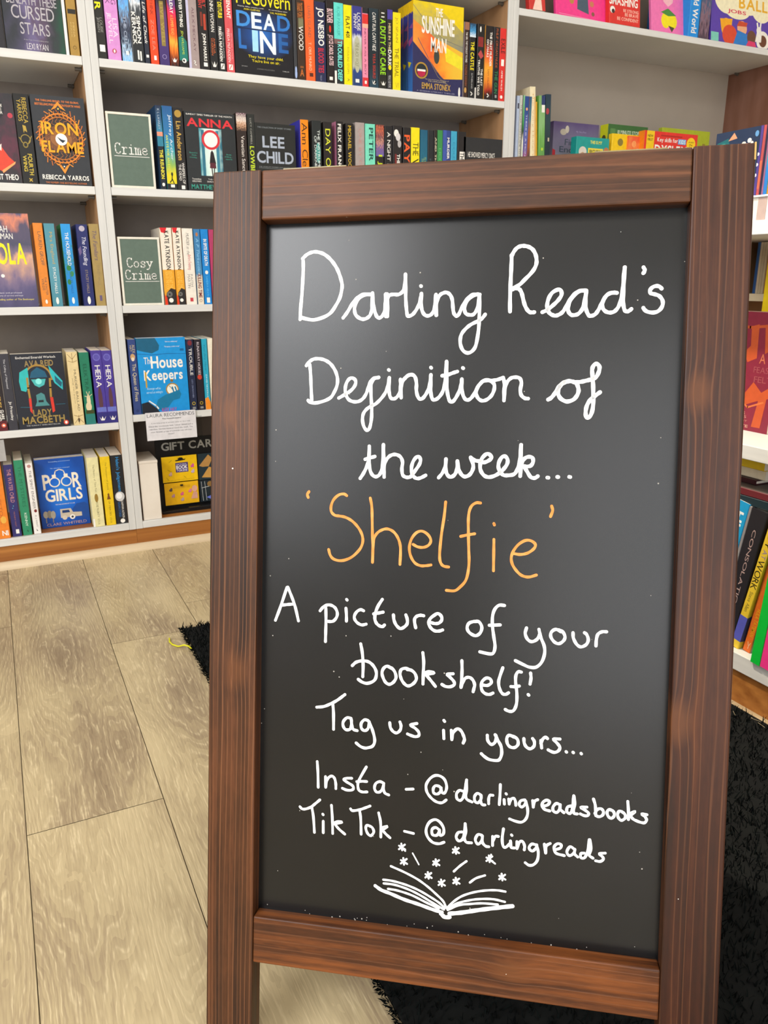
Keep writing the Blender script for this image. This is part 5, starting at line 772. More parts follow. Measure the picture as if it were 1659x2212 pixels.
('F', 'A', 1.1795, 2.277, 1.265, 0.1662, 0.2337, 0.03, 0, 0, '#e0b82e', 'second copy of the orange hillside book, standing directly behind the front copy', 'books on the top shelf of the middle bookcase', 1, None, [('R', 0, 0, 1, 0.88, 'G|v|.4|6|9|#3a78c8@0,#3a68b8@.3,#3c50a0@.55,#3a3c92@.9,#3a3c92@1'), ('P', '#e2d020', [(0.0, 0.36), (0.7, 0.33), (0.2, 0.28)]), ('P', '#a04a8c', [(0.1, 0.58), (0.95, 0.62), (0.9, 0.56), (0.2, 0.52)]), ('P', '#8a4a94', [(0.2, 0.72), (0.95, 0.76), (0.9, 0.7)]), ('P', '#f4c818', [(0.0, 0.88), (0.0, 1.0), (1.0, 1.0), (1.0, 0.86), (0.8, 0.9), (0.6, 0.86), (0.4, 0.91), (0.2, 0.87)])], [('R', 0, 0, 1, 0.3, '#2c2c58'), ('P', 'G|u|.35|5|7|#e89a3c@0,#e8622e@.35,#f0a02c@.6,#e8c23a@1', [(0.0, 0.3), (0.35, 0.32), (0.62, 0.18), (1.0, 0.2), (1.0, 0.75), (0.6, 0.9), (0.0, 0.8)]), ('P', 'G|v|.5|9|8|#8a8a78@0,#b0a25a@.5,#e2c81e@1', [(0.0, 0.8), (0.45, 0.62), (1.0, 0.5), (1.0, 1.0), (0.0, 1.0)]), ('P', '#e8cc10', [(0.3, 1.0), (1.0, 1.0), (1.0, 0.72), (0.62, 0.9)]), ('P', '#eadb2e', [(0.62, 0.55), (1.0, 0.44), (1.0, 0.3), (0.66, 0.38)]), ('K', '#7a7a70', 0.012, [(0.0, 0.95), (0.3, 0.75), (0.6, 0.62), (1.0, 0.56)]), ('K', '#5a5a68', 0.01, [(0.0, 0.55), (0.25, 0.38), (0.5, 0.22), (0.75, 0.1)]), ('K', '#4a4a66', 0.01, [(0.1, 0.6), (0.34, 0.36), (0.62, 0.16)]), ('P', '#2c2c58', [(0.0, 0.3), (0.0, 0.56), (0.2, 0.44), (0.36, 0.34), (0.55, 0.2), (0.7, 0.12), (1.0, 0.16), (1.0, 0.0), (0.0, 0.0)]), ('K', '#8a7a58', 0.008, [(0.3, 0.4), (0.5, 0.2), (0.72, 0.11)]), ('E', 0.47, 0.42, 0.055, 0.11, '#3c423e'), ('E', 0.475, 0.52, 0.022, 0.032, '#3c423e'), ('H', 'THE', 0.44, 0.86, 0.58, 0.95, '#f2efe8', 'b'), ('H', 'SUNSHINE', 0.17, 0.66, 0.82, 0.85, '#f2efe8', 'b'), ('H', 'MAN', 0.35, 0.47, 0.66, 0.63, '#f2efe8', 'b'), ('E', 0.17, 0.25, 0.13, 0.13, '#b08a34'), ('E', 0.17, 0.25, 0.105, 0.105, '#222a30'), ('P', '#b8244a', [(0.08, 0.25), (0.26, 0.25), (0.24, 0.2), (0.17, 0.175), (0.1, 0.2)]), ('R', 0.09, 0.24, 0.25, 0.262, '#f2efe8'), ('H', 'The new novel from the author of', 0.24, 0.155, 0.72, 0.168, '#c8b890', 'n'), ('H', 'THE LAMPLIGHTERS', 0.3, 0.135, 0.66, 0.148, '#c8b890', 'n'), ('H', 'EMMA STONEX', 0.18, 0.05, 0.76, 0.12, '#c09a4a', 'b'), ('H', 'A SEARING LITERARY THRILLER', 0.08, 0.018, 0.85, 0.03, '#a8a8c0', 'n'), ('E', 0.94, 0.05, 0.02, 0.08, '#f2efe8')]),
('F', 'A', 1.1795, 2.309, 1.265, 0.1662, 0.2337, 0.03, 0, 0, '#e0b82e', 'third copy of the orange hillside book, rearmost behind the two others', 'books on the top shelf of the middle bookcase', 1, None, [('R', 0, 0, 1, 0.88, 'G|v|.4|6|9|#3a78c8@0,#3a68b8@.3,#3c50a0@.55,#3a3c92@.9,#3a3c92@1'), ('P', '#e2d020', [(0.0, 0.36), (0.7, 0.33), (0.2, 0.28)]), ('P', '#a04a8c', [(0.1, 0.58), (0.95, 0.62), (0.9, 0.56), (0.2, 0.52)]), ('P', '#8a4a94', [(0.2, 0.72), (0.95, 0.76), (0.9, 0.7)]), ('P', '#f4c818', [(0.0, 0.88), (0.0, 1.0), (1.0, 1.0), (1.0, 0.86), (0.8, 0.9), (0.6, 0.86), (0.4, 0.91), (0.2, 0.87)])], [('R', 0, 0, 1, 0.3, '#2c2c58'), ('P', 'G|u|.35|5|7|#e89a3c@0,#e8622e@.35,#f0a02c@.6,#e8c23a@1', [(0.0, 0.3), (0.35, 0.32), (0.62, 0.18), (1.0, 0.2), (1.0, 0.75), (0.6, 0.9), (0.0, 0.8)]), ('P', 'G|v|.5|9|8|#8a8a78@0,#b0a25a@.5,#e2c81e@1', [(0.0, 0.8), (0.45, 0.62), (1.0, 0.5), (1.0, 1.0), (0.0, 1.0)]), ('P', '#e8cc10', [(0.3, 1.0), (1.0, 1.0), (1.0, 0.72), (0.62, 0.9)]), ('P', '#eadb2e', [(0.62, 0.55), (1.0, 0.44), (1.0, 0.3), (0.66, 0.38)]), ('K', '#7a7a70', 0.012, [(0.0, 0.95), (0.3, 0.75), (0.6, 0.62), (1.0, 0.56)]), ('K', '#5a5a68', 0.01, [(0.0, 0.55), (0.25, 0.38), (0.5, 0.22), (0.75, 0.1)]), ('K', '#4a4a66', 0.01, [(0.1, 0.6), (0.34, 0.36), (0.62, 0.16)]), ('P', '#2c2c58', [(0.0, 0.3), (0.0, 0.56), (0.2, 0.44), (0.36, 0.34), (0.55, 0.2), (0.7, 0.12), (1.0, 0.16), (1.0, 0.0), (0.0, 0.0)]), ('K', '#8a7a58', 0.008, [(0.3, 0.4), (0.5, 0.2), (0.72, 0.11)]), ('E', 0.47, 0.42, 0.055, 0.11, '#3c423e'), ('E', 0.475, 0.52, 0.022, 0.032, '#3c423e'), ('H', 'THE', 0.44, 0.86, 0.58, 0.95, '#f2efe8', 'b'), ('H', 'SUNSHINE', 0.17, 0.66, 0.82, 0.85, '#f2efe8', 'b'), ('H', 'MAN', 0.35, 0.47, 0.66, 0.63, '#f2efe8', 'b'), ('E', 0.17, 0.25, 0.13, 0.13, '#b08a34'), ('E', 0.17, 0.25, 0.105, 0.105, '#222a30'), ('P', '#b8244a', [(0.08, 0.25), (0.26, 0.25), (0.24, 0.2), (0.17, 0.175), (0.1, 0.2)]), ('R', 0.09, 0.24, 0.25, 0.262, '#f2efe8'), ('H', 'The new novel from the author of', 0.24, 0.155, 0.72, 0.168, '#c8b890', 'n'), ('H', 'THE LAMPLIGHTERS', 0.3, 0.135, 0.66, 0.148, '#c8b890', 'n'), ('H', 'EMMA STONEX', 0.18, 0.05, 0.76, 0.12, '#c09a4a', 'b'), ('H', 'A SEARING LITERARY THRILLER', 0.08, 0.018, 0.85, 0.03, '#a8a8c0', 'n'), ('E', 0.94, 0.05, 0.02, 0.08, '#f2efe8')]),
('S', 'A', 1.3476, 2.245, 1.265, 0.0186, 0.1989, 0.129, 0, 0, '#3a2722', 'slim brown paperback with white and rust lettering, right of the tall orange cover', 'books on the top shelf of the middle bookcase', 0, None, [('R', 0, 0, 0.14, 1, '#8a7f88'), ('R', 0.2, 0.9, 1, 1, '#9a6a52'), ('T', 'THE GIRL THEY FORGOT TO FIND', 0.87, 0.47, 0.4, 0.72, '#f2efe8', 'n'), ('T', 'VALERIE KEOGH', 0.44, 0.16, 0.42, 0.7, '#a85a30', 'n'), ('E', 0.5, 0.1, 0.2, 0.4, '#c89a54')], []),
('S', 'A', 1.3684, 2.245, 1.265, 0.0207, 0.1977, 0.129, 0, 0, '#1d1e22', 'black paperback with yellow capitals and icy blue top on the top middle shelf', 'books on the top shelf of the middle bookcase', 0, None, [('R', 0, 0.82, 1, 1, 'G|v|.6|9|10|#e4f0f8@0,#4a9ad0@.4,#1d3a5a@1'), ('T', 'THE CASTLE', 0.76, 0.38, 0.2, 0.78, '#f4e21c', 'b'), ('T', 'SUTHERLAND', 0.34, 0.13, 0.4, 0.64, '#b8b8b8', 'n'), ('K', '#f2efe8', 0.12, [(0.35, 0.085), (0.65, 0.06), (0.4, 0.04)])], []),
('S', 'A', 1.3915, 2.245, 1.265, 0.003, 0.03, 0.129, 0, 0, '#f0ece4', 'thin white card edge standing between the yellow-lettered black spine and the next', 'books on the top shelf of the middle bookcase', 0, None, [], []),
('S', 'A', 1.3954, 2.245, 1.265, 0.0247, 0.1995, 0.129, 0, 0, '#201e1e', 'black paperback with red spray and white two-line title, top middle shelf', 'books on the top shelf of the middle bookcase', 0, None, [('E', 0.4, 0.93, 0.1, 0.3, '#f2efe8'), ('R', 0.1, 0.7, 0.8, 0.83, '#8a2a2a'), ('P', '#b84a4c', [(0.1, 0.6), (0.5, 0.66), (0.9, 0.58), (0.5, 0.54)]), ('T', 'THE LAST', 0.41, 0.18, 0.55, 0.82, '#f2efe8', 'b'), ('T', 'TRUTHS WE TOLD', 0.53, 0.05, 0.14, 0.42, '#f2efe8', 'b')], []),
('S', 'A', 1.4225, 2.245, 1.265, 0.0288, 0.1978, 0.129, 0, 0, 'G|v|.15|5|11|#241c1c@0,#2a1614@.08,#a82e18@.14,#e8882a@.25,#f2a832@.42,#e2532c@.6,#a83224@.7,#241c1c@.76,#1e1a1c@1', 'black paperback glowing red to orange in its lower half', 'books on the top shelf of the middle bookcase', 0, None, [('T', 'THE FIRST MURDER', 0.92, 0.46, 0.55, 0.82, '#f2efe8', 'b'), ('T', 'ON MARS', 0.82, 0.58, 0.2, 0.44, '#f2efe8', 'b'), ('T', 'SAM WILSON', 0.42, 0.15, 0.38, 0.58, '#9c4a20', 'n'), ('K', '#f2efe8', 0.1, [(0.4, 0.085), (0.6, 0.06), (0.42, 0.04)])], []),
('S', 'A', 1.4534, 2.245, 1.265, 0.0216, 0.1976, 0.129, 0, 0, '#1c1c1f', 'black paperback with orange dotted and dark green lettering, left of the red spine', 'books on the top shelf of the middle bookcase', 0, None, [('T', 'PHILIP ORGAN NUDE', 0.98, 0.45, 0.3, 0.66, '#a8522c', 'n'), ('T', 'THE GUN', 0.41, 0.1, 0.25, 0.75, '#2c7a4e', 'b'), ('R', 0.4, 0.04, 0.7, 0.08, '#9aa0a0')], []),
('S', 'A', 1.4743, 2.245, 1.265, 0.0219, 0.1966, 0.129, 0, 0, '#d8302c', 'scarlet paperback with dark capitals, last on the top middle shelf at the right upright', 'books on the top shelf of the middle bookcase', 0, None, [('T', 'EXILE', 0.86, 0.66, 0.2, 0.85, '#5a1c1c', 'b'), ('R', 0.3, 0.49, 0.75, 0.58, '#f2efe8'), ('T', 'AIMEE WALSH', 0.43, 0.15, 0.36, 0.62, '#f2efe8', 'n'), ('E', 0.5, 0.06, 0.2, 0.22, '#f2efe8')], []),
('S', 'B', 0.4401, 2.245, 0.973, 0.0145, 0.1994, 0.129, 0, 0, '#1e2430', 'dark paperback with yellow capitals and blue picture top, right of the upper green sign', 'books on the second shelf of the middle bookcase', 0, '#1f456a', [('R', 0, 0.68, 1, 1, 'G|v|.2|6|12|#3f8fb0@0,#2d5a80@.5,#1e2a44@1'), ('R', 0, 0.64, 1, 0.69, '#e8947a'), ('R', 0, 0.52, 1, 0.64, '#2f7f9a'), ('T', 'K L LAWLEY', 0.96, 0.72, 0.3, 0.66, '#b8c4d0', 'n'), ('T', 'THE REUNION', 0.48, 0.13, 0.2, 0.8, '#ece03a', 'b'), ('E', 0.5, 0.06, 0.24, 0.3, '#f2efe8')], []),
('S', 'B', 0.4572, 2.245, 0.973, 0.025, 0.1996, 0.129, 0, 0, 'G|v|.1|6|13|#e6d21e@0,#e6d21e@.18,#8fb858@.3,#3fa0b0@.48,#2f7ab0@.65,#245a94@1', 'blue to yellow paperback with running figure at the foot of the spine', 'books on the second shelf of the middle bookcase', 0, None, [('T', 'Jeffrey Archer', 0.9, 0.36, 0.5, 0.85, '#dfe8f0', 'n'), ('T', 'AN EYE FOR AN EYE', 0.66, 0.24, 0.18, 0.42, '#cfd848', 'b'), ('E', 0.55, 0.19, 0.1, 0.2, '#1c2418'), ('K', '#1c2418', 0.1, [(0.55, 0.17), (0.5, 0.12), (0.3, 0.09)]), ('K', '#1c2418', 0.1, [(0.55, 0.13), (0.7, 0.08)]), ('R', 0, 0, 1, 0.075, '#1e2228'), ('R', 0.35, 0.03, 0.75, 0.065, '#f2efe8')], []),
('S', 'B', 0.4836, 2.245, 0.973, 0.0258, 0.1974, 0.129, 0, 0, '#211f20', 'black paperback with gold name and round gold seal at its top', 'books on the second shelf of the middle bookcase', 0, None, [('E', 0.5, 0.93, 0.34, 0.34, '#b08d3c'), ('T', 'Lin Anderson', 0.84, 0.37, 0.25, 0.72, '#c8a24a', 'b'), ('T', 'WHISPERS OF', 0.34, 0.08, 0.56, 0.82, '#f2efe8', 'n'), ('T', 'THE DEAD', 0.32, 0.12, 0.24, 0.48, '#f2efe8', 'n'), ('R', 0.4, 0.015, 0.75, 0.06, '#f2efe8')], []),
('F', 'B', 0.5121, 2.245, 0.973, 0.1336, 0.1919, 0.03, 0, 0, '#272b2e', 'black face-out paperback with red ring over a dark figure on the second shelf', 'books on the second shelf of the middle bookcase', 0, None, [], [('H', 'SUNDAY TIMES THRILLER OF THE MONTH', 0.04, 0.955, 0.95, 0.975, '#f2efe8', 'n'), ('H', 'ANNA', 0.04, 0.815, 0.96, 0.92, '#d8323a', 'b'), ('R', 0.27, 0.2, 0.72, 0.8, 'G|u|.25|4|14|#4a98a8@0,#bfe2dc@.2,#e8f4ec@.5,#bfe2dc@.8,#2a6a80@1'), ('R', 0.31, 0.2, 0.37, 0.78, '#2f7088'), ('R', 0.6, 0.22, 0.66, 0.78, '#3a8098'), ('E', 0.5, 0.66, 0.18, 0.18, '#d2303a'), ('E', 0.5, 0.66, 0.135, 0.135, '#f4f6ec'), ('P', '#241c20', [(0.45, 0.36), (0.48, 0.5), (0.51, 0.53), (0.54, 0.5), (0.58, 0.36), (0.56, 0.34), (0.47, 0.34)]), ('P', '#5a2430', [(0.46, 0.37), (0.57, 0.37), (0.58, 0.3), (0.45, 0.3)]), ('K', '#241c20', 0.02, [(0.49, 0.3), (0.5, 0.2)]), ('K', '#241c20', 0.02, [(0.54, 0.3), (0.53, 0.2)]), ('H', 'Beautiful,', 0.06, 0.475, 0.22, 0.495, '#3fa08c', 'n'), ('H', 'deep,', 0.1, 0.445, 0.2, 0.465, '#3fa08c', 'n'), ('H', 'riveting...', 0.06, 0.415, 0.22, 0.435, '#3fa08c', 'n'), ('H', 'Bold,', 0.8, 0.475, 0.9, 0.495, '#3fa08c', 'n'), ('H', 'chilling...', 0.76, 0.445, 0.92, 0.465, '#3fa08c', 'n'), ('H', 'superb.', 0.78, 0.415, 0.92, 0.435, '#3fa08c', 'n'), ('H', 'Tremendous', 0.08, 0.145, 0.26, 0.165, '#f2efe8', 'n'), ('H', 'ADELE PARKS', 0.08, 0.115, 0.26, 0.135, '#f2efe8', 'n'), ('H', 'Truly clever', 0.4, 0.145, 0.6, 0.165, '#f2efe8', 'n'), ('H', 'DAVID NICHOLLS', 0.38, 0.115, 0.62, 0.135, '#f2efe8', 'n'), ('H', 'MATTHEW BLAKE', 0.06, 0.025, 0.94, 0.085, '#3a9a88', 'b')]),
('S', 'B', 0.6504, 2.245, 0.973, 0.0269, 0.1981, 0.129, 0, 0, '#2c211e', 'dark brown paperback with carnival picture at the top and white script title', 'books on the second shelf of the middle bookcase', 0, None, [('R', 0, 0.78, 1, 1, 'G|v|.8|14|15|#3a2a24@0,#c89a7a@.4,#e8dcd0@.6,#6a4a5a@1'), ('T', 'Venetian Sanctuary', 0.72, 0.14, 0.3, 0.75, '#e8e0d8', 'n')], []),
('S', 'B', 0.6806, 2.245, 0.973, 0.0201, 0.197, 0.129, 0, 0, '#272a28', 'black paperback with lime capitals half hidden behind the sign frame on second shelf', 'books on the second shelf of the middle bookcase', 0, None, [('T', 'LUCY CAMPBELL', 0.95, 0.62, 0.35, 0.58, '#a8a8a0', 'n'), ('T', 'LOWBRIDGE', 0.6, 0.05, 0.2, 0.8, '#c4dc2c', 'b')], []),
('F', 'B', 0.7011, 2.245, 0.973, 0.1141, 0.178, 0.03, 0, 0, '#232524', 'black face-out book with pale blue-grey capitals and a car outline', 'books on the second shelf of the middle bookcase', 0, None, [], [('H', 'THE COLLECTION OF SHORT STORIES', 0.06, 0.93, 0.9, 0.95, '#8a9298', 'n'), ('H', 'LEE', 0.17, 0.66, 0.72, 0.82, '#aab4c4', 'b'), ('H', 'CHILD', 0.02, 0.44, 0.94, 0.61, '#aab4c4', 'b'), ('K', '#888f92', 0.006, [(0.06, 0.37), (0.94, 0.36)]), ('H', "THE WORLD'S NUMBER ONE BESTSELLER", 0.06, 0.38, 0.92, 0.395, '#888f92', 'n'), ('O', 0.14, 0.22, 0.12, 0.012, '#3a6a5c', 1), ('H', 'FREE TALE', 0.06, 0.21, 0.22, 0.24, '#3a6a5c', 'n'), ('P', '#98a0ac', [(0.5, 0.1), (0.55, 0.15), (0.62, 0.2), (0.8, 0.2), (0.92, 0.14), (1.0, 0.12), (1.0, 0.02), (0.46, 0.02)]), ('E', 0.34, 0.1, 0.08, 0.1, '#98a0ac')]),
('S', 'B', 0.8311, 2.245, 0.973, 0.0234, 0.1945, 0.129, 0, 0, '#f08a12', 'orange paperback with thin dark rounded lettering and a blue side', 'books on the second shelf of the middle bookcase', 0, '#3f3fb4', [('T', 'Ann Cleeves', 0.96, 0.06, 0.15, 0.85, '#4a2c10', 'n')], []),
('S', 'B', 0.8656, 2.245, 0.973, 0.0269, 0.1947, 0.129, 0, 0, '#252a2b', 'black paperback with white two-line title and teal patch on second shelf', 'books on the second shelf of the middle bookcase', 0, None, [('E', 0.62, 0.58, 0.26, 1.0, '#4a9a92'), ('T', 'THE INSTRUMENTS', 0.88, 0.23, 0.56, 0.82, '#dfe8e4', 'n'), ('T', 'OF DARKNESS', 0.8, 0.32, 0.2, 0.46, '#dfe8e4', 'n'), ('E', 0.5, 0.05, 0.25, 0.3, '#3a8a66')], []),
('S', 'B', 0.8998, 2.245, 0.973, 0.0253, 0.1936, 0.129, 0, 0, '#25201f', 'black paperback with yellow capitals reading two short words, second shelf', 'books on the second shelf of the middle bookcase', 0, None, [('T', 'DAY ONE', 0.91, 0.22, 0.2, 0.78, '#dbe03a', 'n')], []),
('S', 'B', 0.9376, 2.245, 0.973, 0.0215, 0.1975, 0.129, 0, 0, '#221f20', 'black paperback with white capitals over a small red face picture', 'books on the second shelf of the middle bookcase', 0, '#c47a9a', [('T', 'FELIX FRANCIS', 0.97, 0.3, 0.22, 0.7, '#f2efe8', 'b'), ('R', 0.1, 0.06, 1, 0.28, 'GR|.3|4|16|#e8b08a@0,#b84a3a@.6,#5a2420@1'), ('E', 0.55, 0.17, 0.12, 0.3, '#5a2420')], []),
('S', 'B', 0.9677, 2.245, 0.973, 0.024, 0.1949, 0.129, 0, 0, '#231f1f', 'black paperback with gold name and blue and white lower half', 'books on the second shelf of the middle bookcase', 0, None, [('T', 'MICHAEL WOOD', 0.97, 0.35, 0.25, 0.66, '#c8a832', 'b'), ('R', 0, 0, 0.35, 0.33, '#3a6ab8'), ('T', "WHEN I'M DEAD", 0.33, 0.02, 0.38, 0.8, '#f2efe8', 'b')], []),
('S', 'B', 0.9972, 2.245, 0.973, 0.0283, 0.1994, 0.129, 0, 0, '#a89c98', 'pale grey paperback with a small black bird at the foot, second shelf', 'books on the second shelf of the middle bookcase', 0, None, [('T', 'ONE BY ONE', 0.92, 0.3, 0.35, 0.66, '#b88a84', 'n'), ('P', '#222222', [(0.45, 0.2), (0.6, 0.12), (0.8, 0.06), (0.5, 0.08), (0.4, 0.05)])], []),
('S', 'B', 1.0282, 2.245, 0.973, 0.0309, 0.198, 0.129, 0, 0, '#7adcc0', 'mint green paperback with bold dark teal capitals on the second shelf', 'books on the second shelf of the middle bookcase', 0, None, [('T', 'PETER JAMES', 0.95, -0.0, 0.22, 0.8, '#174a44', 'b')], []),
('S', 'B', 1.0612, 2.245, 0.973, 0.0257, 0.1979, 0.129, 0, 0, '#262022', 'dark paperback with purple picture top and large yellow name on spine', 'books on the second shelf of the middle bookcase', 0, None, [('R', 0, 0.58, 1, 1, 'G|v|.8|12|17|#6a62a8@0,#7a5a8a@.3,#e0a07a@.45,#4a3050@.6,#d8704a@.85,#6a3a3a@1'), ('T', 'I Jardine', 0.6, 0.0, 0.2, 0.8, '#c8dc24', 'b')], []),
('S', 'B', 1.09, 2.245, 0.973, 0.025, 0.1963, 0.129, 0, 0, '#232124', 'black paperback with white capitals, left of the smoke-topped spine', 'books on the second shelf of the middle bookcase', 0, None, [('T', 'A NIGHT IN VENICE', 0.92, 0.05, 0.3, 0.72, '#f2efe8', 'n')], []),
('S', 'B', 1.1169, 2.245, 0.973, 0.0292, 0.1994, 0.129, 0, 0, '#262223', 'black paperback with white smoke at top and small white capitals over a red strip', 'books on the second shelf of the middle bookcase', 0, None, [('E', 0.35, 0.9, 0.26, 0.34, '#f2efe8'), ('E', 0.55, 0.85, 0.26, 0.36, '#d8d4d4'), ('E', 0.7, 0.76, 0.2, 0.34, '#b8b4b4'), ('R', 0.2, 0.05, 0.4, 0.62, '#7a2c2c'), ('T', 'THE BEST ENEMY', 0.62, 0.02, 0.42, 0.76, '#f2efe8', 'b')], []),
('S', 'B', 1.1502, 2.245, 0.973, 0.025, 0.1968, 0.129, 0, 0, '#232021', 'black paperback with chunky orange-red capitals on the second shelf', 'books on the second shelf of the middle bookcase', 0, None, [('T', 'PAY DIRT', 0.9, 0.03, 0.12, 0.86, '#f0602c', 'b')], []),
('S', 'B', 1.1766, 2.245, 0.973, 0.0278, 0.1986, 0.129, 0, 0, '#f4e018', 'bright yellow paperback with narrow black capitals, second shelf', 'books on the second shelf of the middle bookcase', 0, None, [('T', 'THE', 0.8, 0.62, 0.2, 0.85, '#2a260c', 'n'), ('T', 'WILDS', 0.58, 0.04, 0.15, 0.88, '#2a260c', 'n')], []),
('S', 'B', 1.2076, 2.245, 0.973, 0.023, 0.1945, 0.129, 0, 0, 'G|v|.3|6|18|#173a44@0,#1d4a58@.5,#236a84@.6,#1d5a78@1', 'dark teal paperback with gold-green lettering in its lower part', 'books on the second shelf of the middle bookcase', 0, None, [('T', 'SOMETHING', 0.62, 0.05, 0.55, 0.85, '#8aa86a', 'n'), ('T', 'SECRET', 0.6, 0.1, 0.2, 0.48, '#8aa86a', 'n')], []),
('S', 'B', 1.2327, 2.245, 0.973, 0.0194, 0.195, 0.129, 0, 0, '#25282c', 'plain charcoal paperback with faint grey lettering, right of the teal one', 'books on the second shelf of the middle bookcase', 0, None, [('T', 'HARK', 0.6, 0.3, 0.3, 0.6, '#4a5a60', 'n')], []),
('S', 'B', 1.2539, 2.245, 0.973, 0.0101, 0.1964, 0.129, 0, 0, '#2a231f', 'narrow black-brown paperback with cream capitals, left of the green spine', 'books on the second shelf of the middle bookcase', 0, None, [('T', 'AND THERE HE LAY', 0.9, 0.05, 0.3, 0.8, '#d8d0b0', 'b')], []),
('S', 'B', 1.2658, 2.245, 0.973, 0.0163, 0.1972, 0.129, 0, 0, 'G|v|.3|7|19|#b8d4b0@0,#3f9a58@.15,#3a8a4a@1', 'green paperback with pale green marks near its foot on the second shelf', 'books on the second shelf of the middle bookcase', 0, None, [('T', 'HOTEL', 0.75, 0.4, 0.3, 0.7, '#6ab878', 'n')], []),
('S', 'B', 1.284, 2.245, 0.973, 0.0262, 0.1984, 0.129, 0, 0, '#34478a', 'blue paperback with white title strip, left of the turquoise spine', 'books on the second shelf of the middle bookcase', 0, None, [('R', 0, 0, 0.45, 1, '#4058a8'), ('T', 'MURDER IN THE FAMILY', 0.9, 0.05, 0.55, 0.85, '#f2efe8', 'b')], []),
('S', 'B', 1.3125, 2.245, 0.973, 0.0203, 0.1978, 0.129, 0, 0, '#3fa4c8', 'plain turquoise paperback on the second shelf', 'books on the second shelf of the middle bookcase', 0, None, [('T', 'COLD HAVEN', 0.85, 0.2, 0.3, 0.66, '#2f88ac', 'n')], []),
('S', 'B', 1.3354, 2.245, 0.973, 0.0293, 0.1981, 0.129, 0, 0, '#232022', 'black paperback with stacked white ransom-note letters, left of the flame cover', 'books on the second shelf of the middle bookcase', 0, None, [('R', 0.25, 0.56, 0.85, 0.72, '#f2efe8'), ('T', 'THE', 0.71, 0.57, 0.3, 0.8, '#222222', 'b'), ('P', '#f2efe8', [(0.2, 0.5), (0.85, 0.52), (0.9, 0.36), (0.25, 0.34)]), ('P', '#dedede', [(0.3, 0.34), (0.95, 0.36), (0.9, 0.22), (0.3, 0.2)]), ('R', 0.25, 0.02, 0.85, 0.18, '#f2efe8'), ('T', 'LAST', 0.5, 0.2, 0.3, 0.8, '#222222', 'b')], []),
('F', 'B', 1.3556, 2.245, 0.973, 0.1406, 0.185, 0.03, 0, 0, '#2b2c2f', 'black face-out paperback with orange flames and two white lines, end of second shelf', 'books on the second shelf of the middle bookcase', 0, None, [], [('H', 'HE SHOWED MERCY ONCE.', 0.12, 0.7, 0.82, 0.78, '#f2efe8', 'n'), ('H', "HE'LL RECEIVE NONE IN RETURN.", 0.02, 0.52, 0.92, 0.6, '#f2efe8', 'n'), ('P', 'GR|.5|6|20|#ffb45a@0,#e8542a@.5,#7a2a22@1', [(0.02, 0.1), (0.1, 0.46), (0.18, 0.5), (0.24, 0.36), (0.4, 0.24), (0.52, 0.22), (0.62, 0.24), (0.72, 0.14), (0.78, 0.05), (0.5, 0.0), (0.1, 0.0)])]),
('S', 'C', 0.4273, 2.245, 0.681, 0.03, 0.1977, 0.129, 0, 0, '#e8a42c', 'first of two cream and amber paperbacks with black bird eye, beside the lower green sign', 'books on the third shelf of the middle bookcase', 0, '#e6dccb', [('R', 0, 0.45, 1, 1, '#eee4d4'), ('P', '#d8242c', [(0.0, 1.0), (0.6, 1.0), (0.45, 0.93), (0.1, 0.94)]), ('T', 'KATE ATKINSON', 0.96, 0.46, 0.35, 0.75, '#1f1c1a', 'b'), ('R', 0, 0.16, 1, 0.46, '#e8a42c'), ('T', 'DEATH AT THE', 0.44, 0.22, 0.5, 0.8, '#f4c860', 'n'), ('T', 'SIGN OF THE ROOK', 0.44, 0.2, 0.2, 0.46, '#f4c860', 'n'), ('P', '#2a2828', [(0.0, 0.0), (1.0, 0.0), (1.0, 0.2), (0.6, 0.22), (0.2, 0.16)]), ('P', '#e03a1c', [(0.0, 0.0), (0.25, 0.0), (0.2, 0.1), (0.0, 0.14)]), ('E', 0.45, 0.14, 0.25, 0.25, '#6a6a68'), ('E', 0.45, 0.14, 0.08, 0.08, '#1a1a1a'), ('E', 0.55, 0.06, 0.2, 0.2, '#f2efe8')], []),
('S', 'C', 0.4596, 2.245, 0.681, 0.0229, 0.1983, 0.129, 0, 0, '#e8a42c', 'second of two cream and amber paperbacks with black bird eye, left of the cream spine', 'books on the third shelf of the middle bookcase', 0, None, [('R', 0, 0.45, 1, 1, '#eee4d4'), ('P', '#d8242c', [(0.0, 1.0), (0.6, 1.0), (0.45, 0.93), (0.1, 0.94)]), ('T', 'KATE ATKINSON', 0.96, 0.46, 0.35, 0.75, '#1f1c1a', 'b'), ('R', 0, 0.16, 1, 0.46, '#e8a42c'), ('T', 'DEATH AT THE', 0.44, 0.22, 0.5, 0.8, '#f4c860', 'n'), ('T', 'SIGN OF THE ROOK', 0.44, 0.2, 0.2, 0.46, '#f4c860', 'n'), ('P', '#2a2828', [(0.0, 0.0), (1.0, 0.0), (1.0, 0.2), (0.6, 0.22), (0.2, 0.16)]), ('P', '#e03a1c', [(0.0, 0.0), (0.25, 0.0), (0.2, 0.1), (0.0, 0.14)]), ('E', 0.45, 0.14, 0.25, 0.25, '#6a6a68'), ('E', 0.45, 0.14, 0.08, 0.08, '#1a1a1a'), ('E', 0.55, 0.06, 0.2, 0.2, '#f2efe8')], []),
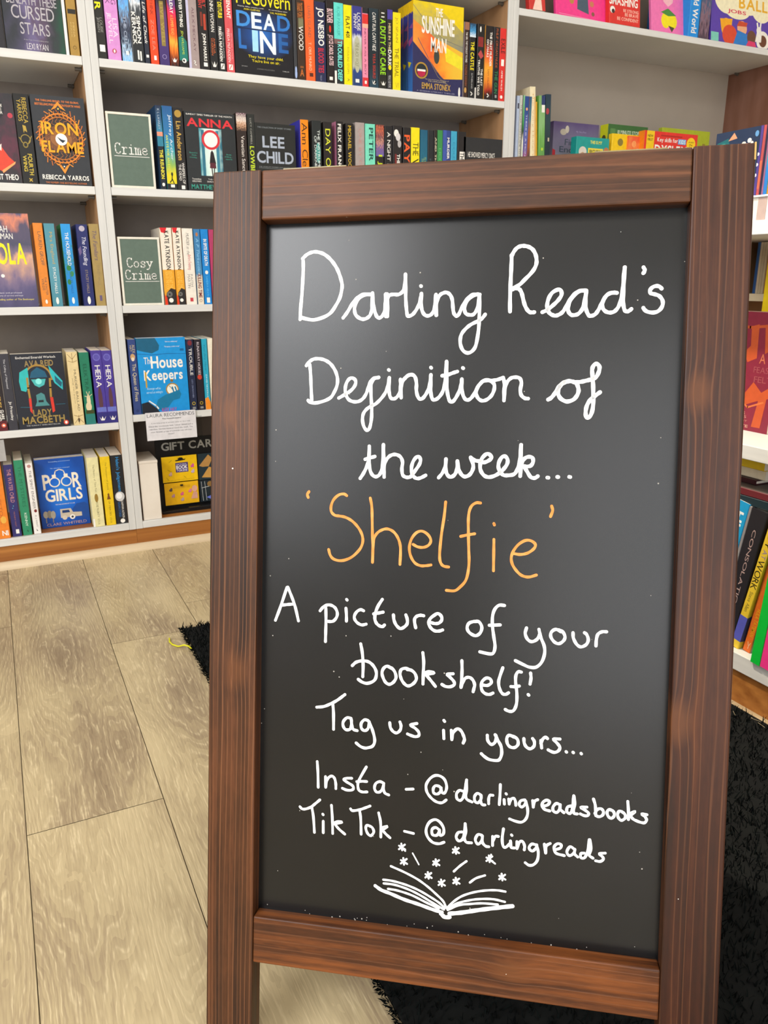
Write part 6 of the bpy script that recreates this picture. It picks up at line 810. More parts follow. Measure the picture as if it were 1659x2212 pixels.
('S', 'C', 0.4854, 2.245, 0.681, 0.0285, 0.1971, 0.129, 0, 0, '#ece6da', 'cream paperback with grey and red script title on the third shelf', 'books on the third shelf of the middle bookcase', 0, None, [('T', 'MURDER at the', 0.94, 0.66, 0.35, 0.62, '#6a6260', 'i'), ('T', 'Before Evensong', 0.66, 0.46, 0.3, 0.7, '#c83a4a', 'i'), ('T', 'FAITH', 0.4, 0.24, 0.52, 0.74, '#8a8480', 'n'), ('T', 'MARTIN', 0.4, 0.22, 0.24, 0.48, '#8a8480', 'n'), ('R', 0.35, 0.04, 0.65, 0.09, '#c8404a')], []),
('S', 'C', 0.5164, 2.245, 0.681, 0.0163, 0.196, 0.129, 0, 0, 'G|v|.1|5|21|#e8dcc8@0,#d8cdb8@.38,#4a8ab8@.42,#3a7ab0@1', 'blue over cream paperback with dark red capitals in the lower half, third shelf', 'books on the third shelf of the middle bookcase', 0, None, [('E', 0.5, 0.93, 0.2, 0.3, '#b87a4a'), ('T', 'A P Thirkettle', 0.88, 0.44, 0.3, 0.75, '#8ac4e8', 'i'), ('T', 'KILLING TIME', 0.4, 0.09, 0.2, 0.8, '#7a2430', 'b'), ('O', 0.5, 0.05, 0.2, 0.06, '#8a6a50', 1)], []),
('S', 'C', 0.5351, 2.245, 0.681, 0.0204, 0.1961, 0.129, 0, 0, '#1584d2', 'azure blue paperback with white capitals and small white skull mark, third shelf', 'books on the third shelf of the middle bookcase', 0, None, [('T', 'IN SPITE OF DEATH', 0.87, 0.52, 0.3, 0.74, '#f2efe8', 'b'), ('E', 0.5, 0.43, 0.2, 0.24, '#f2efe8'), ('T', 'SANDRA HEATH', 0.38, 0.1, 0.36, 0.62, '#5ab8f0', 'n'), ('R', 0.3, 0.02, 0.72, 0.09, '#f2efe8')], []),
('S', 'C', 0.5575, 2.245, 0.681, 0.0244, 0.1954, 0.129, 0, 0, '#b03a66', 'raspberry pink spine partly hidden behind the wooden frame, third shelf', 'books on the third shelf of the middle bookcase', 0, None, [], []),
('S', 'D', 0.3181, 2.245, 0.389, 0.0209, 0.2039, 0.129, 0, 0, '#34467e', 'blue paperback with cream lettering and small portrait, left of the bright blue cover', 'books on the fourth shelf of the middle bookcase', 0, None, [('T', 'ALEX', 0.93, 0.82, 0.52, 0.85, '#c8b880', 'n'), ('T', 'HAY', 0.92, 0.84, 0.2, 0.46, '#c8b880', 'n'), ('E', 0.5, 0.77, 0.3, 0.4, '#c8a070'), ('E', 0.5, 0.74, 0.2, 0.25, '#e8d8c0'), ('T', 'The Queen of Fives', 0.68, 0.18, 0.25, 0.8, '#d8cba0', 'n'), ('E', 0.5, 0.05, 0.2, 0.2, '#2a3a6c')], []),
('F', 'D', 0.3407, 2.245, 0.389, 0.1314, 0.2055, 0.03, 0, 0, '#1c94dc', 'bright blue face-out paperback with cream title and hand holding a pocket watch', 'books on the fourth shelf of the middle bookcase', 0, None, [], [('P', '#1d5f80', [(0.0, 1.0), (0.38, 1.0), (0.46, 0.9), (0.44, 0.84), (0.3, 0.8), (0.1, 0.83), (0.0, 0.85)]), ('K', '#155a9c', 0.01, [(0.0, 0.8), (0.3, 0.78), (0.6, 0.79), (1.0, 0.78)]), ('R', 0.88, 0.82, 0.96, 0.85, '#16649c'), ('H', '"Glorious, exhilarating"', 0.58, 0.935, 0.84, 0.955, '#f2efe8', 'n'), ('H', '"Gripping, stylish romp"', 0.56, 0.87, 0.88, 0.89, '#f2efe8', 'n'), ('H', 'The', 0.12, 0.66, 0.3, 0.75, '#f2efe8', 'n'), ('H', 'House', 0.26, 0.6, 0.92, 0.76, '#f2efe8', 'b'), ('H', 'Keepers', 0.1, 0.4, 0.9, 0.58, '#f2efe8', 'b'), ('P', '#c8a030', [(0.12, 0.56), (0.15, 0.56), (0.15, 0.36), (0.12, 0.34)]), ('H', 'Revenge will be', 0.14, 0.31, 0.42, 0.35, '#b8e4fa', 'i'), ('H', 'served at midnight', 0.12, 0.26, 0.46, 0.3, '#b8e4fa', 'i'), ('E', 0.66, 0.31, 0.135, 0.135, '#a8843a'), ('E', 0.66, 0.31, 0.11, 0.11, '#f0ede0'), ('K', '#2a2a2a', 0.01, [(0.66, 0.31), (0.6, 0.36)]), ('E', 0.66, 0.43, 0.03, 0.03, '#8a6a2a'), ('P', '#1a78a4', [(0.28, 0.06), (0.34, 0.18), (0.5, 0.24), (0.66, 0.27), (0.8, 0.3), (0.84, 0.24), (0.8, 0.18), (0.66, 0.16), (0.56, 0.08), (0.44, 0.03)]), ('K', '#1a78a4', 0.03, [(0.7, 0.24), (0.66, 0.34)]), ('K', '#1a78a4', 0.03, [(0.76, 0.25), (0.72, 0.34)]), ('P', '#232630', [(0.0, 0.0), (0.0, 0.14), (0.14, 0.16), (0.3, 0.07), (0.38, 0.0)]), ('K', '#f2efe8', 0.025, [(0.16, 0.17), (0.3, 0.1), (0.34, 0.06)]), ('H', 'ALEX HAY', 0.4, 0.01, 0.72, 0.065, '#c84a9c', 'n')]),
('S', 'D', 0.4746, 2.245, 0.389, 0.02, 0.1984, 0.129, 0, 0, '#232a44', 'dark navy paperback with white spaced capitals, right of the bright blue cover', 'books on the fourth shelf of the middle bookcase', 0, None, [('E', 0.5, 0.95, 0.3, 0.36, '#7a2a34'), ('T', 'TROUBLE', 0.88, 0.5, 0.3, 0.7, '#f2efe8', 'n'), ('T', 'LEX CROUCHER', 0.44, 0.18, 0.4, 0.6, '#8a94b8', 'n'), ('O', 0.5, 0.1, 0.2, 0.06, '#d8b82a', 1), ('R', 0.3, 0.02, 0.75, 0.05, '#8a8a8a')], []),
('S', 'D', 0.4967, 2.245, 0.389, 0.0192, 0.1977, 0.129, 0, 0, '#26202a', 'dark plum paperback with white capitals and red seal mid-spine, fourth shelf', 'books on the fourth shelf of the middle bookcase', 0, None, [('T', 'RUNAWAY HORSES', 0.96, 0.5, 0.35, 0.7, '#e0d4dc', 'n'), ('E', 0.5, 0.47, 0.32, 0.36, '#c2402e'), ('O', 0.5, 0.1, 0.2, 0.06, '#d8b82a', 1), ('R', 0.3, 0.02, 0.75, 0.05, '#8a8a8a')], []),
('S', 'D', 0.5178, 2.245, 0.389, 0.0149, 0.1982, 0.129, 0, 0, '#2aa4c4', 'turquoise paperback with orange foot, beside the wooden frame on the fourth shelf', 'books on the fourth shelf of the middle bookcase', 0, None, [('T', 'You Are Here', 0.92, 0.56, 0.3, 0.66, '#1d7a94', 'i'), ('T', 'DAVID NICHOLLS', 0.5, 0.18, 0.4, 0.64, '#e0f4f8', 'n'), ('P', '#f0902a', [(0.0, 0.0), (1.0, 0.0), (1.0, 0.1), (0.6, 0.18), (0.0, 0.16)])], []),
('S', 'D', 0.535, 2.245, 0.389, 0.0158, 0.1989, 0.129, 0, 0, '#ece4d0', 'cream spine mostly hidden behind the wooden frame, fourth shelf', 'books on the fourth shelf of the middle bookcase', 0, None, [], []),
('S', 'LA', 0.0945, 2.245, 1.265, 0.0143, 0.198, 0.129, 0, 0, '#26242a', 'dark spine at the photo edge, left of the purple and green fantasy cover', 'books on the top shelf of the left bookcase', 0, None, [], []),
('F', 'LA', 0.1112, 2.245, 1.265, 0.1285, 0.198, 0.035, 0, 0, 'G|u|.5|3|22|#2c3038@0,#4a4560@.3,#6a6088@.48,#5a4a62@.6,#2f3438@.8,#1f4a38@1', 'dark grey-violet fantasy face-out cover with thin white three-line title, top left shelf', 'books on the top shelf of the left bookcase', 0, None, [], [('P', '#4a62a8', [(0.36, 0.95), (0.56, 0.95), (0.58, 0.66), (0.38, 0.66)]), ('P', '#8a6a4a', [(0.2, 0.6), (0.4, 0.62), (0.35, 0.56), (0.22, 0.55)]), ('H', 'BENEATH THESE', 0.08, 0.485, 0.92, 0.58, '#b4b0b6', 'n'), ('H', 'CURSED', 0.14, 0.335, 0.86, 0.475, '#b4b0b6', 'n'), ('H', 'STARS', 0.26, 0.175, 0.76, 0.3, '#b4b0b6', 'n'), ('H', 'A new York Times bestselling author', 0.3, 0.11, 0.72, 0.125, '#b0b0b0', 'n'), ('H', 'LEXI RYAN', 0.34, 0.02, 0.7, 0.085, '#d4d0d4', 'n')]),
('S', 'LA', 0.2411, 2.245, 1.265, 0.0069, 0.198, 0.129, 0, 0, '#f2efe8', 'white page edge of a slim volume, between fantasy cover and gold spine, top left', 'books on the top shelf of the left bookcase', 0, None, [], []),
('S', 'LA', 0.2508, 2.245, 1.265, 0.0213, 0.198, 0.129, 0, 0, '#a8853e', 'dull gold spine with dark smear, beside the left upright on the top left shelf', 'books on the top shelf of the left bookcase', 0, None, [('R', 0.1, 0.45, 0.95, 0.5, '#2a2620'), ('T', 'MENA', 0.36, 0.2, 0.5, 0.68, '#c8ab66', 'n'), ('T', 'KNOX', 0.36, 0.2, 0.24, 0.4, '#c8ab66', 'n'), ('O', 0.5, 0.09, 0.16, 0.05, '#6a5220', 1)], []),
('F', 'LB', 0.0136, 2.245, 0.973, 0.0947, 0.1968, 0.035, 0, 0, 'G|v|.7|6|23|#2e2c30@0,#3a2a30@.2,#5a2a3c@.45,#3a2c34@.7,#2c2a2e@1', 'charcoal face-out cover with red fiery artwork cut by the photo edge, second left shelf', 'books on the second shelf of the left bookcase', 0, None, [], [('E', 0.52, 0.83, 0.26, 0.26, '#211f23'), ('H', 'THE ONLY ONE', 0.3, 0.85, 0.74, 0.88, '#f2efe8', 'n'), ('H', 'PRINCE', 0.36, 0.81, 0.72, 0.84, '#f2efe8', 'n'), ('H', 'WARRIOR', 0.3, 0.77, 0.74, 0.8, '#f2efe8', 'n'), ('P', '#d8442c', [(0.3, 0.2), (0.5, 0.5), (0.62, 0.4), (0.75, 0.3), (0.88, 0.24), (0.6, 0.12)]), ('P', '#f0a060', [(0.56, 0.14), (0.9, 0.25), (0.88, 0.22), (0.58, 0.11)]), ('P', '#e8d8d0', [(0.5, 0.4), (0.62, 0.44), (0.6, 0.36)]), ('E', 0.9, 0.76, 0.06, 0.06, '#b83a4a'), ('H', 'A NIGHT THEO', 0.1, 0.035, 0.92, 0.1, '#f2efe8', 'b')]),
('S', 'LB', 0.1095, 2.245, 0.973, 0.0348, 0.1988, 0.129, 0, 0, '#1b1a18', 'thick black paperback with gold lettering and gold horned emblem, second left shelf', 'books on the second shelf of the left bookcase', 0, None, [('T', 'REBECCA', 0.96, 0.68, 0.52, 0.8, '#c8a83a', 'n'), ('T', 'YARROS', 0.94, 0.7, 0.2, 0.46, '#c8a83a', 'n'), ('P', '#b89a3c', [(0.4, 0.66), (0.6, 0.65), (0.66, 0.58), (0.5, 0.6), (0.44, 0.57)]), ('O', 0.5, 0.5, 0.3, 0.05, '#9a8436', 1), ('E', 0.46, 0.44, 0.17, 0.2, '#8a7630'), ('E', 0.46, 0.44, 0.1, 0.12, '#1b1a18'), ('K', '#9a8436', 0.05, [(0.3, 0.46), (0.1, 0.52)]), ('K', '#9a8436', 0.05, [(0.66, 0.46), (0.9, 0.54)]), ('T', 'FOURTH', 0.34, 0.1, 0.5, 0.78, '#c8b03a', 'b'), ('T', 'WING', 0.32, 0.14, 0.18, 0.42, '#c8b03a', 'b'), ('K', '#c8a83a', 0.06, [(0.45, 0.06), (0.62, 0.03)]), ('K', '#c8a83a', 0.06, [(0.62, 0.06), (0.45, 0.03)])], []),
('F', 'LB', 0.1465, 2.245, 0.973, 0.1225, 0.1999, 0.04, 0, 0, '#303338', 'dark slate face-out paperback with orange ring of flames and amber title', 'books on the second shelf of the left bookcase', 0, None, [], [('H', 'THE THRILLING SEQUEL TO THE GLOBAL', 0.1, 0.93, 0.9, 0.955, '#e07a2c', 'b'), ('H', 'BESTSELLING PHENOMENON FOURTH WING', 0.08, 0.89, 0.92, 0.915, '#e07a2c', 'b'), ('E', 0.5, 0.53, 0.4, 0.45, '#3a3230'), ('E', 0.5, 0.53, 0.3, 0.24, '#7a4c2c'), ('E', 0.5, 0.53, 0.2, 0.16, '#9a6434'), ('K', '#e8902c', 0.018, [(0.855, 0.489), (0.909, 0.515), (0.963, 0.55)]), ('K', '#e8902c', 0.012, [(0.83, 0.53), (0.876, 0.568), (0.928, 0.561)]), ('K', '#d07a2a', 0.018, [(0.86, 0.543), (0.905, 0.577), (0.955, 0.621)]), ('K', '#d07a2a', 0.012, [(0.823, 0.58), (0.857, 0.624), (0.91, 0.625)]), ('K', '#c0682a', 0.018, [(0.848, 0.597), (0.882, 0.637), (0.922, 0.688)]), ('K', '#c0682a', 0.012, [(0.801, 0.627), (0.822, 0.676), (0.873, 0.684)]), ('K', '#e8902c', 0.018, [(0.821, 0.647), (0.843, 0.692), (0.875, 0.753)]), ('K', '#e8902c', 0.012, [(0.767, 0.67), (0.773, 0.721), (0.821, 0.737)]), ('K', '#d07a2a', 0.018, [(0.78, 0.693), (0.789, 0.74), (0.794, 0.797)]), ('K', '#d07a2a', 0.012, [(0.721, 0.707), (0.712, 0.758), (0.754, 0.78)]), ('K', '#c0682a', 0.018, [(0.727, 0.732), (0.722, 0.779), (0.717, 0.843)]), ('K', '#c0682a', 0.012, [(0.665, 0.736), (0.642, 0.785), (0.677, 0.813)]), ('K', '#e8902c', 0.018, [(0.664, 0.761), (0.646, 0.807), (0.606, 0.825)]), ('K', '#e8902c', 0.012, [(0.602, 0.757), (0.566, 0.8), (0.591, 0.834)]), ('K', '#d07a2a', 0.018, [(0.594, 0.781), (0.563, 0.823), (0.52, 0.857)]), ('K', '#d07a2a', 0.012, [(0.534, 0.767), (0.487, 0.804), (0.502, 0.841)]), ('K', '#c0682a', 0.018, [(0.52, 0.79), (0.478, 0.826), (0.42, 0.876)]), ('K', '#c0682a', 0.012, [(0.466, 0.767), (0.408, 0.796), (0.413, 0.834)]), ('K', '#e8902c', 0.018, [(0.445, 0.787), (0.393, 0.816), (0.33, 0.843)]), ('K', '#e8902c', 0.012, [(0.398, 0.757), (0.333, 0.777), (0.327, 0.814)]), ('K', '#d07a2a', 0.018, [(0.372, 0.773), (0.313, 0.794), (0.234, 0.821)]), ('K', '#d07a2a', 0.012, [(0.335, 0.736), (0.266, 0.746), (0.249, 0.782)]), ('K', '#c0682a', 0.018, [(0.305, 0.749), (0.241, 0.76), (0.195, 0.747)]), ('K', '#c0682a', 0.012, [(0.279, 0.707), (0.209, 0.706), (0.182, 0.739)]), ('K', '#e8902c', 0.018, [(0.246, 0.714), (0.181, 0.716), (0.118, 0.706)]), ('K', '#e8902c', 0.012, [(0.233, 0.67), (0.164, 0.659), (0.129, 0.687)]), ('K', '#d07a2a', 0.018, [(0.199, 0.672), (0.134, 0.664), (0.091, 0.641)]), ('K', '#d07a2a', 0.012, [(0.199, 0.627), (0.135, 0.606), (0.092, 0.627)]), ('K', '#c0682a', 0.018, [(0.164, 0.624), (0.104, 0.606), (0.047, 0.579)]), ('K', '#c0682a', 0.012, [(0.177, 0.58), (0.121, 0.549), (0.073, 0.564)]), ('K', '#e8902c', 0.018, [(0.145, 0.571), (0.091, 0.545), (0.041, 0.51)]), ('K', '#e8902c', 0.012, [(0.17, 0.53), (0.124, 0.492), (0.072, 0.499)]), ('K', '#d07a2a', 0.018, [(0.14, 0.517), (0.095, 0.483), (0.094, 0.449)]), ('K', '#d07a2a', 0.012, [(0.177, 0.48), (0.143, 0.436), (0.09, 0.435)]), ('K', '#c0682a', 0.018, [(0.152, 0.463), (0.118, 0.423), (0.114, 0.385)]), ('K', '#c0682a', 0.012, [(0.199, 0.433), (0.178, 0.384), (0.127, 0.376)]), ('K', '#e8902c', 0.018, [(0.179, 0.413), (0.157, 0.368), (0.161, 0.328)]), ('K', '#e8902c', 0.012, [(0.233, 0.39), (0.227, 0.339), (0.179, 0.323)]), ('K', '#d07a2a', 0.018, [(0.22, 0.367), (0.211, 0.32), (0.198, 0.257)]), ('K', '#d07a2a', 0.012, [(0.279, 0.353), (0.288, 0.302), (0.246, 0.28)]), ('K', '#c0682a', 0.018, [(0.273, 0.328), (0.278, 0.281), (0.288, 0.224)]), ('K', '#c0682a', 0.012, [(0.335, 0.324), (0.358, 0.275), (0.323, 0.247)]), ('K', '#e8902c', 0.018, [(0.336, 0.299), (0.354, 0.253), (0.392, 0.229)]), ('K', '#e8902c', 0.012, [(0.398, 0.303), (0.434, 0.26), (0.409, 0.226)]), ('K', '#d07a2a', 0.018, [(0.406, 0.279), (0.437, 0.237), (0.479, 0.187)]), ('K', '#d07a2a', 0.012, [(0.466, 0.293), (0.513, 0.256), (0.498, 0.219)]), ('K', '#c0682a', 0.018, [(0.48, 0.27), (0.522, 0.234), (0.57, 0.224)]), ('K', '#c0682a', 0.012, [(0.534, 0.293), (0.592, 0.264), (0.587, 0.226)]), ('K', '#e8902c', 0.018, [(0.555, 0.273), (0.607, 0.244), (0.669, 0.219)]), ('K', '#e8902c', 0.012, [(0.602, 0.303), (0.667, 0.283), (0.673, 0.246)]), ('K', '#d07a2a', 0.018, [(0.628, 0.287), (0.687, 0.266), (0.736, 0.271)]), ('K', '#d07a2a', 0.012, [(0.665, 0.324), (0.734, 0.314), (0.751, 0.278)]), ('K', '#c0682a', 0.018, [(0.695, 0.311), (0.759, 0.3), (0.799, 0.317)]), ('K', '#c0682a', 0.012, [(0.721, 0.353), (0.791, 0.354), (0.818, 0.321)]), ('K', '#e8902c', 0.018, [(0.754, 0.346), (0.819, 0.344), (0.905, 0.343)]), ('K', '#e8902c', 0.012, [(0.767, 0.39), (0.836, 0.401), (0.871, 0.373)]), ('K', '#d07a2a', 0.018, [(0.801, 0.388), (0.866, 0.396), (0.907, 0.42)]), ('K', '#d07a2a', 0.012, [(0.801, 0.433), (0.865, 0.454), (0.908, 0.433)]), ('K', '#c0682a', 0.018, [(0.836, 0.436), (0.896, 0.454), (0.93, 0.483)]), ('K', '#c0682a', 0.012, [(0.823, 0.48), (0.879, 0.511), (0.927, 0.496)]), ('K', '#a8683a', 0.009, [(0.72, 0.53), (0.767, 0.561), (0.81, 0.521), (0.848, 0.555)]), ('K', '#a8683a', 0.009, [(0.711, 0.575), (0.744, 0.614), (0.801, 0.584), (0.824, 0.625)]), ('K', '#a8683a', 0.009, [(0.685, 0.616), (0.701, 0.66), (0.767, 0.643), (0.774, 0.687)]), ('K', '#a8683a', 0.009, [(0.644, 0.65), (0.642, 0.696), (0.712, 0.693), (0.702, 0.737)]), ('K', '#a8683a', 0.009, [(0.591, 0.675), (0.572, 0.718), (0.64, 0.73), (0.613, 0.769)]), ('K', '#a8683a', 0.009, [(0.531, 0.687), (0.495, 0.725), (0.556, 0.75), (0.515, 0.783)]), ('K', '#a8683a', 0.009, [(0.469, 0.687), (0.419, 0.716), (0.468, 0.753), (0.416, 0.775)]), ('K', '#a8683a', 0.009, [(0.409, 0.675), (0.35, 0.692), (0.383, 0.737), (0.324, 0.748)]), ('K', '#a8683a', 0.009, [(0.356, 0.65), (0.293, 0.655), (0.307, 0.705), (0.246, 0.704)]), ('K', '#a8683a', 0.009, [(0.315, 0.616), (0.253, 0.608), (0.246, 0.659), (0.188, 0.645)]), ('K', '#a8683a', 0.009, [(0.289, 0.575), (0.232, 0.554), (0.206, 0.602), (0.156, 0.577)]), ('K', '#a8683a', 0.009, [(0.28, 0.53), (0.233, 0.499), (0.19, 0.539), (0.152, 0.505)]), ('K', '#a8683a', 0.009, [(0.289, 0.485), (0.256, 0.446), (0.199, 0.476), (0.176, 0.435)]), ('K', '#a8683a', 0.009, [(0.315, 0.444), (0.299, 0.4), (0.233, 0.417), (0.226, 0.373)]), ('K', '#a8683a', 0.009, [(0.356, 0.41), (0.358, 0.364), (0.288, 0.367), (0.298, 0.323)]), ('K', '#a8683a', 0.009, [(0.409, 0.385), (0.428, 0.342), (0.36, 0.33), (0.387, 0.291)]), ('K', '#a8683a', 0.009, [(0.469, 0.373), (0.505, 0.335), (0.444, 0.31), (0.485, 0.277)]), ('K', '#a8683a', 0.009, [(0.531, 0.373), (0.581, 0.344), (0.532, 0.307), (0.584, 0.285)]), ('K', '#a8683a', 0.009, [(0.591, 0.385), (0.65, 0.368), (0.617, 0.323), (0.676, 0.312)]), ('K', '#a8683a', 0.009, [(0.644, 0.41), (0.707, 0.405), (0.693, 0.355), (0.754, 0.356)]), ('K', '#a8683a', 0.009, [(0.685, 0.444), (0.747, 0.452), (0.754, 0.401), (0.812, 0.415)]), ('K', '#a8683a', 0.009, [(0.711, 0.485), (0.768, 0.506), (0.794, 0.458), (0.844, 0.483)]), ('O', 0.5, 0.53, 0.4, 0.022, '#e0842a', 1.12), ('O', 0.5, 0.53, 0.345, 0.014, '#c8762c', 1.12), ('P', '#e8902c', [(0.36, 0.84), (0.5, 0.94), (0.64, 0.84), (0.5, 0.88)]), ('P', '#303338', [(0.44, 0.855), (0.5, 0.9), (0.56, 0.855), (0.5, 0.83)]), ('E', 0.5, 0.86, 0.015, 0.015, '#f4c84a'), ('P', '#e8902c', [(0.38, 0.25), (0.5, 0.13), (0.62, 0.25), (0.5, 0.2)]), ('P', '#303338', [(0.45, 0.23), (0.5, 0.18), (0.55, 0.23), (0.5, 0.26)]), ('E', 0.5, 0.215, 0.013, 0.013, '#f2efe8'), ('H', 'IRON', 0.15, 0.57, 0.83, 0.71, '#f2a818', 'b'), ('H', 'FLAME', 0.12, 0.37, 0.9, 0.5, '#f2a818', 'b'), ('E', 0.5, 0.52, 0.11, 0.11, '#fffaf0'), ('P', '#24303c', [(0.42, 0.55), (0.5, 0.52), (0.58, 0.51), (0.52, 0.48), (0.48, 0.5)]), ('H', 'REBECCA YARROS', 0.07, 0.06, 0.95, 0.115, '#f2efe8', 'b'), ('H', 'THE NUMBER ONE BESTSELLING AUTHOR', 0.12, 0.015, 0.9, 0.035, '#d87a3c', 'n')]),
('F', 'LC', 0.0051, 2.245, 0.682, 0.1051, 0.222, 0.03, 0, 0, 'G|v|.35|3|24|#4a4668@0,#5a547c@.2,#7a6a88@.32,#a8888a@.4,#d8a888@.5,#7a6a82@.58,#4a4a62@.7,#585068@.82,#d8866a@.92,#5a5878@1', 'violet sunset face-out cover with huge yellow capitals at the photo edge, third left shelf', 'books on the third shelf of the left bookcase', 0, None, [], [('H', 'SARAH', 0.12, 0.8, 0.52, 0.87, '#f2efe8', 'n'), ('H', 'WINMAN', 0.12, 0.73, 0.62, 0.79, '#f2efe8', 'n'), ('H', 'NOLA', -0.0, 0.46, 0.86, 0.69, '#ece11c', 'b'), ('H', 'brilliant and profound', 0.1, 0.145, 0.66, 0.165, '#d8d4e0', 'n'), ('H', 'a story of survival and hope', 0.1, 0.115, 0.68, 0.135, '#d8d4e0', 'n'), ('H', 'bestselling author of The Beekeeper', 0.05, 0.07, 0.92, 0.095, '#e4d45a', 'n'), ('E', 0.3, 0.34, 0.04, 0.04, '#f2efe8')]),
('S', 'LC', 0.1188, 2.245, 0.682, 0.022, 0.2011, 0.129, 0, 0, '#e0862c', 'amber orange paperback with grey lettering, right of the violet sunset cover', 'books on the third shelf of the left bookcase', 0, None, [('T', 'LAUREN GROFF', 0.9, 0.5, 0.4, 0.75, '#5a5048', 'n'), ('T', 'THE VASTER', 0.36, 0.14, 0.55, 0.78, '#5a5048', 'n'), ('T', 'WILDS', 0.34, 0.2, 0.25, 0.48, '#5a5048', 'n'), ('E', 0.5, 0.06, 0.12, 0.24, '#f2efe8')], []),
('S', 'LC', 0.144, 2.245, 0.682, 0.024, 0.2006, 0.129, 0, 0, 'G|v|.3|8|25|#4a8a9c@0,#5a9aac@.5,#4f8fa0@1', 'dusty teal paperback with gold script and white name, third left shelf', 'books on the third shelf of the left bookcase', 0, None, [('T', 'Mrs England', 0.9, 0.52, 0.35, 0.72, '#b8a05a', 'n'), ('T', 'STACEY HALLS', 0.48, 0.16, 0.4, 0.66, '#f2efe8', 'n'), ('E', 0.5, 0.07, 0.14, 0.36, '#f2efe8')], []),
('S', 'LC', 0.1829, 2.245, 0.682, 0.0226, 0.2004, 0.129, 0, 0, 'G|v|.9|16|26|#1d8ad8@0,#1d8ad8@.45,#3a8a4c@.55,#1d8ad8@.62,#2a9ae0@1', 'vivid blue paperback with green leaves and white capitals, third left shelf', 'books on the third shelf of the left bookcase', 0, None, [('T', 'THE HOUSEHOLD', 0.9, 0.5, 0.35, 0.72, '#f2efe8', 'n'), ('E', 0.4, 0.47, 0.25, 0.3, '#2f7a3e'), ('E', 0.65, 0.4, 0.2, 0.3, '#3a8a4a'), ('E', 0.3, 0.3, 0.2, 0.3, '#2f7a3e'), ('T', 'STACEY HALLS', 0.42, 0.16, 0.4, 0.64, '#1c5aa0', 'n'), ('E', 0.5, 0.07, 0.14, 0.36, '#f2efe8')], []),
('S', 'LC', 0.2191, 2.245, 0.682, 0.0275, 0.2001, 0.129, 0, 0, '#232a66', 'navy paperback with white script title and pale blossom, third left shelf', 'books on the third shelf of the left bookcase', 0, None, [('E', 0.5, 0.95, 0.25, 0.25, '#b8b0c0'), ('P', '#6a5a8a', [(0.0, 0.7), (0.25, 0.74), (0.3, 0.66), (0.1, 0.62)]), ('T', 'The Foundling', 0.85, 0.5, 0.3, 0.75, '#d8d8e8', 'i'), ('T', 'STACEY HALLS', 0.45, 0.16, 0.42, 0.64, '#9a8a70', 'n'), ('E', 0.5, 0.07, 0.14, 0.36, '#f2efe8')], []),
('S', 'LC', 0.25, 2.245, 0.682, 0.0244, 0.2019, 0.129, 0, 0, '#a48c54', 'antique gold paperback with faded purple script, last on the third left shelf', 'books on the third shelf of the left bookcase', 0, None, [('T', 'The Familiars', 0.92, 0.56, 0.3, 0.7, '#5a4a6a', 'i'), ('T', 'STACEY HALLS', 0.5, 0.26, 0.42, 0.66, '#8a7a5a', 'n'), ('R', 0.4, 0.06, 0.65, 0.13, '#6a5a7a')], []),
('S', 'LD', -0.0214, 2.245, 0.3722, 0.0206, 0.2015, 0.129, 0, 0, '#23191b', 'black and maroon paperback with gold title at the photo edge, fourth left shelf', 'books on the fourth shelf of the left bookcase', 0, None, [('T', 'FAERIES', 0.52, 0.3, 0.2, 0.66, '#c8a24a', 'b'), ('T', 'CLAIRE', 0.27, 0.15, 0.5, 0.8, '#f2efe8', 'b'), ('T', 'BRAND', 0.27, 0.13, 0.15, 0.46, '#f2efe8', 'b'), ('R', 0, 0, 1, 0.13, '#5a1620'), ('E', 0.6, 0.07, 0.26, 0.26, '#e06a4a'), ('E', 0.6, 0.07, 0.12, 0.12, '#f2efe8')], []),
('S', 'LD', 0.002, 2.245, 0.3722, 0.0224, 0.1959, 0.129, 0, 0, '#35343c', 'charcoal paperback with white lettering, left of the turquoise-winged cover', 'books on the fourth shelf of the left bookcase', 0, None, [('T', 'The Calling of Mapstead', 0.93, 0.55, 0.3, 0.55, '#c8c8cc', 'n'), ('T', 'Jo Priestley', 0.38, 0.13, 0.3, 0.66, '#f2efe8', 'n')], []),
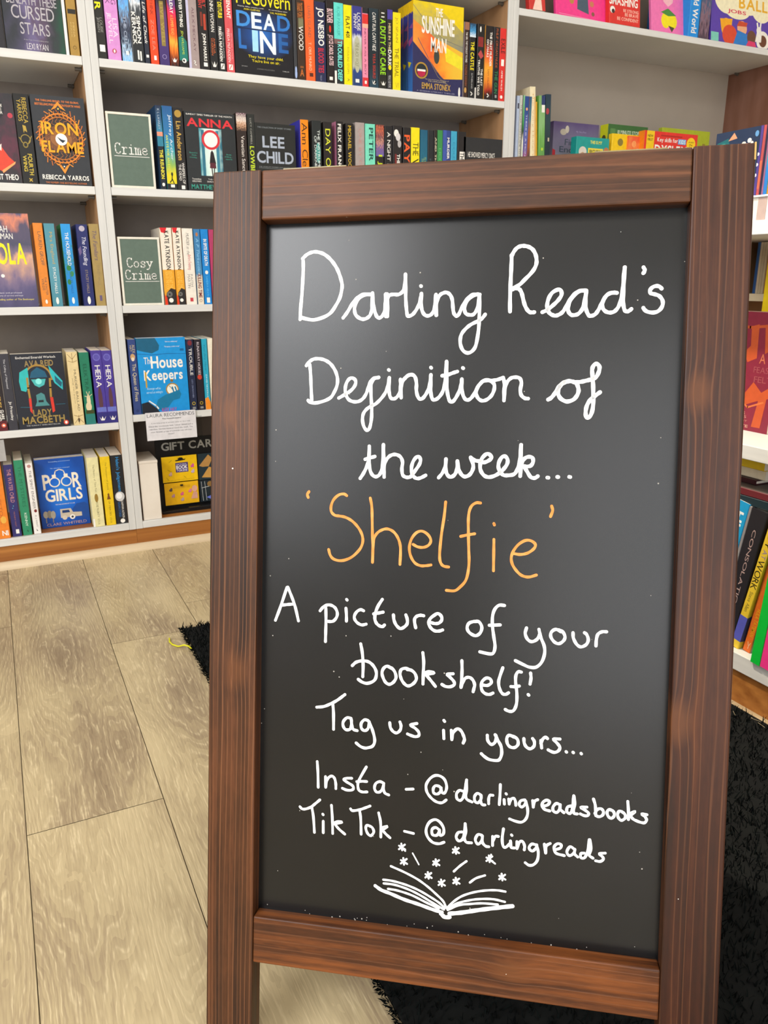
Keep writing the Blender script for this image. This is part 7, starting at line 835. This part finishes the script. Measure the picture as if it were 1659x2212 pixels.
('F', 'LD', 0.0266, 2.245, 0.3722, 0.1255, 0.1937, 0.03, 0, 0, '#22252f', 'dark navy face-out paperback with turquoise face, gold braids and red tassels', 'books on the fourth shelf of the left bookcase', 0, None, [], [('H', 'Enchanted Emerald Warlock', 0.1, 0.935, 0.86, 0.965, '#f2efe8', 'n'), ('H', 'AVA REID', 0.25, 0.83, 0.8, 0.91, '#9a8350', 'b'), ('O', 0.48, 0.66, 0.26, 0.035, '#a8843a', 1.1), ('R', 0.2, 0.42, 0.78, 0.64, '#22252f'), ('P', '#2fb8b8', [(0.14, 0.76), (0.3, 0.82), (0.3, 0.6), (0.22, 0.5), (0.13, 0.52), (0.11, 0.64)]), ('P', '#2fb8c0', [(0.7, 0.84), (0.94, 0.62), (0.93, 0.5), (0.78, 0.6), (0.72, 0.72)]), ('P', '#225c74', [(0.8, 0.7), (0.93, 0.6), (0.9, 0.54), (0.8, 0.62)]), ('P', '#1f5a78', [(0.36, 0.76), (0.48, 0.82), (0.62, 0.76), (0.66, 0.68), (0.32, 0.68)]), ('P', '#4ab8b8', [(0.34, 0.66), (0.48, 0.66), (0.62, 0.66), (0.58, 0.58), (0.48, 0.55), (0.4, 0.58)]), ('E', 0.48, 0.63, 0.06, 0.06, '#8ae8e4'), ('K', '#a8843a', 0.04, [(0.27, 0.68), (0.265, 0.55), (0.275, 0.42)]), ('K', '#a8843a', 0.04, [(0.7, 0.66), (0.69, 0.54), (0.68, 0.42)]), ('P', '#d83a2c', [(0.25, 0.41), (0.3, 0.41), (0.29, 0.2), (0.25, 0.24)]), ('P', '#d83a2c', [(0.66, 0.41), (0.72, 0.41), (0.73, 0.22), (0.68, 0.2)]), ('P', '#4a8a8c', [(0.4, 0.45), (0.5, 0.48), (0.56, 0.45), (0.58, 0.36), (0.64, 0.3), (0.36, 0.3), (0.4, 0.36)]), ('R', 0.43, 0.35, 0.53, 0.38, '#1d2028'), ('K', '#2f6a80', 0.01, [(0.08, 0.3), (0.28, 0.29)]), ('K', '#2f6a80', 0.01, [(0.76, 0.31), (0.94, 0.31)]), ('H', 'LADY', 0.3, 0.165, 0.66, 0.255, '#a0884a', 'b'), ('H', 'MACBETH', 0.08, 0.065, 0.9, 0.165, '#a0884a', 'b'), ('H', 'THE SUNDAY TIMES BESTSELLER', 0.14, 0.035, 0.8, 0.05, '#c8c8c8', 'n'), ('E', 0.92, 0.055, 0.05, 0.05, '#d84a34'), ('E', 0.92, 0.055, 0.025, 0.03, '#f2efe8')]),
('S', 'LD', 0.1609, 2.245, 0.3722, 0.0274, 0.194, 0.129, 0, 0, '#e0cb98', 'cream paperback with brown vine corners and grey capitals, fourth left shelf', 'books on the fourth shelf of the left bookcase', 0, None, [('K', '#8a6a3a', 0.04, [(0.1, 0.97), (0.5, 0.9), (0.9, 0.97)]), ('K', '#8a6a3a', 0.04, [(0.5, 0.98), (0.5, 0.86)]), ('K', '#8a6a3a', 0.04, [(0.1, 0.88), (0.5, 0.86), (0.9, 0.88)]), ('T', 'MURDER BALLAD', 0.76, 0.2, 0.5, 0.7, '#6a604c', 'n'), ('T', 'JANE YEH SHAW', 0.65, 0.3, 0.25, 0.38, '#9a8a64', 'n'), ('K', '#8a6a3a', 0.04, [(0.1, 0.03), (0.5, 0.1), (0.9, 0.03)]), ('K', '#8a6a3a', 0.04, [(0.5, 0.02), (0.5, 0.14)]), ('K', '#8a6a3a', 0.04, [(0.1, 0.14), (0.5, 0.12), (0.9, 0.14)]), ('E', 0.5, 0.07, 0.08, 0.2, '#4a3a2a')], []),
('S', 'LD', 0.1921, 2.245, 0.3722, 0.0244, 0.1915, 0.129, 0, 0, '#23795c', 'green paperback with cream stag figure near the foot, fourth left shelf', 'books on the fourth shelf of the left bookcase', 0, None, [('T', 'ELEKTRA', 0.84, 0.48, 0.3, 0.66, '#14523c', 'n'), ('E', 0.5, 0.33, 0.2, 0.7, '#e0d0a8'), ('E', 0.45, 0.25, 0.3, 0.5, '#e0d0a8'), ('K', '#e0d0a8', 0.06, [(0.15, 0.4), (0.5, 0.38), (0.9, 0.42)]), ('K', '#e0d0a8', 0.06, [(0.35, 0.46), (0.5, 0.4), (0.66, 0.46)]), ('R', 0.1, 0.15, 0.95, 0.2, '#3f4420'), ('R', 0, 0, 1, 0.14, '#2a7a74')], []),
('S', 'LD', 0.2216, 2.245, 0.3722, 0.0269, 0.1951, 0.129, 0, 0, '#4a3a94', 'purple paperback with white four-letter title, left one of the pair on fourth left shelf', 'books on the fourth shelf of the left bookcase', 0, None, [('E', 0.5, 0.91, 0.36, 0.4, '#5a52a8'), ('O', 0.5, 0.91, 0.3, 0.05, '#7a74c8', 1), ('T', 'HERA', 0.8, 0.5, 0.25, 0.75, '#f2efe8', 'n'), ('E', 0.5, 0.33, 0.2, 1.3, '#5a3a44'), ('R', 0.08, 0.16, 0.95, 0.225, '#6a74c4'), ('R', 0, 0, 1, 0.15, '#332f78'), ('P', '#f2efe8', [(0.2, 0.1), (0.38, 0.055), (0.5, 0.1), (0.62, 0.055), (0.85, 0.1), (0.66, 0.04), (0.36, 0.04)])], []),
('S', 'LD', 0.2486, 2.245, 0.3722, 0.0258, 0.1939, 0.129, 0, 0, '#4a3a94', 'purple paperback with white four-letter title, right one of the pair beside the upright', 'books on the fourth shelf of the left bookcase', 0, None, [('E', 0.5, 0.91, 0.36, 0.4, '#5a52a8'), ('O', 0.5, 0.91, 0.3, 0.05, '#7a74c8', 1), ('T', 'HERA', 0.8, 0.5, 0.25, 0.75, '#f2efe8', 'n'), ('E', 0.5, 0.33, 0.2, 1.3, '#5a3a44'), ('R', 0.08, 0.16, 0.95, 0.225, '#6a74c4'), ('R', 0, 0, 1, 0.15, '#332f78'), ('P', '#f2efe8', [(0.2, 0.1), (0.38, 0.055), (0.5, 0.1), (0.62, 0.055), (0.85, 0.1), (0.66, 0.04), (0.36, 0.04)])], []),
('S', 'LE', -0.06, 2.2456, 0.0828, 0.0293, 0.198, 0.129, 0, 0, '#e8832a', 'orange paperback with dark spaced capitals at the photo edge, bottom left shelf', 'books on the bottom shelf of the left bookcase', 0, None, [('T', 'HAGSTONE', 0.7, 0.2, 0.35, 0.62, '#b8602a', 'n'), ('E', 0.6, 0.26, 0.24, 0.34, '#e8b04a'), ('H', 'NI', 0.35, 0.04, 0.85, 0.11, '#f2efe8', 'b')], []),
('S', 'LE', -0.0254, 2.2499, 0.0828, 0.0226, 0.1985, 0.129, 0, 0, '#33306a', 'purple-blue paperback with coral lettering and tiny stars, bottom left shelf', 'books on the bottom shelf of the left bookcase', 0, None, [('T', 'THE WATER CHILD', 0.94, 0.48, 0.3, 0.72, '#c88a8c', 'n'), ('E', 0.5, 0.43, 0.05, 0.06, '#5ab0c8'), ('E', 0.4, 0.4, 0.05, 0.06, '#5ab0c8'), ('T', 'MATHEW WEST', 0.35, 0.14, 0.42, 0.56, '#a86a5c', 'n'), ('R', 0.4, 0.04, 0.75, 0.1, '#f2efe8')], []),
('S', 'LE', 0.0005, 2.2503, 0.0828, 0.0226, 0.208, 0.129, 0, 0, '#2f8a64', 'green paperback with darker green lettering, between purple and white spines, bottom left', 'books on the bottom shelf of the left bookcase', 0, None, [('T', 'THE MYSTERIES', 0.92, 0.38, 0.35, 0.72, '#1f6a4a', 'n'), ('T', 'KENNY', 0.3, 0.12, 0.4, 0.66, '#d8e8d8', 'n'), ('P', '#16301f', [(0.5, 0.08), (0.65, 0.04), (0.5, 0.05)])], []),
('S', 'LE', 0.0276, 2.2503, 0.0828, 0.0178, 0.1968, 0.129, 0, 0, '#ece8e4', 'white paperback with grey capitals and a dark red heart, left of the royal blue cover', 'books on the bottom shelf of the left bookcase', 0, None, [('T', 'THE SPIRIT ENGINEER', 0.9, 0.36, 0.35, 0.7, '#6a625e', 'n'), ('E', 0.5, 0.96, 0.26, 0.26, '#b88a84'), ('E', 0.6, 0.33, 0.2, 0.26, '#7a2a2c'), ('T', 'A J WEST', 0.27, 0.1, 0.4, 0.66, '#6a625e', 'n'), ('P', '#222222', [(0.35, 0.08), (0.6, 0.04), (0.45, 0.04)])], []),
('F', 'LE', 0.0507, 2.289, 0.0828, 0.1265, 0.1954, 0.03, 0, 0, '#1560c8', 'royal blue face-out paperback with cream title, handcuff letters and vintage car', 'books on the bottom shelf of the left bookcase', 0, None, [], [('R', 0.0, 0.0, 1, 1, 'GR|.4|3|27|#2a86e0@0,#1560c8@.6,#1248a0@1'), ('H', "'Compelling and immersive'", 0.28, 0.945, 0.72, 0.965, '#a8c8ec', 'n'), ('H', "'An absolute triumph'", 0.3, 0.85, 0.7, 0.87, '#a8c8ec', 'n'), ('H', 'P', 0.12, 0.56, 0.27, 0.78, '#f0e6d4', 'b'), ('O', 0.36, 0.66, 0.1, 0.025, '#f0e6d4', 1), ('O', 0.6, 0.66, 0.1, 0.025, '#f0e6d4', 1), ('K', '#f0e6d4', 0.02, [(0.36, 0.74), (0.4, 0.82), (0.48, 0.84), (0.56, 0.82), (0.6, 0.74)]), ('R', 0.32, 0.73, 0.4, 0.77, '#f0e6d4'), ('R', 0.56, 0.73, 0.64, 0.77, '#f0e6d4'), ('H', 'R', 0.72, 0.56, 0.9, 0.78, '#f0e6d4', 'b'), ('H', 'GIRLS', 0.14, 0.38, 0.9, 0.56, '#f0e6d4', 'b'), ('H', 'THEY HAD NOTHING LEFT TO LOSE', 0.32, 0.325, 0.72, 0.34, '#f2efe8', 'n'), ('P', '#1a4a98', [(0.6, 0.2), (0.75, 0.32), (0.92, 0.33), (1.0, 0.28), (1.0, 0.1), (0.7, 0.12)]), ('P', '#c8bca8', [(0.4, 0.26), (0.62, 0.26), (0.66, 0.2), (0.84, 0.19), (0.84, 0.13), (0.4, 0.13)]), ('P', '#1c3a70', [(0.44, 0.24), (0.58, 0.24), (0.6, 0.2), (0.44, 0.2)]), ('E', 0.48, 0.13, 0.05, 0.05, '#d8ccb8'), ('E', 0.64, 0.13, 0.055, 0.055, '#f2efe8'), ('E', 0.64, 0.13, 0.025, 0.025, '#3a3a3a'), ('E', 0.1, 0.2, 0.05, 0.08, '#a8a090'), ('E', 0.18, 0.2, 0.05, 0.09, '#8a8274'), ('E', 0.25, 0.19, 0.05, 0.09, '#a8a090'), ('K', '#8a8274', 0.02, [(0.1, 0.14), (0.1, 0.08)]), ('K', '#8a8274', 0.02, [(0.24, 0.13), (0.24, 0.08)]), ('H', 'CLARE WHITFIELD', 0.1, 0.025, 0.92, 0.065, '#b89a9c', 'n')]),
('S', 'LE', 0.1809, 2.243, 0.0828, 0.0301, 0.1983, 0.129, 0, 0, '#e4dca8', 'pale cream paperback with small gold figure, right of the royal blue cover', 'books on the bottom shelf of the left bookcase', 0, None, [('T', 'The Ministry of Time Past', 0.9, 0.5, 0.4, 0.62, '#8a8258', 'n'), ('E', 0.5, 0.42, 0.16, 0.4, '#9a7a34'), ('T', 'ROSE McGINTY', 0.36, 0.14, 0.42, 0.6, '#6a6444', 'n'), ('R', 0, 0, 0.16, 0.12, '#f2efe8'), ('T', 'VIVA', 0.12, 0.03, 0.4, 0.6, '#a8a070', 'n')], []),
('S', 'LE', 0.2158, 2.243, 0.0828, 0.0254, 0.1975, 0.129, 0, 0, '#e8c41e', 'golden yellow paperback with small brown figure, bottom left shelf', 'books on the bottom shelf of the left bookcase', 0, None, [('T', 'The Possession of Joanna', 0.92, 0.52, 0.4, 0.62, '#8a701c', 'n'), ('E', 0.5, 0.45, 0.1, 0.14, '#7a4a1c'), ('P', '#7a4a1c', [(0.5, 0.48), (0.7, 0.38), (0.3, 0.38)]), ('T', 'OF MERCIES', 0.36, 0.14, 0.42, 0.6, '#8a701c', 'n'), ('T', 'VIVA', 0.12, 0.03, 0.4, 0.6, '#a8901c', 'n')], []),
('S', 'LE', 0.2428, 2.2457, 0.0828, 0.0316, 0.1981, 0.129, 0, 0, '#262628', 'black paperback with blue blackletter title and white flower, beside the left upright', 'books on the bottom shelf of the left bookcase', 0, None, [('T', "Helen's Judgement", 0.97, 0.47, 0.35, 0.72, '#2f94d8', 'n'), ('E', 0.5, 0.4, 0.4, 0.44, '#c8c8c8'), ('E', 0.45, 0.41, 0.25, 0.28, '#f0f0f0'), ('T', 'SUSAN STOKES', 0.32, 0.1, 0.28, 0.48, '#2f6fb0', 'n'), ('T', 'CHAPMAN AUTHOR', 0.34, 0.08, 0.56, 0.74, '#f2efe8', 'n'), ('E', 0.55, 0.04, 0.2, 0.2, '#f2efe8')], []),
('F', 'RA', 1.576, 2.245, 1.521, 0.0584, 0.19, 0.02, 0, -10, '#c83a34', 'small red book with pale figure at the left end of the upper right shelf', "children's books on the upper shelf of the right bookcase", 0, None, [], [('P', '#f0d0c0', [(0.2, 0.0), (0.8, 0.0), (0.75, 0.2), (0.4, 0.16)]), ('R', 0.1, 0.3, 0.9, 0.45, '#f2efe8')]),
('F', 'RA', 1.6898, 2.265, 1.521, 0.2074, 0.26, 0.012, 0, -8, '#ec3f8c', 'hot pink face-out picture book with small grey figure and dots, upper right shelf', "children's books on the upper shelf of the right bookcase", 0, None, [], [('P', '#4a5a6a', [(0.4, 0.12), (0.62, 0.08), (0.6, 0.34), (0.42, 0.36)]), ('E', 0.3, 0.2, 0.04, 0.04, '#b8864a'), ('E', 0.34, 0.3, 0.04, 0.04, '#b86a3a'), ('E', 0.68, 0.2, 0.04, 0.04, '#c87a5a'), ('E', 0.7, 0.09, 0.03, 0.03, '#8a5a4a'), ('K', '#f4a0c4', 0.006, [(0.06, 0.045), (0.94, 0.02)]), ('P', '#8a3a5a', [(0.4, 0.5), (0.6, 0.5), (0.58, 0.36), (0.42, 0.36)]), ('H', 'BRILLIANT', 0.1, 0.6, 0.9, 0.8, '#f2efe8', 'b')]),
('F', 'RA', 1.8836, 2.245, 1.521, 0.1261, 0.198, 0.02, 0, -6, '#d8342e', 'red face-out book with white slanted capitals, upper right shelf', "children's books on the upper shelf of the right bookcase", 0, None, [], [('H', 'SMASHING', -0.0, 0.275, 0.92, 0.41, '#f2efe8', 'b'), ('H', 'BE STRONG', 0.45, 0.19, 0.95, 0.235, '#f4b8a8', 'b'), ('H', 'BE BRAVE', 0.5, 0.13, 0.95, 0.18, '#f4b8a8', 'b'), ('H', 'BE CONFIDENT', 0.25, 0.06, 0.95, 0.11, '#f4b8a8', 'b'), ('E', 0.1, 0.2, 0.08, 0.08, '#f2efe8'), ('E', 0.12, 0.18, 0.05, 0.05, '#3a2a28'), ('P', '#f4d2c4', [(0.2, 0.55), (0.7, 0.6), (0.66, 0.86), (0.24, 0.84)])]),
('F', 'RA', 2.0804, 2.265, 1.521, 0.1472, 0.24, 0.012, 0, -9, '#ef77b4', 'pink face-out picture book with pale shape above two yellow lemons, upper right shelf', "children's books on the upper shelf of the right bookcase", 0, None, [], [('P', '#f4b8c4', [(0.3, 0.6), (0.36, 0.42), (0.5, 0.36), (0.64, 0.42), (0.7, 0.62), (0.66, 0.9), (0.34, 0.9)]), ('E', 0.42, 0.18, 0.13, 0.16, '#f4e21c'), ('E', 0.62, 0.18, 0.14, 0.16, '#f4e21c'), ('P', '#4a8a3a', [(0.28, 0.28), (0.5, 0.34), (0.74, 0.26), (0.5, 0.24)]), ('P', '#4a4a28', [(0.5, 0.12), (0.6, 0.04), (0.68, 0.1)]), ('H', 'LEMON', 0.2, 0.92, 0.8, 0.98, '#f2efe8', 'b')]),
('S', 'RA', 2.2212, 2.245, 1.521, 0.0448, 0.25, 0.2, 0, 0, '#1f8ee0', 'bright blue spine with white letters on the upper right shelf', "children's books on the upper shelf of the right bookcase", 0, None, [('T', "KATIE'S Wild World", 0.98, 0.05, 0.25, 0.8, '#f2efe8', 'b')], []),
('S', 'RA', 2.2688, 2.245, 1.521, 0.0442, 0.23, 0.2, 0, 0, 'G|v|.9|9|28|#4a3a4a@0,#8a6a7a@.3,#3a5a7a@.5,#6a4a6a@.7,#2a2a44@1', 'dark multicoloured spine right of the bright blue one, upper right shelf', "children's books on the upper shelf of the right bookcase", 0, None, [], []),
('F', 'RA', 2.327, 2.245, 1.521, 0.2951, 0.25, 0.012, 0, -7, '#5a3fa8', 'purple face-out picture book with cream cloud and cartoon crowd, upper right shelf', "children's books on the upper shelf of the right bookcase", 0, None, [], [('E', 0.52, 0.62, 0.46, 0.2, '#f4ecc8'), ('E', 0.25, 0.55, 0.2, 0.16, '#f4ecc8'), ('E', 0.82, 0.52, 0.18, 0.17, '#f4ecc8'), ('E', 0.42, 0.42, 0.2, 0.09, '#f4ecc8'), ('H', 'FUN', 0.42, 0.64, 0.86, 0.76, '#e8562c', 'b'), ('H', 'BALL', 0.44, 0.46, 0.92, 0.6, '#eab028', 'b'), ('H', 'JOBS', 0.26, 0.37, 0.56, 0.43, '#d83a5a', 'b'), ('R', 0, 0, 0.12, 0.11, '#7ac8b8'), ('E', 0.24, 0.19, 0.08, 0.1, '#f0a81c'), ('P', '#f0a81c', [(0.16, 0.17), (0.14, 0.29), (0.34, 0.31), (0.32, 0.17)]), ('E', 0.3, 0.1, 0.12, 0.11, '#d84a2a'), ('E', 0.5, 0.21, 0.08, 0.08, '#e8ac84'), ('P', '#c84a2a', [(0.41, 0.23), (0.45, 0.3), (0.59, 0.29), (0.57, 0.24)]), ('P', '#2a7ac8', [(0.36, 0.0), (0.43, 0.18), (0.6, 0.14), (0.62, 0.0)]), ('E', 0.66, 0.11, 0.075, 0.08, '#6a4430'), ('P', '#d83a6a', [(0.57, 0.0), (0.61, 0.07), (0.72, 0.06), (0.74, 0.0)]), ('E', 0.85, 0.09, 0.11, 0.11, '#f0ece4'), ('E', 0.85, 0.09, 0.065, 0.065, '#6a3f28'), ('E', 0.78, 0.22, 0.04, 0.04, '#f0ece4'), ('K', '#f0ece4', 0.025, [(0.765, 0.24), (0.75, 0.31)]), ('K', '#f0ece4', 0.025, [(0.8, 0.24), (0.81, 0.32)]), ('P', '#f0ece4', [(0.72, 0.07), (0.75, 0.21), (0.83, 0.19), (0.82, 0.07)])]),
('S', 'RA', 2.6876, 2.345, 1.521, 0.0279, 0.26, 0.155, 0, 0, '#1f6a6c', 'teal spine at the photo edge, behind the purple picture book on the upper right shelf', "children's books on the upper shelf of the right bookcase", 0, None, [], []),
('S', 'RB', 1.5509, 2.255, 1.03, 0.0107, 0.2583, 0.2, 0, 0, '#b8c8e4', 'slim pale blue picture book at the right upright, lower right shelf', "children's books on the lower shelf of the right bookcase", 0, None, [('R', 0.3, 0.86, 0.8, 0.92, '#3a3a4a')], []),
('S', 'RB', 1.5632, 2.255, 1.03, 0.0096, 0.2606, 0.2, 0, 0, '#c4c4bc', 'slim pale grey picture book with black lettering, second from the right upright', "children's books on the lower shelf of the right bookcase", 0, None, [('T', 'THE TIGER WHO CAME TO SUPPER', 0.9, 0.2, 0.3, 0.7, '#3a3e3a', 'n')], []),
('S', 'RB', 1.5746, 2.255, 1.03, 0.0057, 0.2615, 0.2, 0, 0, 'G|v|.1|4|29|#c8d8b8@0,#e4e4d8@.5,#2f3a2a@.6,#3a9a4a@.7,#8ac89a@1', 'thin green and white spine, third from the right upright', "children's books on the lower shelf of the right bookcase", 0, None, [], []),
('S', 'RB', 1.582, 2.255, 1.03, 0.0146, 0.2596, 0.2, 0, 0, 'G|v|.1|4|30|#a83a5a@0,#a8486a@.3,#6a5a9a@.4,#5a6ab0@.6,#2a4a8a@.85,#2a4a8a@1', 'spine fading from blue through violet to raspberry, lower right shelf', "children's books on the lower shelf of the right bookcase", 0, None, [('T', 'THERE IS A MONSTER', 0.8, 0.2, 0.35, 0.66, '#d8d0e8', 'n'), ('E', 0.5, 0.86, 0.25, 0.3, '#e8a87a')], []),
('S', 'RB', 1.5984, 2.255, 1.03, 0.0084, 0.2596, 0.2, 0, 0, 'G|v|.1|4|31|#4a3a44@0,#5a4048@.35,#a85a24@.45,#a8602a@.6,#4a7a8a@.75,#2a5a7a@1', 'thin rust and slate spine left of the tall cream book', "children's books on the lower shelf of the right bookcase", 0, None, [], []),
('S', 'RB', 1.6158, 2.255, 1.03, 0.0205, 0.2882, 0.2, -3.5, 0, '#ece0bc', 'tallest cream picture book with tan lettering leaning slightly left, lower right shelf', "children's books on the lower shelf of the right bookcase", 0, None, [('T', 'The Very Hungry', 0.95, 0.3, 0.35, 0.66, '#d8b070', 'n'), ('P', '#6a6448', [(0.4, 0.2), (0.55, 0.16), (0.75, 0.12), (0.5, 0.14)]), ('R', 0.72, 0.0, 1, 0.9, '#e0b878')], []),
('S', 'RB', 1.6379, 2.255, 1.03, 0.0049, 0.2472, 0.2, -3.5, 0, '#d8a418', 'thin mustard spine between the tall cream and green books', "children's books on the lower shelf of the right bookcase", 0, None, [], []),
('S', 'RB', 1.6454, 2.255, 1.03, 0.0234, 0.266, 0.2, -2.5, 0, 'G|v|.3|6|32|#6a8aa8@0,#5a8a5a@.2,#6aa84a@.5,#8ab87a@.7,#7aa868@1', 'green picture book with white capitals at its foot, lower right shelf', "children's books on the lower shelf of the right bookcase", 0, None, [('R', 0.4, 0.9, 1, 1, '#2a3a6a'), ('R', 0.45, 0.82, 0.95, 0.9, '#f2efe8'), ('T', 'OXFORD', 0.3, 0.04, 0.4, 0.75, '#dfe8e0', 'n'), ('E', 0.6, 0.42, 0.16, 0.2, '#b8d83a')], []),
('S', 'RB', 1.671, 2.255, 1.03, 0.018, 0.272, 0.2, -2, 0, 'G|v|.2|5|33|#1c2c3a@0,#1d3038@.5,#2a4448@.7,#20384a@1', 'dark teal picture book with small red picture near top, right of the green one', "children's books on the lower shelf of the right bookcase", 0, None, [('E', 0.3, 0.82, 0.36, 0.5, '#a83a44'), ('R', 0.5, 0.5, 0.8, 0.54, '#c8b8a0')], []),
('F', 'RB', 1.7932, 2.385, 1.03, 0.1948, 0.2249, 0.02, 0, 0, 'G|v|.15|3|34|#c8ccc4@0,#a8b4b4@.4,#8a86a0@.62,#5a4a7a@1', 'grey-violet face-out encyclopedia with thin dark title, lower right shelf', "children's books on the lower shelf of the right bookcase", 0, None, [], [('E', 0.22, 0.86, 0.07, 0.05, '#c0b8a8'), ('E', 0.3, 0.9, 0.04, 0.06, '#d0c8b8'), ('H', 'My Very First', 0.5, 0.86, 0.72, 0.89, '#a8a0c8', 'n'), ('P', '#b84a2c', [(0.7, 0.78), (0.78, 0.82), (0.84, 0.78), (0.8, 0.74)]), ('H', 'First', 0.26, 0.68, 0.6, 0.765, '#3c5060', 'n'), ('H', 'Encyclo', 0.15, 0.55, 0.8, 0.66, '#3c5060', 'n'), ('H', 'of Animals', 0.16, 0.34, 0.8, 0.45, '#3c5060', 'n'), ('P', '#c83a44', [(-0.0, 0.0), (0.0, 0.62), (0.06, 0.6), (0.08, 0.3), (0.12, 0.0)])]),
('F', 'RB', 1.8112, 2.28, 1.03, 0.1369, 0.1642, 0.03, 0, 0, '#1f9a94', 'teal face-out box book with yellow title label and bird, lower right front row', "children's books on the lower shelf of the right bookcase", 0, None, [], [('E', 0.2, 0.72, 0.12, 0.12, '#d8d0c4'), ('E', 0.2, 0.6, 0.1, 0.14, '#b89a7a'), ('H', 'THIS IS MY', 0.42, 0.88, 0.78, 0.94, '#e8e04a', 'b'), ('R', 0.36, 0.66, 0.82, 0.8, '#e8d44a'), ('H', 'FIRST BIRDS', 0.4, 0.69, 0.78, 0.77, '#2a3a34', 'b'), ('E', 0.92, 0.7, 0.1, 0.16, '#b8744a'), ('H', 'BOOK', 0.3, 0.5, 0.74, 0.58, '#e8d44a', 'b')]),
('F', 'RB', 2.0031, 2.355, 1.03, 0.1798, 0.2265, 0.04, 0, 0, '#3a6a34', 'green face-out book with white title band and lime spine, behind the yellow book', "children's books on the lower shelf of the right bookcase", 0, None, [('R', 0, 0, 1, 1, '#c8cc20'), ('E', 0.5, 0.8, 0.26, 0.3, '#4a4a28')], [('R', 0.05, 0.87, 0.95, 0.93, '#4a7a44'), ('H', '10 MINUTE STORIES', 0.24, 0.87, 0.88, 0.925, '#d0dcc0', 'b'), ('R', 0.06, 0.86, 0.18, 0.94, '#5a8a4c')]),
('F', 'RB', 1.9651, 2.285, 1.03, 0.119, 0.1834, 0.02, 0, 0, '#f0c814', 'yellow face-out book with violet swirl on its cover, lower right front row', "children's books on the lower shelf of the right bookcase", 0, None, [], [('E', 0.3, 0.86, 0.1, 0.1, '#8a7a3a'), ('P', '#6a5ab8', [(0.5, 0.7), (0.9, 0.8), (0.95, 0.5), (0.6, 0.5)]), ('E', 0.75, 0.62, 0.14, 0.14, '#e87a4a')]),
('F', 'RB', 2.029, 2.277, 1.03, 0.1273, 0.1793, 0.02, 0, 0, 'G|v|.5|4|35|#e86a3a@0,#e8562c@.5,#f08a4a@.8,#e8603a@1', 'orange-red face-out book with white capitals, in front of the lime cover', "children's books on the lower shelf of the right bookcase", 0, None, [], [('E', 0.2, 0.86, 0.08, 0.08, '#f4a060'), ('H', 'FUNNY', 0.3, 0.66, 0.95, 0.78, '#f2efe8', 'b'), ('P', '#c8c8b0', [(0.5, 0.86), (0.8, 0.9), (0.9, 0.8), (0.6, 0.8)])]),
('F', 'RB', 2.0783, 2.255, 1.03, 0.2447, 0.1967, 0.03, 0, 0, '#e0342a', 'bright red face-out workbook with yellow tag and yellow dot, lower right front row', "children's books on the lower shelf of the right bookcase", 0, None, [('R', 0, 0, 1, 1, '#f08a1c')], [('R', 0.04, 0.74, 0.18, 1, '#f0c81c'), ('P', '#f0c81c', [(0.04, 0.66), (0.04, 0.75), (0.18, 0.75), (0.18, 0.66), (0.11, 0.7)]), ('H', 'NEW', 0.06, 0.9, 0.16, 0.94, '#5a4a10', 'b'), ('H', 'FIRST', 0.06, 0.84, 0.16, 0.88, '#5a4a10', 'b'), ('H', 'Key skills for', 0.24, 0.82, 0.62, 0.905, '#f2efe8', 'b'), ('R', 0.63, 0.82, 0.78, 0.905, '#5aa8e8'), ('H', 'KIDS', 0.65, 0.83, 0.77, 0.895, '#f2efe8', 'b'), ('E', 0.88, 0.84, 0.085, 0.085, '#f4cc1c'), ('H', 'AGES', 0.83, 0.86, 0.93, 0.88, '#5a4a10', 'b'), ('H', '7+', 0.85, 0.8, 0.91, 0.84, '#5a4a10', 'b'), ('H', 'DYSLEXIA', 0.2, 0.63, 0.98, 0.79, '#f2efe8', 'b'), ('R', 0.3, 0.93, 0.7, 0.95, '#b0281f')]),
('F', 'RB', 2.2799, 2.385, 1.03, 0.2369, 0.2385, 0.02, 0, 0, '#a8b428', 'olive lime face-out cover at the right end, behind the red workbook', "children's books on the lower shelf of the right bookcase", 0, None, [], [('R', 0.86, 0.75, 0.92, 0.82, '#8a7a2a'), ('P', '#7a3a1c', [(0.7, 0.62), (0.8, 0.68), (0.9, 0.62)])])]
KIND = {'RA': 'picture_book', 'RB': 'picture_book'}
for kind, row, x, y, z, w, h, t, roll, lean, col, label, group, hard, side, sp, cv in BOOKS:
    name = KIND.get(row, 'hardback_book' if hard else 'paperback_book')
    z += .0002
    if kind == 'S':
        M = at(x, y, z, Matrix.Rotation(math.radians(roll), 4, 'Y'))
        book(name, label, group, M, w, t, h, col, sp, cv, side=side, hard=hard)
    else:
        a = math.radians(lean)
        M = at(x, y, z + t * math.sin(-a), Matrix.Rotation(a, 4, 'X') @ at(0, t, 0) @ at(0, -t, 0) @ RZm @ at(-t, 0, 0)) 
        book(name, label, group, M, t, w, h, col, sp, cv, side=side, hard=hard)

bpy.data.objects.remove(_fo); bpy.data.curves.remove(_fc)
